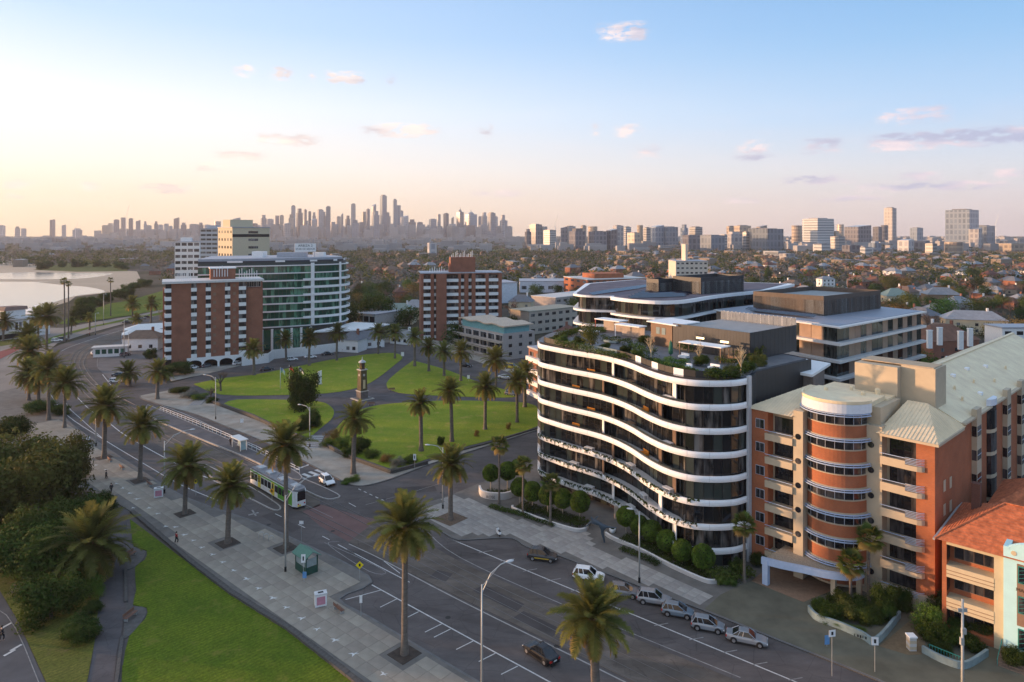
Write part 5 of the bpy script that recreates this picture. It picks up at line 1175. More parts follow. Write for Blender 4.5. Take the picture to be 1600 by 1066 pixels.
# low link building between curved building and brown wing
lk = thing('link_block', 'dark link block with white eave between the curved building and the brown wing', 'building', (49.2, 112, 0))
MB().prism([(2, 4), (8, 13), (1, 24), (-7, 16)], 0, 25.4).build('wall', mat('warm_wall', (.20, .16, .14), .8), lk); MB().prism([(1.4, 3.1), (9.2, 13.2), (1.4, 25.5), (-8, 16)], 25.45, 25.9).build('eave', WHITE, lk)
# ------------------------------------------------------------------ orange brick flats with the round bay
BRICK_O = brick_mat('orange_brick', (.44, .125, .042), (.37, .10, .036), (.25, .17, .12))
BEIGE = mat('beige_render', (.40, .33, .235), .8, var=.09, scale=.4)
BEIGE2 = mat('beige_roof', (.66, .53, .35), .7, var=.12, scale=.5)
PALEBLUE = mat('pale_blue_paint', (.36, .44, .58), .5, var=.06)
RIBROOF = mat('ribbed_cream_roof', (.64, .52, .345), .55, .1, var=.1, scale=.5)
GL_FLAT = glass_mat('flat_window', (.012, .013, .018), (.12, .11, .11), .06, .7)
FRAME_W = mat('grey_window_frame', (.35, .37, .42), .5)
ob, W = frame('brick_flats', 'orange brick and beige flats with a round window bay and blue rails', 'building', (37.5, 107.9), (55, 88.8))
ZT = 22.4; LV = [1.4 + 3.5 * k for k in range(6)]
YL = -3.8
bx('wall', BRICK_O, ob, 2.05, 5.0, YL, 10, 0, 23.2)
bx('wall', BEIGE, ob, 5.0, 8.9, YL + 1.7, 10, 0, 22.8)
bx('pier', BEIGE, ob, 8.9, 10.3, YL - .05, 2, 0, 24.2); bx('pier', BEIGE, ob, 16.7, 19.5, -.05, 10, 0, 23.2)
bx('wall', BEIGE, ob, 9.0, 16.7, .2, 10, 0, 22.3)
bx('wall', BEIGE, ob, 19.5, 23.7, 1.8, 10, 0, ZT - .6)
bx('wall', BRICK_O, ob, 23.7, W, .0, 12, 0, ZT)
bx('plinth', BEIGE, ob, 16.9, W + .15, -.6, -.06, 0, 2.3)
def win(par, x0, x1, y, z0, z1, n=2, g=GL_FLAT, fr=FRAME_W, name='window'):
    f = bx(name, fr, par, x0, x1, y - .08, y + .04, z0, z1); wd = (x1 - x0 - .08) / n
    for i in range(n):
        a = -(x1 - x0) / 2 + .04 + i * wd
        bx('pane', g, f, a + .03, a + wd - .03, -.085, -.062, -(z1 - z0) / 2 + .07, (z1 - z0) / 2 - .07)
    return f
for k, z in enumerate(LV):
    win(ob, 3.1, 4.5, YL, z + 1.6, z + 3.0, 2)
    if k > 0 or True:
        win(ob, 5.3, 8.6, YL + 1.7, z + .85, z + 3.4, 3, fr=MULL); win(ob, 19.9, 23.5, 1.8, z + .25, z + 2.9, 4, fr=MULL)
    # left balcony: beige tray with blue rail; right balcony with rounded end
    bx('balcony', BEIGE, ob, 4.7, 8.89, YL - .4, YL + 1.69, z + .15, z + 1.15)
    P = [(19.5, 1.79), (19.5, -.75), (23.2, -.75), (24.0, -.68), (24.5, -.45), (24.75, -.05)]; P += [(23.69, -.04), (23.69, 1.79)]
    MB().prism(P, z - .5, z + .15).build('balcony', BEIGE, ob)
    MB().wall([(19.5, -.75), (22.6, -.75)], z + .15, z + .6, .16).build('parapet', BEIGE, ob)
    for par in ([(4.7, YL - .38), (8.9, YL - .38)], [(19.5, -.72), (22.6, -.72)]):
        zz = z + (1.55 if par[0][0] < 10 else 1.0); MB().tube([(*par[0], zz), (*par[1], zz)], .045, 6).build('handrail', PALEBLUE, ob)
    rl = MB()
    for j in range(5): rl.tube([(22.6, -.7, z + .3 + .2 * j), (23.2, -.7, z + .3 + .2 * j), (24.0, -.62, z + .3 + .2 * j), (24.45, -.42, z + .3 + .2 * j), (24.7, -.05, z + .3 + .2 * j)], .035, 5)
    rl.build('curved_rail', PALEBLUE, ob)
    for x, y in ((9.6, YL), (18.1, 0)):
        mb = MB(); mb.tube([(x, y - .10, z + 1.6), (x, y + .05, z + 1.6)], [.42, .42], 14); pw = mb.build('porthole', MULL, ob); mb = MB(); mb.tube([(x, y - .12, z + 1.6), (x, y - .1, z + 1.6)], [.36, .36], 14); mb.build('pane', GL_FLAT, pw)
# round bay: alternating brick drums, glazing, blue louvres
BCX, BCY, BR = 13.3, .7, 4.3
def arc(r, a0=200, a1=340, n=24): return [(BCX + r * math.cos(R(a0 + (a1 - a0) * i / n)), BCY + r * math.sin(R(a0 + (a1 - a0) * i / n))) for i in range(n + 1)]
A0, A1 = 186, 354
for k in range(7):
    zc = 3.0 + 3.46 * k
    z0 = zc - 2.55 if k else .6
    MB().prism(arc(BR, A0, A1), max(z0 + .25, 1.2), zc - .62).build('brick_drum', BRICK_O, ob, False)
    MB().prism(arc(BR + .16, A0, A1), max(z0, .95), max(z0 + .25, 1.2)).build('cornice', BEIGE, ob); MB().prism(arc(BR + .1, A0, A1), zc - .62, zc - .5).build('sill', BEIGE, ob)
    g = arc(BR - .12, A0, A1, 10)
    for a, b in zip(g[:-1], g[1:]): 
        c = ((a[0] + b[0]) / 2, (a[1] + b[1]) / 2); L = math.hypot(b[0] - a[0], b[1] - a[1])
        put('pane', _bc.setdefault('baypane', MB().box(-.5, .5, -.02, .02, 0, 1.35).mesh('pane', GL_FLAT)), ob, (c[0], c[1], zc - .5), (0, 0, math.atan2(b[1] - a[1], b[0] - a[0])), (L - .09, 1, 1))
        put('mullion', _bc.setdefault('baymull', MB().box(-.03, .03, -.05, .04, 0, 1.35).mesh('mullion', FRAME_W)), ob, (a[0], a[1], zc - .5), (0, 0, math.atan2(b[1] - a[1], b[0] - a[0])))
    MB().prism(arc(BR - .3, A0, A1), zc - .5, zc + .9).build('bay_core', MULL, ob)
    for j in range(2):
        lv = MB(); lv.wall(arc(BR + .5 - .12 * j, A0 + 4, A1 - 4), zc + .72 + .26 * j, zc + .82 + .26 * j, -.22); lv.build('louvre', PALEBLUE, ob)
top = 3.0 + 3.46 * 6 + .9
MB().prism(arc(BR + .55, A0, A1), top + .25, top + 1.55).build('bay_parapet', mat('pale_parapet', (.55, .58, .62), .6, var=.06), ob)
MB().prism(arc(BR + .35, A0, A1) + [(17.8, 6), (8.3, 6)], top + .2, top + 1.58).build('bay_roof', BEIGE2, ob)
MB().wall(arc(BR + .55, A0, A1), top + 1.5, top + 1.95, .25).build('parapet_rim', BEIGE2, ob)
bx('roof_terrace', BEIGE2, ob, 8.2, 18.2, 5.9, 12, 22.3, top + 1.2)
# lift core, roofs
bx('lift_core', BEIGE, ob, 12.5, 18.5, 9, 15, 22, 30.0); bx('lift_core', BEIGE, ob, 18.5, 23.0, 10.5, 15.5, 22, 30.2); bx('core_roof', mat('core_gravel', (.36, .28, .19), .9, var=.15, scale=1), ob, 12.8, 22.7, 10.8, 14.8, 30.2, 30.32)
bx('stepped_wall', BEIGE, ob, 17.2, 19.0, 1.0, 8.6, 22.4, 25.6)
for (x, y, s) in [(10.5, 3.5, .3), (13, 6.5, .25), (15.5, 4.2, .3), (16.2, 7.8, .4)]: MB().lathe([(s, top + 1.2 if y > 5.9 else top + 1.58), (s, top + 1.95), (s * .6, top + 2.1)], 8, 0, (x, y)).build('roof_vent', BEIGE2, ob)
def rib_roof(x0, x1, y0, y1, zb, zt, ridge, name='roof'):
    """hipped ribbed sheet roof; ridge = (xa, xb, y) """
    xa, xb, ry = ridge; A, B, Cc, D = (x0, y0, zb), (x1, y0, zb), (x1, y1, zb), (x0, y1, zb); E, Fq = (xa, ry, zt), (xb, ry, zt)
    r_ = MB().add([A, B, Cc, D, E, Fq], [(0, 1, 5, 4), (1, 2, 5), (2, 3, 4, 5), (3, 0, 4), (3, 2, 1, 0)]).build(name, RIBROOF, ob)
    ribs = MB()
    n = int((x1 - x0) / .45)
    for i in range(n + 1):
        x = x0 + (x1 - x0) * i / n
        if x < xa: t = (x - x0) / max(xa - x0, .01)
        elif x > xb: t = (x1 - x) / max(x1 - xb, .01)
        else: t = 1
        t = max(.02, min(1, t)); ribs.tube([(x, y0, zb + .03), (x, y0 + (ry - y0) * t, zb + (zt - zb) * t + .03)], .035, 3, cap=False)
    n = int((y1 - y0) / .45)
    for i in range(n + 1):
        y = y0 + (y1 - y0) * i / n; t = (y - y0) / max(ry - y0, .01) if y < ry else (y1 - y) / max(y1 - ry, .01); t = max(.02, min(1, t)); ribs.tube([(x1, y, zb + .03), (x1 - (x1 - xb) * t, y, zb + (zt - zb) * t + .03)], .035, 3, cap=False)
    tag(ribs.build('roof_ribs', RIBROOF, r_), kind='stuff'); return r_
rib_roof(18.9, W + .5, -.5, 12, ZT + .02, 25.6, (20.0, 22.6, 8.5))
rib_roof(1.6, 8.8, -4.2, 11, 23.25, 26.2, (7.2, 8.6, 5.5))
MB().wall([(19.4, -.62), (W + .6, -.62), (W + .6, 11)], ZT - .25, ZT + .1, .2).build('gutter', BEIGE, ob)
# long rear wing
rw = thing('rear_brick_wing', 'long rear wing of the brick flats with projecting window bays and cream metal roof', 'building', ob.location, ob.rotation_euler.z)
bx('wall', BRICK_O, rw, W - 17, W, 12.01, 84, 0, 22.6)
LR = MB().add([(W - 17.5, 11.6, 22.7), (W + .5, 11.6, 22.7), (W + .5, 84.5, 22.7), (W - 17.5, 84.5, 22.7), (W - 8.5, 11.6, 27.4), (W - 8.5, 84.5, 27.4)], [(0, 1, 4), (1, 2, 5, 4), (2, 3, 5), (3, 0, 4, 5), (3, 2, 1, 0)]).build('roof', BEIGE2, rw)
bx('ridge_cap', RIBROOF, LR, W - 8.8, W - 8.2, 11.5, 84.5, 27.3, 27.5); bx('valley_edge', BEIGE, LR, W - .2, W + .6, 11.6, 84.5, 22.68, 22.95)
for i, (t, s) in enumerate([(.2, 18), (.35, 22), (.5, 24), (.3, 30), (.55, 33), (.3, 38), (.7, 21), (.75, 29), (.7, 40), (.4, 46), (.6, 52)]):
    x = W - 8.5 + 9 * t; z = 27.4 - 4.7 * t; bx('roof_vent', WHITE, LR, x - .3, x + .3, s - .5, s + .5, z - .1, z + .35) if i % 2 else MB().lathe([(.16, z - .1), (.16, z + .5), (.24, z + .5), (.1, z + .65)], 8, 0, (x, s)).build('roof_vent', BEIGE2, LR)
for i, y in enumerate([18, 27, 36, 46, 57, 68]):
    if i % 3 == 1:
        mb = MB(); pts = [(W, y - 1.9), (W + .45, y - 1.5), (W + .7, y - .6), (W + .7, y + .6), (W + .45, y + 1.5), (W, y + 1.9)]; cbay = MB().prism(pts, .5, 23.0).build('curved_bay', MULL, rw)
        MB().prism([(W + (p[0] - W) * 1.15 + .0, y + (p[1] - y) * 1.08) for p in pts], 23.0, 24.0).build('bay_cap', mat('pale_parapet', (.55, .58, .62), .6), cbay)
        for k in range(6):
            z = LV[k] + .2; MB().prism([(W + (p[0] - W) * 1.1, y + (p[1] - y) * 1.06) for p in pts], z - .3, z + .25).build('bay_band', BEIGE, cbay)
            g = pts
            for a, b in zip(g[:-1], g[1:]):
                MB().wall([(a[0] + .03, a[1]), (b[0] + .03, b[1])], z + .3, z + 3.1, -.04).build('pane', GL_FLAT, cbay)
    else:
        b_ = bx('box_bay', BEIGE, rw, W + .002, W + .7, y - 1.2, y + 1.2, .5, 24.0)
        for k in range(6):
            z = LV[k] + 1.1 - 12.25; bx('pane', GL_FLAT, b_, .351, .37, -1.0, 1.0, z, z + 1.5); bx('window_rail', FRAME_W, b_, .351, .40, -1.05, 1.05, z + .7, z + .8)
            bx('pane', GL_FLAT, b_, -.3, .3, -1.225, -1.202, z, z + 1.5)
    for k in range(6):
        z = LV[k]; win_ = bx('window', MULL, rw, W + .002, W + .04, y + 2.4, y + 3.2, z + 1, z + 2.4)
for (y, z) in [(3.5, 15.2), (3.5, 12.0), (6.2, 15.0), (6.2, 11.8)]: bx('blank_panel', BEIGE, ob, W + .002, W + .05, y, y + .9, z, z + 1.5)
# entrance portal
pt = thing('entrance_portal', 'pale blue entrance portal frame in front of the round bay', 'portal', ob.location, ob.rotation_euler.z)
bx('post', PALEBLUE, pt, 6.9, 7.7, -9.2, -8.5, 0, 3.6)
mb = MB(); pc = [(6.8, -9.3), (9.5, -8.6), (12.0, -7.6), (14.5, -6.8), (16.5, -5.6), (17.8, -4.2), (18.2, -2.5)]; mb.wall([(p.x, p.y) for p in smooth_line(pc, 4)], 3.0, 3.9, .5); mb.build('portal_beam', PALEBLUE, pt)
MB().prism([(6.9, -9.0), (9.5, -8.3), (12.0, -7.3), (14.5, -6.5), (16.5, -5.3), (17.6, -3.9), (17.8, -.7), (7.0, -.7)], 3.2, 3.5).build('canopy_roof', mat('gravel_roof', (.33, .27, .20), .95, var=.3, scale=4), pt)
for x, y in ((15.2, -5.3), (17.5, -2.6)): bx('post', BEIGE, pt, x - .3, x + .3, y - .3, y + .3, 0, 3.2)
sl = struct(slab('portal_paving', [ob.matrix_basis @ Vector(p) for p in ((4.5, -10, 0), (13.5, -10.5, 0), (14.5, -1, 0), (5, -1, 0))] if False else [Matrix.Translation(ob.location) @ Matrix.Rotation(ob.rotation_euler.z, 4, 'Z') @ Vector(p) for p in ((5.5, -9.6, 0), (13.0, -9.6, 0), (15.0, -.8, 0), (5, -.8, 0))], .1, .185, mat('terracotta_paving', (.22, .135, .085), .85, var=.15, scale=2)))
struct(slab('driveway', GP([(1374, 1012), (1436, 960), (1460, 966), (1440, 1025), (1420, 1026)]), .1, .185, mat('brick_paving', (.15, .105, .06), .9, var=.2, scale=3)))
BLUEWALL = mat('pale_blue_wall', (.17, .225, .235), .85, var=.2, scale=1.2)
lowwall('front_wall', 'pale blue low garden wall with dark lettering before the brick flats', [(1262, 958), (1275, 972), (1310, 985), (1345, 1000), (1371, 1010), (1408, 968)], .9, .3, BLUEWALL, 'wall')
lowwall('front_wall', 'pale blue low wall before the cream flats garden', [(1440, 1022), (1475, 1040), (1510, 1048), (1545, 1028)], .8, .3, BLUEWALL, 'wall')
q = G(1352, 1005); wlt = thing('wall_lettering', 'worn dark raised lettering on the pale blue front wall', 'lettering', (q.x, q.y, .1), math.atan2(-.5, .87))
for i_ in range(8): bx('letter', INK, wlt, -1.2 + .3 * i_, -1.2 + .3 * i_ + (.08, .2, .18, .07, .2, .16, .19, .06)[i_], -.06, -.03, .4 + .05 * (i_ % 2), .72)
for x, y, r, h, k, lab in [(1282, 958, 1.6, 2.0, 'dark', 'dark shrub at the left of the flats garden'), (1300, 968, 1.8, 2.2, 'dark', 'bushy dark shrub below the round bay'), (1325, 968, 2.0, 2.6, 'olive', 'olive shrub between the two fan palms'), (1350, 975, 1.7, 2.2, 'mid', 'green shrub behind the pale blue corner wall'), (1378, 960, 2.2, 4.2, 'dark', 'small dark tree by the flats driveway'), (1395, 948, 1.6, 3.0, 'olive', 'reddish brown shrub beside the driveway'), (1340, 990, 1.2, .9, 'green', 'low green plants along the pale blue wall'), (1315, 982, 1.2, .9, 'green', 'low green plants along the middle of the blue wall'), (1355, 905, 1.0, 1.2, 'green', 'plant on the portal canopy of the flats'),
                           (1448, 985, 2.2, 3.6, 'green', 'big rounded light green hedge bush at the driveway gate'), (1470, 965, 2.4, 3.2, 'dark', 'dark garden bush before the cream flats'), (1490, 985, 2.2, 2.0, 'dark', 'low dark bush in the cream flats garden'), (1505, 1005, 1.8, 1.4, 'mid', 'low green bush near the lamp pole'), (1470, 1020, 1.5, 1.2, 'dark', 'small dark bush by the teal fence'), (1585, 1040, 1.8, 2.2, 'dark', 'dark bush at the right edge by the steps'), (1312, 955, 1.8, 2.8, 'dark', 'tall dark shrub left of the shorter fan palm'), (1340, 962, 1.8, 2.6, 'dark', 'dark shrub right of the shorter fan palm'), (1366, 972, 1.7, 2.4, 'mid', 'leafy shrub near the blue wall corner'), (1385, 972, 1.6, 2.6, 'dark', 'dark shrub along the driveway side'), (1290, 972, 1.3, 1.4, 'dark', 'low dark shrub at the curved end of the garden wall'), (1455, 1000, 2.0, 2.4, 'dark', 'dark bush behind the teal fence'), (1480, 1005, 2.0, 2.2, 'dark', 'dark bush in the middle of the cream flats garden'), (1515, 1015, 1.9, 1.8, 'dark', 'dark bush right of the lamp pole'), (1530, 995, 1.8, 2.0, 'mid', 'green bush left of the brown steps'), (1496, 962, 2.0, 3.0, 'dark', 'tall dark bush against the cream flats wall'), (1410, 955, 1.5, 3.2, 'dark', 'dark upright shrub beside the garage opening'), (1135, 915, 1.6, 1.2, 'green', 'bright green bush at the end of the curved planter'), (1152, 895, 1.4, 2.2, 'dark', 'dark shrub in the gap beside the curved building'), (1185, 885, 1.6, 2.2, 'dark', 'dark shrub left of the flats entrance')]:
    shrub('shrub', lab, 'bush', G(x, y), r, h, k)
gp = thing('gate_pillar', 'white rendered gate pillar with stripes at the driveway', 'pillar', G(1424, 1017)); 
for i in range(5): bx('pillar_block', BEIGE if i % 2 else PLW, gp, -.4, .4, -.4, .4, .35 * i, .35 * i + .33)
bx('pillar_cap', WHITE, gp, -.48, .48, -.48, .48, 1.75, 1.9)
# ------------------------------------------------------------------ cream and aqua art deco flats
CREAM = mat('cream_render', (.46, .385, .26), .8, var=.08, scale=.5); AQUA = mat('aqua_render', (.38, .62, .66), .75, var=.06, scale=.5); TEAL = mat('teal_paint', (.02, .17, .16), .5); BRN = mat('brown_render', (.20, .125, .085), .85, var=.1)
TILE = mat('red_roof_tile', (.33, .095, .04), .8, var=.25, scale=1.6, col2=(.42, .13, .055), bump=.3, bscale=6)
dc, DW = frame('art_deco_flats', 'cream and aqua art deco flats with red tiled roof at the right edge', 'building', (53.9, 85.6), (53.9 + 18 * .72, 85.6 - 18 * .694))
bx('wall', BRICK_O, dc, 0, 6.4, 1.6, 14, 0, 11.6); bx('side_wall', BRICK_O, dc, 0, .5, 0, 1.59, 0, 11.6); bx('wall', CREAM, dc, 5.4, 6.4, -.1, 1.59, 0, 11.6); bx('wall', CREAM, dc, 11.5, 18, .0, 14, 0, 11.6)
for k, z in enumerate((3.3, 7.3)):
    bx('balcony', CREAM, dc, .5, 5.4, -.15, 1.59, z - .3, z + 1.15)
    for j in range(2): bx('balcony_stripe', BRN, dc, .5, 5.4, -.19, -.152, z + .1 + .45 * j, z + .17 + .45 * j)
for k, z in enumerate((.2, 4.2, 8.0)):
    win(dc, 1.0, 5.2, 1.6, z + .9, z + 2.9, 4, fr=BRN); bx('balcony_shade', MULL, dc, .55, .6, .2, 1.4, z + 1, z + 3)
bx('lintel', CREAM, dc, .5, 5.4, -.1, 1.59, 11.0, 11.6); bx('base_wall', BRICK_O, dc, .5, 5.4, -.12, 1.59, 0, 1.0)
ft = bx('aqua_tower', AQUA, dc, 6.4, 11.5, -.6, 4, 0, 12.6); MB().prism([(6.4, -.62), (7.0, -.62), (7.0, 4), (6.4, 4)], 12.6, 12.9).build('tower_step', AQUA, dc)
tp = MB(); a = [(6.4 + 5.1 * i / 10, 12.6 + 1.1 * math.sin(math.pi * i / 10)) for i in range(11)]
tp.add([(x, -.6, z) for x, z in a] + [(x, .0, z) for x, z in a], [tuple(range(11)), tuple(range(21, 10, -1))] + [(i, i + 11, i + 12, i + 1) for i in range(10)]); tp.build('curved_pediment', AQUA, dc)
bx('stair_recess', BRN, dc, 7.7, 10.3, -.66, -.602, 4.0, 11.2)
for z0, z1, m in ((9.0, 11.0, TEAL), (5.5, 7.5, TEAL), (1.3, 3.7, TEAL)):
    f = bx('teal_window' if z0 > 2 else 'door', m, dc, 7.8, 10.2, -.74, -.662, z0, z1)
    for i in range(2):
        bx('pane', GL_FLAT, f, -1.1 + 1.12 * i, -.02 + 1.12 * i, -.06, -.042, -(z1 - z0) / 2 + .12, (z1 - z0) / 2 - .12)
        for j in range(4):
            mb = MB(); zz = -(z1 - z0) / 2 + .12 + (z1 - z0 - .24) * j / 4; mb.tube([(-1.1 + 1.12 * i, -.065, zz), (-.02 + 1.12 * i, -.065, zz + (z1 - z0 - .24) / 4)], .025, 4); mb.build('lattice_bar', TEAL, f)
text('MANDALAY', dc, (9.0, -.68, 8.2), (R(90), 0, 0), .52, mat('bronze_letters', (.10, .06, .035), .6), 'lettering', .03)
MB().lathe([(.35, 11.6), (.35, 12.3), (.15, 12.8), (.05, 13.1)], 8, 0, (9.0, -.62)).build('tower_finial', mat('red_ornament', (.25, .07, .04), .7), dc)
for x in (7.4, 10.6): mb = MB(); mb.tube([(x, -.64, 12.3), (x, -.6, 12.3)], [.28, .28], 12); mb.build('roundel', CREAM, dc)
bx('wall_lamp', WHITE, dc, 8.85, 9.15, -.8, -.662, 4.6, 5.0)
tr = MB().add([(-.6, -.8, 11.6), (18.5, -.8, 11.6), (18.5, 15, 11.6), (-.6, 15, 11.6), (5.5, 7, 15.4), (13, 7, 15.4)], [(0, 1, 5, 4), (1, 2, 5), (2, 3, 4, 5), (3, 0, 4), (3, 2, 1, 0)]).build('roof', TILE, dc)
crs = MB()
for i in range(1, 17):
    t = i / 17; y0 = -.8 + 7.8 * t; z = 11.6 + 3.8 * t; x0, x1 = -.6 + 6.1 * t, 18.5 - 5.5 * t
    crs.tube([(x0, y0, z + .03), (x1, y0, z + .03)], .05, 4, cap=False); crs.tube([(x0, y0, z + .03), (x0, 15 - 8 * t, z + .03)], .05, 4, cap=False)
crs.build('tile_course', TILE, tr)
hp = MB(); hp.tube([(-.6, -.8, 11.66), (5.5, 7, 15.48), (13, 7, 15.48)], .12, 6); hp.build('ridge_tile', TILE, tr)
bx('chimney', brick_mat('dark_brick', (.16, .06, .04), (.12, .05, .035), (.15, .12, .1)), tr, 1.5, 2.5, 9.0, 10.0, 11.7, 16.5); bx('gutter', mat('gutter_grey', (.3, .3, .3), .5), tr, -.85, -.62, -.8, 15, 11.4, 11.62)
rr = MB().add([(2, 14.5, 11.6), (22, 14.5, 11.6), (22, 30, 11.6), (2, 30, 11.6), (8, 22, 15.6), (18, 22, 15.6)], [(0, 1, 5, 4), (1, 2, 5), (2, 3, 4, 5), (3, 0, 4), (3, 2, 1, 0)]).build('rear_roof', TILE, dc); bx('rear_wall', BRICK_O, dc, 3, 21, 15.3, 29, 0, 11.55)
stp = thing('entrance_steps', 'wide brown brick steps up to the aqua entrance at right', 'steps', dc.location, dc.rotation_euler.z)
for i in range(6): bx('step', mat('step_brick', (.17, .115, .08), .9, var=.15, scale=3), stp, 6.2, 11.8, -3.9 + .5 * i, -.75, .16 * i + .1, .16 * i + .26)
mb = MB(); mb.tube([(6.3, -3.9, .9), (6.3, -.8, 1.9)], .04, 6); mb.tube([(6.3, -3.9, .1), (6.3, -3.9, .9)], .04, 6); mb.tube([(6.3, -.9, 1.0), (6.3, -.9, 1.9)], .04, 6); mb.build('handrail', TEAL, stp)
fen = thing('garden_fence', 'teal metal fence panel before the cream flats garden', 'fence', G(1452, 1022), FRONT_ANG)
for i in range(12): bx('rail_bar', TEAL, fen, .3 * i, .3 * i + .05, -.02, .02, 0, 1.1)
bx('top_rail', TEAL, fen, -.05, 3.6, -.03, .03, 1.1, 1.17)
# ------------------------------------------------------------------ brown brick hotel
BRICK_B = brick_mat('brown_brick', (.36, .135, .075), (.30, .112, .064), (.16, .11, .09))
WPAINT = mat('white_paint', (.66, .65, .63), .7, var=.05)
GL_HOT = glass_mat('hotel_window', (.02, .022, .026), (.28, .27, .26), .08, .7)
ho, HW = frame('brick_hotel', 'nine storey brown brick hotel with white spandrels and arched car port', 'building', (-122.7, 246), (-94.8, 260))
bx('wall', BRICK_B, ho, 0, HW * .80, .0, 15, 3.6, 31.2); bx('wall', BRICK_B, ho, HW * .80, HW, .8, 15, 3.2, 28.6); bx('top_storey', BRICK_B, ho, HW * .80 + .01, HW, 1.6, 15, 28.6, 31.2)
bx('roof', mat('hotel_roof', (.50, .48, .46), .7, var=.1), ho, -3.0, HW + .3, -.9, 15.5, 31.2, 32.0)
NFL = 9; fh = 3.02
for a, b in ((.207, .265), (.363, .416), (.572, .628), (.726, .805)):
    x0, x1 = a * HW, b * HW
    for k in range(NFL):
        z = 4.0 + fh * k; win(ho, x0, x1, -.02, z + 1.35, z + fh - .05, 2, GL_HOT, MULL); bx('white_spandrel', WPAINT, ho, x0 - .05, x1 + .05, -.38, -.002, z - .05, z + 1.3)
for a, b in ((.442, .474), (.66, .692)):
    for k in range(NFL): f = bx('window', BRN, ho, a * HW, b * HW, -.05, -.002, 4.0 + fh * k + 1.2, 4.0 + fh * k + 2.3)
win(ho, HW * .82, HW * .98, 1.58, 29.0, 31.0, 6, GL_HOT, WPAINT)
# left end: recessed balcony stack beside a lit brick fin
bx('end_fin', BRICK_B, ho, -2.8, -2.0, 4.5, 14, 0, 29.0); bx('end_wall', MULL, ho, -1.9, -.01, 1.2, 14, 0, 31.1)
for k in range(NFL): z = 4.0 + fh * k; bx('balcony', WPAINT, ho, -2.2, -.02, -.2, 1.19, z - .1, z + 1.25); bx('balcony_side', WPAINT, ho, -2.25, -2.0, 1.191, 4.4, z - .1, z + 1.25)
# arcade
ac = MB(); n = 4; x0, x1 = HW * .16, HW * .84; pw = (x1 - x0) / n
for i in range(n):
    a = x0 + i * pw; pts = [(a, 0), (a + .35, 0), (a + .35, 1.7)] + [(a + .35 + (pw - .7) * (.5 - .5 * math.cos(math.pi * j / 10)), 1.7 + 1.3 * math.sin(math.pi * j / 10)) for j in range(11)] + [(a + pw - .35, 0), (a + pw, 0), (a + pw, 3.9), (a, 3.9)]
    mb = MB(); m_ = len(pts); mb.add([(p[0], -.45, p[1]) for p in pts] + [(p[0], .1, p[1]) for p in pts], [tuple(range(m_)), tuple(range(2 * m_ - 1, m_ - 1, -1))] + [(j, j + m_, (j + 1) % m_ + m_, (j + 1) % m_) for j in range(m_)]); mb.build('arch', WPAINT, ho)
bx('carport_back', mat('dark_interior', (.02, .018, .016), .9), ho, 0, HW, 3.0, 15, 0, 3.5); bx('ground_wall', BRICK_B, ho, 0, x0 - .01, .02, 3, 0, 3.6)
sb = bx('stair_head', BRICK_B, ho, HW * .42, HW * .70, 5, 11, 32.0, 36.0); bx('stair_head_roof', WPAINT, ho, HW * .41, HW * .71, 4.6, 11.4, 36.0, 36.4)
for i in range(22):
    x = (.06 + .16 * (i / 8)) * HW if i < 8 else (.46 + .18 * ((i - 8) / 6)) * HW if i < 14 else (.74 + .2 * ((i - 14) / 7)) * HW
    z0 = 32.0 if not 8 <= i < 14 else 33.0; bx('antenna', WPAINT, ho, x - .12, x + .12, (3.2 if not 8 <= i < 14 else 4.6) - .12 + (i % 3) * .1, (3.2 if not 8 <= i < 14 else 4.6) + .1, z0, z0 + 2.6 + (i % 4) * .5)
# ------------------------------------------------------------------ green glass apartment tower with curved end
GL_GRN = glass_mat('green_glazing', (.012, .075, .05), (.13, .33, .22), .06, .95)
gb = thing('green_glass_building', 'green glass apartment building with white slabs and a curved right end', 'building', (-106, 285, 0))
fr = [(-128, 278), (-112, 284), (-100, 289), (-90, 294), (-82, 299.5), (-77, 305), (-75.2, 311), (-76, 318), (-80, 325)]
fr = [(p.x, p.y) for p in smooth_line(fr, 3)]; BK2 = [(-95, 340), (-140, 318)]
def rg(ps): return [(p[0] + 106, p[1] - 285) for p in ps]
MB().prism(rg(offset(fr, 1.3) + BK2), 0, 37.0).build('core', mat('glass_core', (.03, .04, .038), .5), gb)
gpane = MB().box(-.5, .5, -.03, .03, 0, 2.6).mesh('glass_pane', GL_GRN)
for k in range(9):
    z = 9.6 + 3.25 * k; ext = 0.0 if k in (7, 8) else .0
    MB().prism(rg(offset(fr, .15) + BK2), z - .3, z + .1).build('floor_slab', WPAINT, gb)
    if 0 < k < 7: MB().wall(rg(offset(fr[9:], -.5)), z - .3, z + .75, .3).build('white_balcony', WPAINT, gb); MB().wall(rg(offset(fr[2:9], .1)), z - .3, z + .3, .3).build('white_band', WPAINT, gb)
    if k < 8:
        g = resample(offset(fr, 1.0 if k < 7 else 1.25), 1.55)
        for i, (a, b) in enumerate(zip(g[:-1], g[1:])):
            c = (a + b) / 2; dd = b - a; put('glass_pane', gpane, gb, (c.x + 106, c.y - 285, z + .12), (0, 0, math.atan2(dd.y, dd.x)), (dd.length - .14, 1, 2.75 / 2.6))
for i in (10, 15): p = offset(fr, .3)[i]; q = p.lerp(offset(fr, .3)[i + 1], .45); MB().wall(rg([p, q]), 9.6, 36.5, -.5).build('white_pier', WPAINT, gb)
MB().prism(rg(offset(fr, 1.8) + BK2), 35.7, 37.6).build('top_storey', mat('dark_louvre', (.03, .032, .04), .5), gb)
for i in range(2, len(fr) - 6, 4): p, q = offset(fr, 1.6)[i], offset(fr, 1.6)[i + 1]; MB().wall(rg([p, q]), 35.7, 37.7, -.2).build('top_pier', WPAINT, gb)
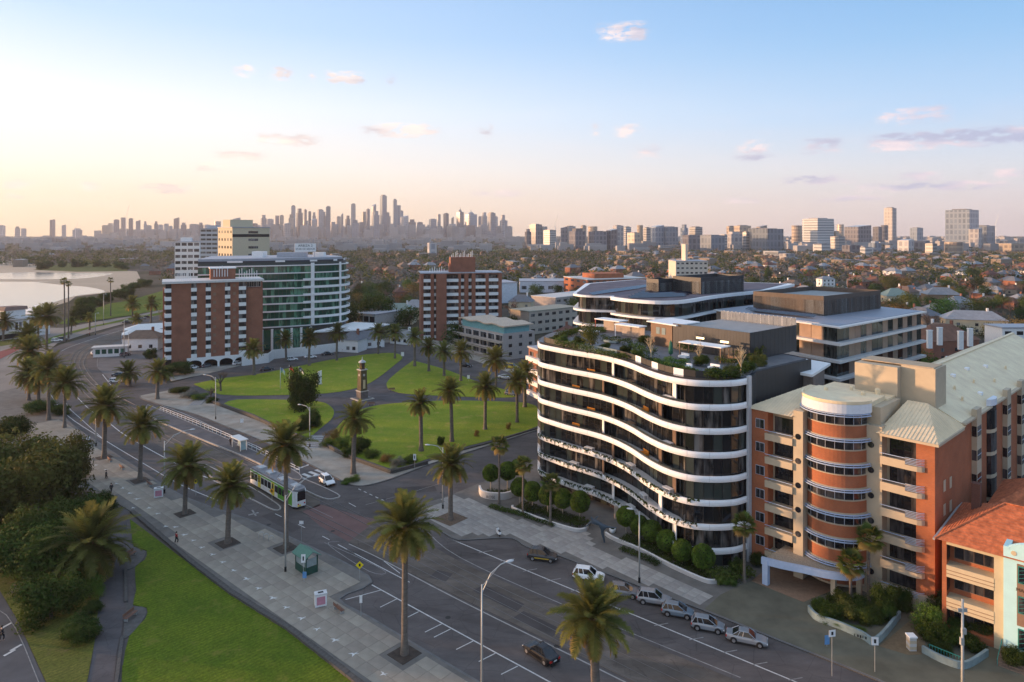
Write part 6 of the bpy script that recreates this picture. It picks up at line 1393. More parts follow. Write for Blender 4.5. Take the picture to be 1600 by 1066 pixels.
MB().prism(rg(offset(fr, 3.0) + BK2), 37.6, 38.6).build('roof', mat('grey_roof', (.30, .31, .34), .6, var=.1), gb)
for (x, y, sx, sy, h, m) in [(-98, 305, 12, 6, 2.2, 'grey_roof'), (-112, 303, 5, 5, 2.6, 'white_paint'), (-88, 312, 5, 4, 2.0, 'white_paint')]: MB().box(x - sx / 2 + 106, x + sx / 2 + 106, y - sy / 2 - 285, y + sy / 2 - 285, 38.6, 38.6 + h).build('roof_plant', MATS[m], gb)
# podium: white columns with tall glazing
for i in range(7):
    t = i / 6; p = Vector((-107, 281)).lerp(Vector((-86, 292)), t); MB().box(p.x + 105.6, p.x + 106.4, p.y - 285.4, p.y - 284.6, 0, 9.3).build('column', WPAINT, gb)
    if i < 6: q = Vector((-107, 281)).lerp(Vector((-86, 292)), t + 1 / 6); MB().wall(rg([p.lerp(q, .08), p.lerp(q, .92)]), 1, 9.0, .1).build('lobby_pane', GL_GRN, gb)
MB().prism(rg([(-84, 290), (-66, 296), (-58, 312), (-74, 318)]), 0, 7.2).build('podium_block', mat('bronze_glass', (.10, .085, .07), .3, var=.2, scale=.4), gb); MB().prism(rg([(-85, 288.5), (-65, 294.5), (-56, 313), (-74, 320)]), 7.2, 7.7).build('podium_roof', WPAINT, gb)
rs = thing('rooftop_sign', 'white rooftop hoarding with two lines of dark lettering on the glass building', 'sign', (-92, 304, 40.8), math.atan2(5, 10)); 
sgx = 9.2; bx('board', WPAINT, rs, -sgx / 2, sgx / 2, -.1, .1, .2, 3.9)
for x in (-4, 0, 4): bx('support', FRAME_W, rs, x - .1, x + .1, .1, .3, -2.2, 3.5)
text('ARBIZA 2', rs, (0, -.12, 2.9), (R(90), 0, 0), 1.5, INK); text('STAR DE SEJOUR', rs, (0, -.12, 1.4), (R(90), 0, 0), 1.12, INK)
# ------------------------------------------------------------------ generic slab block with windows built one by one
def block(name, label, A, B, depth, h, m, floors, bays, wz=(.35, .72), side=None, top=None, g=GL_HOT, base=0, roofm=None, wfrac=.55, balcony=None):
    t, Wd = frame(name, label, 'building', A, B)
    bx('wall', m, t, 0, Wd, 0, depth, base, h); bx('roof', roofm or MATS['grey_roof'], t, -.3, Wd + .3, -.3, depth + .3, h, h + .5)
    f_ = (h - base) / floors
    for k in range(floors):
        z = base + f_ * k
        for i in range(bays):
            x = Wd * (i + .5) / bays; ww = Wd / bays * wfrac
            bx('window', g, t, x - ww / 2, x + ww / 2, -.04, -.002, z + f_ * wz[0], z + f_ * wz[1])
        if balcony: bx('balcony', balcony, t, .3, Wd - .3, -1.2, -.05, z - .1, z + f_ * .33)
        if side:
            for i in range(side):
                y = depth * (i + .5) / side; ww = depth / side * .5; bx('window', g, t, -.04, -.002, y - ww / 2, y + ww / 2, z + f_ * wz[0], z + f_ * wz[1])
    if top: bx('roof_house', m, t, Wd * top[0], Wd * top[1], depth * .2, depth * .7, h + .5, h + top[2])
    return t, Wd
def at(px, Y): return ((px - CX) / F * Y, Y)
CREAMT = mat('cream_tower', (.50, .43, .30), .8, var=.06); GREYT = mat('grey_tower', (.42, .42, .43), .7, var=.08)
t, Wd = block('cream_tower_block', 'cream concrete tower with lit golden left face behind the glass building', (-172, 420), (-155.8, 439), 18.4, 52.4, CREAMT, 11, 1, (.3, .62), 5, (.02, .62, 5), wfrac=.01)
for c in list(t.children):
    if c.name.startswith('window') and c.dimensions.x > c.dimensions.y: pass
for k in range(11):
    z = 52.4 / 11 * k; bx('window', GL_HOT, t, Wd * .42, Wd * .68, -.05, -.003, z + 1.2, z + 2.7)
bx('dark_band', MULL, t, 0, Wd - .3, -.06, -.003, 46.6, 48.4)
t, Wd = block('grey_tower_block', 'grey banded apartment tower left of the cream tower', at(313, 540), at(340, 540), 16, 52.0, GREYT, 15, 3, (.4, .85), None, (.3, .8, 3), wfrac=.86)
block('white_apartment_block', 'white balconied apartment block far left of the grey tower', at(273, 575), at(312, 580), 16, 41, WPAINT, 8, 4, (.42, .9), None, (.2, .6, 4), wfrac=.8)
# ------------------------------------------------------------------ brown brick tower with white balconies
bt, BW = frame('brick_balcony_tower', 'brown brick tower with columns of white balconies and a rooftop lift house', 'building', (-41.8, 314), (-4.8, 321))
bx('wall', BRICK_B, bt, 0, BW, 1.4, 16, 0, 29.6)
xs = lambda p: BW * (p - 497) / (1040 - 497)
for a, b, y in ((497, 513, -.3), (560, 582, -.3), (597, 663, -2.8), (745, 762, -.3), (785, 812, -.6), (835, 860, -.6), (928, 950, -.3), (1015, 1040, -.3)): bx('brick_fin', BRICK_B, bt, xs(a), xs(b), y, 1.39, 0, 30.6)
for a, b, full in ((513, 560, 1), (582, 597, 0), (663, 745, 1), (762, 785, 0), (812, 835, 0), (860, 928, 1), (950, 1015, 1)):
    for k in range(9):
        z = .9 + 3.25 * k; win(bt, xs(a) + .1, xs(b) - .1, 1.38, z + 1.2, z + 2.9, 3 if full else 1, GL_HOT, BRN)
        bx('white_balcony', WPAINT, bt, xs(a) + .02, xs(b) - .02, -.55 if full else .3, 1.3, z - .2, z + 1.15)
bx('roof', MATS['grey_roof'], bt, -.3, BW + .3, .0, 16.3, 30.6, 31.0); bx('lift_house', BRICK_B, bt, xs(697), xs(865), 3, 10, 31.0, 38.0); bx('lift_house', BRICK_B, bt, xs(690), xs(697), 4, 9, 31.0, 35.0)
for i in range(12): x = xs(705 + i * 13); bx('antenna', WPAINT, bt, x - .15, x + .15, 3.2 + (i % 2) * 2, 3.5 + (i % 2) * 2, 38.0, 39.2 + (i % 4) * .6)
for i in range(7): x = xs(560 + i * 16); bx('antenna', WPAINT, bt, x - .15, x + .15, 5, 5.3, 31.0, 32.6 + (i % 3) * .5)
# grey flats with aqua glazed top
fl, FW = frame('grey_flats', 'grey rendered four storey flats with aqua glazed top floor', 'building', (-24, 290), (-4.5, 264))
GREYR = mat('grey_render', (.36, .31, .28), .85, var=.1); AQG = mat('aqua_glass', (.16, .33, .34), .15, var=.15, spec=.6)
bx('wall', GREYR, fl, 0, FW, 1.5, 17, 0, 10.2); bx('end_wall', GREYR, fl, FW, FW + .02, 1.0, 17, 0, 10.25)
for k in range(3):
    z = .6 + 3.2 * k; bx('balcony', mat('tan_slab', (.36, .30, .24), .8), fl, -1, FW, -.9, 1.49, z - .3, z + .0); bx('balcony_rail', GREYR, fl, -1, FW, -.92, -.8, z + .35, z + 1.0)
    for i in range(6): win(fl, FW * (i + .1) / 6, FW * (i + .9) / 6, 1.48, z + .3, z + 2.6, 2, GL_HOT, WPAINT)
    for y in (4, 9, 14): bx('window', GL_HOT, fl, FW + .03, FW + .07, y, y + 1.6, z + 1.0, z + 2.3)
bx('top_floor', AQG, fl, 1.5, FW - 1, 2.5, 15, 10.2, 13.0); mb = MB()
for i in range(12):
    a, b = i / 12, (i + 1) / 12; za, zb_ = 13.0 + .35 * math.sin(a * 18), 13.0 + .35 * math.sin(b * 18); x0, x1 = FW * a, FW * b
    mb.add([(x0, 1.5, za), (x1, 1.5, zb_), (x1, 16.5, zb_), (x0, 16.5, za), (x0, 1.5, za + .5), (x1, 1.5, zb_ + .5), (x1, 16.5, zb_ + .5), (x0, 16.5, za + .5)], [(3, 2, 1, 0), (4, 5, 6, 7), (0, 1, 5, 4), (1, 2, 6, 5), (2, 3, 7, 6), (3, 0, 4, 7)])
mb.build('wavy_roof', mat('tan_roof', (.46, .36, .27), .8, var=.15), fl)
# other readable mid-distance buildings
block('beige_flats', 'beige flats with flat olive roof left of the white banded building', at(827, 330), at(902, 352), 14, 11, mat('beige_wall', (.38, .32, .26), .85), 3, 7, roofm=mat('olive_roof', (.25, .24, .19), .8))
block('red_office_block', 'red brick office with pale roof frame behind the glazed wing', at(918, 520), at(1010, 540), 40, 13, BRICK_O, 3, 9, (.45, .8), 4, (.2, .7, 4), roofm=mat('pale_flat_roof', (.5, .47, .44), .8))
block('grey_low_block', 'long low pale roofed building left of the glazed wing', at(868, 430), at(945, 470), 20, 8, GREYR, 2, 8, roofm=MATS['pale_flat_roof'])
block('white_castle_block', 'pale mansion block with a tall chimney at the right of the red office', at(1056, 640), at(1106, 640), 30, 22, mat('pale_stone', (.50, .45, .38), .85), 5, 7, (.4, .75), None, (.35, .42, 16))
block('white_warehouse', 'big pale blue white shed right of the brick tower', at(745, 470), at(808, 480), 26, 14, mat('pale_shed', (.48, .53, .58), .6), 1, 1, wfrac=.01)
block('white_warehouse', 'long low white warehouse roofs beyond the bare trees', at(812, 560), at(895, 560), 30, 9, mat('white_shed', (.52, .52, .55), .6), 1, 6, (.3, .6))
block('green_podium_block', 'flat grey pavilion with dark glazing left of the row of palms', at(541, 345), at(586, 335), 20, 9, mat('pale_grey', (.42, .42, .40), .8), 2, 5, (.2, .8), wfrac=.8)
block('white_modern_house', 'white cubic house at the right edge above the cream roof', at(1566, 268), at(1640, 268), 10, 12, WPAINT, 3, 4)
block('brick_end_flats', 'brick flats with white balcony behind the curved building left edge', at(826, 212), at(846, 204), 9, 14, BRICK_B, 4, 2, balcony=WPAINT)
# beach pavilion
bp, PW = frame('beach_pavilion', 'white two storey beach pavilion with terrace roof beside the bay', 'building', G(-6, 533), G(78, 522))
bx('wall', WPAINT, bp, 0, PW * .62, 0, 14, 0, 8.5); bx('upper_wall', WPAINT, bp, PW * .22, PW * .6, 3, 12, 8.9, 13.0); bx('terrace_roof', mat('terrace_tan', (.42, .37, .33), .8), bp, -.6, PW * .63, -.6, 14.4, 8.5, 8.9)
MB().add([(PW * .2, 2.6, 13.0), (PW * .64, 2.6, 13.0), (PW * .64, 12.5, 13.0), (PW * .2, 12.5, 13.0), (PW * .26, 4, 14.6), (PW * .66, 4, 14.4), (PW * .6, 11, 14.4), (PW * .26, 11, 14.6)], [(0, 1, 5, 4), (1, 2, 6, 5), (2, 3, 7, 6), (3, 0, 4, 7), (4, 5, 6, 7), (3, 2, 1, 0)]).build('roof', mat('brown_roof', (.16, .10, .08), .8), bp)
MB().add([(PW * .64, 0, 0), (PW, 0, 0), (PW, 12, 0), (PW * .64, 12, 0), (PW * .64, 0, 9), (PW, 0, 13.5), (PW, 12, 13.5), (PW * .64, 12, 9)], [(0, 1, 5, 4), (1, 2, 6, 5), (2, 3, 7, 6), (3, 0, 4, 7), (4, 5, 6, 7)]).build('sloped_hall', WPAINT, bp)
bx('hall_roof', MATS['grey_roof'], bp, PW * .6, PW * .64, 0, 12, 0, 9.2)
for x in (.1, .17, .34, .41): win(bp, PW * x, PW * (x + .05), 0, 4, 7.5, 1, GL_HOT, BRN)
bx('undercroft', MULL, bp, .5, PW * .55, -.05, -.004, .2, 2.4)
# street edge of the loop road: white wall and small houses
ww = thing('white_wall', 'long white rendered wall along the loop road below the glass building', 'wall', (*G(378, 572).xy, 0))
P = [G(*p) for p in ((378, 571), (420, 566), (428, 560), (470, 556), (510, 551), (548, 546))]
for a, b in zip(P[:-1], P[1:]): o = P[0]; MB().wall([((a - o).x, (a - o).y), ((b - o).x, (b - o).y)], 0, 3.6, .4).build('wall_panel', WPAINT, ww)
def house(name, label, x, y, rz, w_, d_, h, rh, wall, roof, chim=True, wins=True, group=None):
    t = thing(name, label, 'house', (x, y, 0), rz, group)
    bx('wall', wall, t, -w_ / 2, w_ / 2, -d_ / 2, d_ / 2, 0, h)
    e = .5; k = min(w_, d_) * .42
    key = ('hr', round(w_, 1), round(d_, 1), round(rh, 1), roof.name)
    if key not in _bc:
        _bc[key] = MB().add([(-w_ / 2 - e, -d_ / 2 - e, 0), (w_ / 2 + e, -d_ / 2 - e, 0), (w_ / 2 + e, d_ / 2 + e, 0), (-w_ / 2 - e, d_ / 2 + e, 0), (-w_ / 2 + k, 0, rh), (w_ / 2 - k, 0, rh)], [(0, 1, 5, 4), (1, 2, 5), (2, 3, 4, 5), (3, 0, 4), (3, 2, 1, 0)]).mesh('roof', roof)
    put('roof', _bc[key], t, (0, 0, h + .01))
    if chim: bx('chimney', BRICK_B if rng.random() < .6 else WPAINT, t, w_ * .22, w_ * .22 + .9, -.4, .5, h, h + rh + 1.3)
    if wins:
        for k in range(max(1, int(h // 3))):
            for fx in (-.3, 0, .3):
                if rng.random() < .85: bx('window', GL_HOT, t, w_ * fx - .7, w_ * fx + .7, -d_ / 2 - .04, -d_ / 2 - .003, 1.0 + 3 * k, 2.4 + 3 * k)
            bx('window', GL_HOT, t, -w_ / 2 - .04, -w_ / 2 - .003, -.8, .8, 1.0 + 3 * k, 2.4 + 3 * k)
    return t
SLATE = mat('slate_roof', (.12, .125, .14), .7, var=.15, scale=.6); TERRA = mat('terracotta_roof', (.125, .055, .038), .85, var=.25, scale=.5, rand=.2); TERRA2 = mat('faded_tile_roof', (.13, .085, .065), .85, var=.2, scale=.5, rand=.2); ZINC = mat('iron_roof', (.22, .22, .23), .5, .2, var=.15, scale=.5, rand=.15); GRNROOF = mat('green_iron_roof', (.17, .22, .19), .6, var=.12)
WALLS = [WPAINT, CREAM, BRICK_O, BRICK_B, mat('tan_wall', (.22, .175, .135), .85, rand=.15), mat('grey_wall', (.22, .21, .20), .85, rand=.15)]
for x, y, w_, d_, h, rh, wl_, rf, lab in [(551, 548, 9, 8, 5, 3, WPAINT, SLATE, 'small white house with slate roof at the loop road bend'), (573, 542, 13, 9, 4, 3, WPAINT, SLATE, 'white cottage with wide slate roof behind the parked white van'), (632, 536, 10, 8, 3.5, 2.5, WPAINT, ZINC, 'low white house behind the palm row'), (625, 505, 16, 12, 7, 4, CREAM, GRNROOF, 'house with pale green iron roof left of the brick tower'), (648, 498, 12, 10, 7, 4, CREAM, ZINC, 'grey gabled house just left of the brick tower'),
                                          (815, 488, 14, 11, 7, 4, CREAM, SLATE, 'slate roofed mansion with chimneys right of the brick tower'), (1470, 478, 20, 13, 8, 4.5, TIMBER, ZINC, 'grey roofed timber house with brick chimney at right'), (1470, 560, 22, 14, 8, 5.5, BRICK_B, TERRA, 'red tiled house with four white chimneys beyond the cream roof'), (1520, 520, 26, 12, 7, 4, CREAM, ZINC, 'long pale grey iron roofed house at right'), (1398, 478, 16, 13, 7, 5, CREAM, GRNROOF, 'green grey hip roofed house behind the brown wing'), (225, 545, 14, 9, 5, 3, WPAINT, TERRA2, 'station house with brown roof and white walls near the marquee'), (1290, 452, 12, 9, 9, 2.5, WPAINT, ZINC, 'white flat fronted house in front of the red roofs')]:
    p = G(x, y); house('house', lab, p.x, p.y, rng.uniform(-.5, .5), w_, d_, h, rh, wl_, rf)
for (x, y) in [(1447, 566), (1463, 560), (1495, 568), (1510, 562)]: p = G(x, y + 14); t = thing('chimney', 'white rendered chimney on the red tiled house, %s' % ({1447: 'leftmost of four', 1463: 'second of four', 1495: 'third of four', 1510: 'rightmost of four'}[x]), 'chimney', (p.x, p.y - 2, 8.5)); bx('stack', WPAINT, t, -.8, .8, -.5, .5, 0, 6.2); bx('cap', WPAINT, t, -.9, .9, -.6, .6, 6.2, 6.5)
# marquee tents by the curve, tram kiosk
for px, py, a, lab in [(238, 522, 12, 'white peaked marquee roof beside the brown hotel'), (225, 530, 9, 'smaller white marquee at the left of the hotel')]:
    p = G(px, py); t = thing('marquee', lab, 'tent', (p.x, p.y, 0), .5); MB().add([(-a, -4, 3), (a, -4, 3), (a, 4, 3), (-a, 4, 3), (-a * .5, 0, 5.2), (a * .5, 0, 5.2)], [(0, 1, 5, 4), (1, 2, 5), (2, 3, 4, 5), (3, 0, 4)]).build('canopy', WPAINT, t)
    for sx in (-a, a):
        for sy in (-4, 4): bx('pole', FRAME_W, t, sx - .1, sx + .1, sy - .1, sy + .1, 0, 3)
p = G(174, 556); t = thing('tram_kiosk', 'small white glazed kiosk beside the tram curve', 'kiosk', (p.x, p.y, 0), .35); bx('wall', WPAINT, t, -6, 6, -2, 2, 0, 3.6); bx('roof', MATS['pale_flat_roof'], t, -6.6, 6.6, -2.6, 2.6, 3.6, 4.0)
for i in range(5): bx('window', GL_GRN, t, -5.2 + 2.2 * i, -3.6 + 2.2 * i, -2.04, -2.003, 1.2, 3.0)
# ------------------------------------------------------------------ suburb: houses and trees
ZONES = [(-400, 300, 'beyond the beach spit'), (300, 545, 'behind the green glass building'), (545, 660, 'left of the brick tower'), (660, 790, 'behind the brick tower'), (790, 920, 'left of the glazed wing'), (920, 1060, 'behind the glazed wing'), (1060, 1190, 'right behind the glazed wing'), (1190, 1320, 'behind the brown wing'), (1320, 1440, 'right of the brown wing'), (1440, 2400, 'beyond the cream roof')]
def zone(px): return next((z for a, b, z in ZONES if a <= px < b), 'far off')
OUT_PX = [[(-1500, 394), (225, 420), (262, 450), (275, 760), (-1500, 1600)], [(225, 640), (246, 545), (262, 528), (330, 505), (545, 500), (560, 528), (640, 519), (790, 519), (850, 512), (860, 800), (225, 800)]]
OUT_XY = [[(-2, 95), (5, 160), (12, 215), (45, 232), (90, 212), (110, 165), (128, 152), (60, 78), (30, 90)], [(125, 150), (300, 260), (400, 60), (60, 40)]]
CLEAR = [(at(865, 340), 22), (at(965, 540), 34), (at(905, 455), 26), (at(1080, 655), 30), (at(777, 485), 28), (at(855, 570), 36), (at(563, 348), 22), (at(392, 435), 22), (at(326, 548), 18), (at(292, 585), 20), (at(1600, 273), 16), (at(836, 212), 12)]
def free(x, y, r=0):
    if y < 150: return False
    px, py = CX + F * x / y, HY + F * H / y
    if any(inside((px, py), p) for p in OUT_PX) or any(inside((x, y), p) for p in OUT_XY): return False
    return all((x - c[0]) ** 2 + (y - c[1]) ** 2 > (q + r) ** 2 for c, q in CLEAR)
for o in list(C.objects):
    if o.get('category') == 'house': CLEAR.append(((o.location.x, o.location.y), 13))
g = random.Random(11)
cells = []
for Yr in np.arange(175, 1500, 1.0): pass
ang = .42; ca, sa = math.cos(ang), math.sin(ang); sites = []
for i in range(-90, 130):
    for j in range(-20, 110):
        u, v = i * 19 + g.uniform(-3, 3), j * 24 + (8 if j % 2 else 0) + g.uniform(-3, 3)
        x, y = u * ca - v * sa, u * sa + v * ca
        if 160 < y < 1500 and abs(x) < .80 * y + 30 and free(x, y, 8): sites.append((x, y))
sites.sort(key=lambda p: p[1])
HOUSES = []
LOOK = {0: ('red tiled', TERRA), 1: ('faded tile roofed', TERRA2), 2: ('grey iron roofed', ZINC), 3: ('slate roofed', SLATE)}
WN = {0: 'white', 1: 'cream', 2: 'orange brick', 3: 'brown brick', 4: 'tan', 5: 'grey'}
TREES = []; far_sites = []
nh = 0
for x, y in sites:
    r = g.random(); px = CX + F * x / y
    treey = .84 if px < 930 else .70
    if r > treey and nh < 240 and y < 1250:
        ri = g.choices([0, 1, 2, 3], [4, 3, 3, 2])[0]; wi = g.choices(range(6), [1, 1, 2, 4, 4, 3])[0]; HOUSES.append((x, y, ri, wi)); nh += 1
        if g.random() < .55: TREES.append((x + g.uniform(-11, 11), y - g.uniform(8, 13)))
    elif y < 760: TREES.append((x, y))
    else: far_sites.append((x, y, r))
def number(items, key):
    """ordinal of each item among its equals, counted from the left"""
    d_ = {}
    for it in items: d_.setdefault(key(it), []).append(it)
    out = {}
    for k, v in d_.items():
        v.sort(key=lambda it: it[0] / it[1])
        for i, it in enumerate(v): out[it] = (i + 1, len(v))
    return out
hk = lambda it: (it[2], it[3], zone(CX + F * it[0] / it[1])); hn = number(HOUSES, hk)
for it in HOUSES:
    x, y, ri, wi = it; n, tot = hn[it]
    lab = '%s %s house %s' % (LOOK[ri][0], WN[wi], zone(CX + F * x / y)) + ('' if tot == 1 else ', %s from left' % ORD(n))
    s = g.choice([0, 1, 2]); w_, d_, h, rh = [(13, 10, 4, 3.4), (15, 11, 7, 3.8), (11, 9, 4, 3.0)][s]
    house('house', lab, x, y, ang + g.choice([0, 1.5708]) + g.uniform(-.1, .1), w_, d_, h, rh, WALLS[wi], LOOK[ri][1], y < 700, y < 620, 'suburban houses')
TREES = [t for t in TREES if free(*t, 4)]; spare = TREES[290:]; TREES = TREES[:290]
TN = {'dark': 'dark evergreen', 'mid': 'green leafy', 'olive': 'olive toned', 'green': 'bright green', 'autumn': 'rusty leaved', 'bare': 'bare brown', 'pine': 'pointed dark pine'}
TREES = [(x, y, g.choices(['dark', 'mid', 'olive', 'green', 'autumn', 'bare', 'pine'], [5, 3, 4, 1.2, 2.2, 6 if CX + F * x / y < 930 else 3, .7])[0]) for x, y in TREES]
tn = number(TREES, lambda it: (it[2], zone(CX + F * it[0] / it[1])))
for it in TREES:
    x, y, k = it; n, tot = tn[it]; r = g.uniform(4.8, 8.4)
    tree('pine_tree' if k == 'pine' else 'tree', '%s tree %s' % (TN[k], zone(CX + F * x / y)) + ('' if tot == 1 else ', %s from the left' % ORD(n)), 'tree', (x, y), r * (.6 if k == 'pine' else 1), r * g.uniform(1.35, 1.9) * (1.3 if k == 'pine' else 1), k, 'suburban trees')
# hand placed trees that read clearly
for px, py, r, h, k, lab in [(570, 515, 8, 17, 'dark', 'large dark tree left of the pale green roofed house'), (595, 512, 9, 20, 'dark', 'broad dark tree top above the grey pavilion'), (548, 520, 7, 14, 'dark', 'dark tree at the right end of the green glass building'), (640, 516, 8, 14, 'dark', 'dark tree crown at the left foot of the brick tower'), (612, 530, 5, 8, 'mid', 'round tree behind the loop road palms'), (712, 545, 6, 12, 'dark', 'dark tree between the brick tower and the grey flats'), (800, 520, 7, 9, 'mid', 'green tree right of the brick tower'), (836, 520, 6, 8, 'bare', 'bare tree above the beige flats'), (1480, 505, 10, 15, 'green', 'broad green tree right of the brown wing'), (1530, 500, 9, 14, 'mid', 'green tree next to the white cubic house'), (1450, 520, 8, 12, 'bare', 'bare reddish tree beside the brown wing corner'), (1455, 590, 5, 7, 'dark', 'dark bush by the end of the brown wing'), (1560, 555, 7, 9, 'bare', 'bare tree over the long grey roof'), (1420, 490, 9, 13, 'olive', 'olive tree behind the brown wing corner'),
                             (1520, 440, 10, 14, 'dark', 'dark spreading tree at the upper right'), (1200, 440, 7, 17, 'pine', 'tall dark conifer between the wings')]:
    tree('tree', lab, 'tree', G(px, py), r, h, k)
# coastal scrub on the spit and foreshore: leafy banks
for pts, r, h, n, k, lab in [([(120, 500), (132, 490), (150, 480), (178, 470), (196, 462), (214, 452), (228, 445)], 6, 8, 12, 'dark', 'dark coastal shrub behind the foreshore lawn'), ([(60, 421), (95, 418), (130, 417), (165, 417), (195, 421)], 9, 10, 9, 'dark', 'dark shrub on the sandy spit'), ([(40, 409), (70, 407), (105, 407)], 9, 9, 5, 'dark', 'dark shrub behind the far beach')]:
    P = [Vector(G(*p)) for p in pts]
    for i in range(n):
        t = i / (n - 1) * (len(P) - 1); a = int(min(t, len(P) - 2)); p = P[a].lerp(P[a + 1], t - a)
        shrub('shrub', '%s, %s from the left' % (lab, ORD(i + 1)), 'bush', (p.x + g.uniform(-4, 4), p.y + g.uniform(-6, 6), -.2), r * g.uniform(.8, 1.3), h * g.uniform(.7, 1.2), k, 'coastal shrubs')
# the far suburb: one canopy mass and one mass of roofs
def canopy(name, label, pts, m, leaves, seed, size=(6, 11)):
    gg = np.random.default_rng(seed); vs = []
    base = [leaf_cloud(900 + s, leaves, .17, lobes_round(s + 70, 5, .55, (.35, .55), .85), .85, .6)[0] for s in range(5)]
    for (x, y) in pts:
        b = base[gg.integers(5)]; r = gg.uniform(*size); a = gg.uniform(0, 6.28); c, s = math.cos(a), math.sin(a)
        v = b * np.array([r, r, r * .75]); v = np.stack([v[:, 0] * c - v[:, 1] * s + x, v[:, 0] * s + v[:, 1] * c + y, v[:, 2] - .5], 1); vs.append(v)
    v = np.concatenate(vs); return tag(put(name, np_mesh(name, v, np.arange(len(v)).reshape(-1, 4), m)), label, 'trees', None, 'stuff')
far_tree, far_house = list(spare), []
for x, y, r in far_sites:
    px = CX + F * x / y; (far_tree if r < (.95 if px < 930 else .82) else far_house).append((x, y))
for _ in range(9000):                                                # beyond 1.5 km
    y = 1400 + 4900 * g.random() ** 1.5; x = g.uniform(-.82, .82) * y; px = CX + F * x / y; py = HY + F * H / y
    if px < 60 and py > 394: continue
    dens = .97 if px < 960 else .80
    (far_tree if g.random() < dens else far_house).append((x, y))
kinds = [('distant_woods', 'dark green tree canopy covering the distant suburbs', LEAF_DARK), ('distant_olive_woods', 'olive and brown tree canopy of the distant suburbs', LEAF_OLIVE), ('distant_bare_woods', 'bare brown winter treetops of the distant suburbs', TWIG)]
buckets = [[], [], []]
for p in far_tree: buckets[g.choices([0, 1, 2], [4, 3, 4])[0]].append(p)
for (n_, l_, m_), b in zip(kinds, buckets): canopy(n_, l_, b, m_, 34, len(b))
rf = [MB() for _ in range(3)]; wlm = MB()
for (x, y) in far_house:
    if not free(x, y, 4): continue
    big = g.random() < .14; w_, d_, h = (g.uniform(14, 34), g.uniform(10, 20), g.uniform(5, 11)) if big else (g.uniform(9, 15), g.uniform(8, 11), g.uniform(3.5, 7)); a = ang + g.choice([0, 1.57]); c, s = math.cos(a), math.sin(a)
    f = lambda q: (x + q[0] * c - q[1] * s, y + q[0] * s + q[1] * c, q[2])
    hx, hy = w_ / 2, d_ / 2; wlm.add([f(q) for q in ((-hx, -hy, 0), (hx, -hy, 0), (hx, hy, 0), (-hx, hy, 0), (-hx, -hy, h), (hx, -hy, h), (hx, hy, h), (-hx, hy, h))], [(0, 1, 5, 4), (1, 2, 6, 5), (2, 3, 7, 6), (3, 0, 4, 7)])
    k = 2 if big else g.choices([0, 1, 2], [4, 3, 3])[0]; e = .4; rh = .6 if big else 3.2; q = min(hx, hy) * .85
    rf[k].add([f(p) for p in ((-hx - e, -hy - e, h), (hx + e, -hy - e, h), (hx + e, hy + e, h), (-hx - e, hy + e, h), (-hx + q, 0, h + rh), (hx - q, 0, h + rh))], [(0, 1, 5, 4), (1, 2, 5), (2, 3, 4, 5), (3, 0, 4)])
hs = tag(wlm.build('distant_houses', WALLS[4]), 'mass of small houses of the distant suburbs among the trees', 'houses', None, 'stuff')
for mb, m in zip(rf, (TERRA, TERRA2, ZINC)): tag(mb.build('distant_roofs', m, hs), kind='stuff')
# ------------------------------------------------------------------ towers on the skyline
def tower_mat(name, a, b, sx, sz, rough=.35):
    m = mat(name, a, rough, var=.05); t = m.node_tree; L = t.links.new; p = t.nodes['Principled BSDF']; tc = N(t, 'ShaderNodeTexCoord'); sp_ = N(t, 'ShaderNodeSeparateXYZ'); L(tc.outputs['Object'], sp_.inputs[0])
    cb_ = N(t, 'ShaderNodeCombineXYZ'); L(math_node(t, 'ADD', sp_.outputs[0], sp_.outputs[1]), cb_.inputs[0]); L(sp_.outputs[2], cb_.inputs[1])
    bk = N(t, 'ShaderNodeTexBrick'); bk.offset = 0; L(cb_.outputs[0], bk.inputs[0]); bk.inputs['Scale'].default_value = 1; bk.inputs['Brick Width'].default_value = sx; bk.inputs['Row Height'].default_value = sz; bk.inputs['Mortar Size'].default_value = min(sx, sz) * .22
    bk.inputs['Color1'].default_value = (*b, 1); bk.inputs['Color2'].default_value = (*(c * 1.5 for c in b), 1); bk.inputs['Mortar'].default_value = (*a, 1); oi = N(t, 'ShaderNodeObjectInfo'); hs_ = N(t, 'ShaderNodeHueSaturation'); L(bk.outputs[0], hs_.inputs['Color']); L(math_node(t, 'MULTIPLY_ADD', oi.outputs['Random'], .6, .7), hs_.inputs['Value']); L(hs_.outputs[0], p.inputs['Base Color']); return m
TM = [tower_mat('pale_concrete_tower', (.40, .385, .38), (.19, .19, .21), 12, 15), tower_mat('blue_glass_tower', (.24, .28, .33), (.12, .15, .19), 11, 16, .15), tower_mat('dark_glass_tower', (.20, .195, .21), (.095, .095, .115), 11, 14, .15), tower_mat('warm_tower', (.42, .34, .26), (.2, .165, .145), 12, 10), tower_mat('white_slab_tower', (.46, .455, .45), (.16, .17, .18), 60, 7)]
MN = ['pale concrete', 'blue glass', 'dark glass', 'tan', 'white banded']
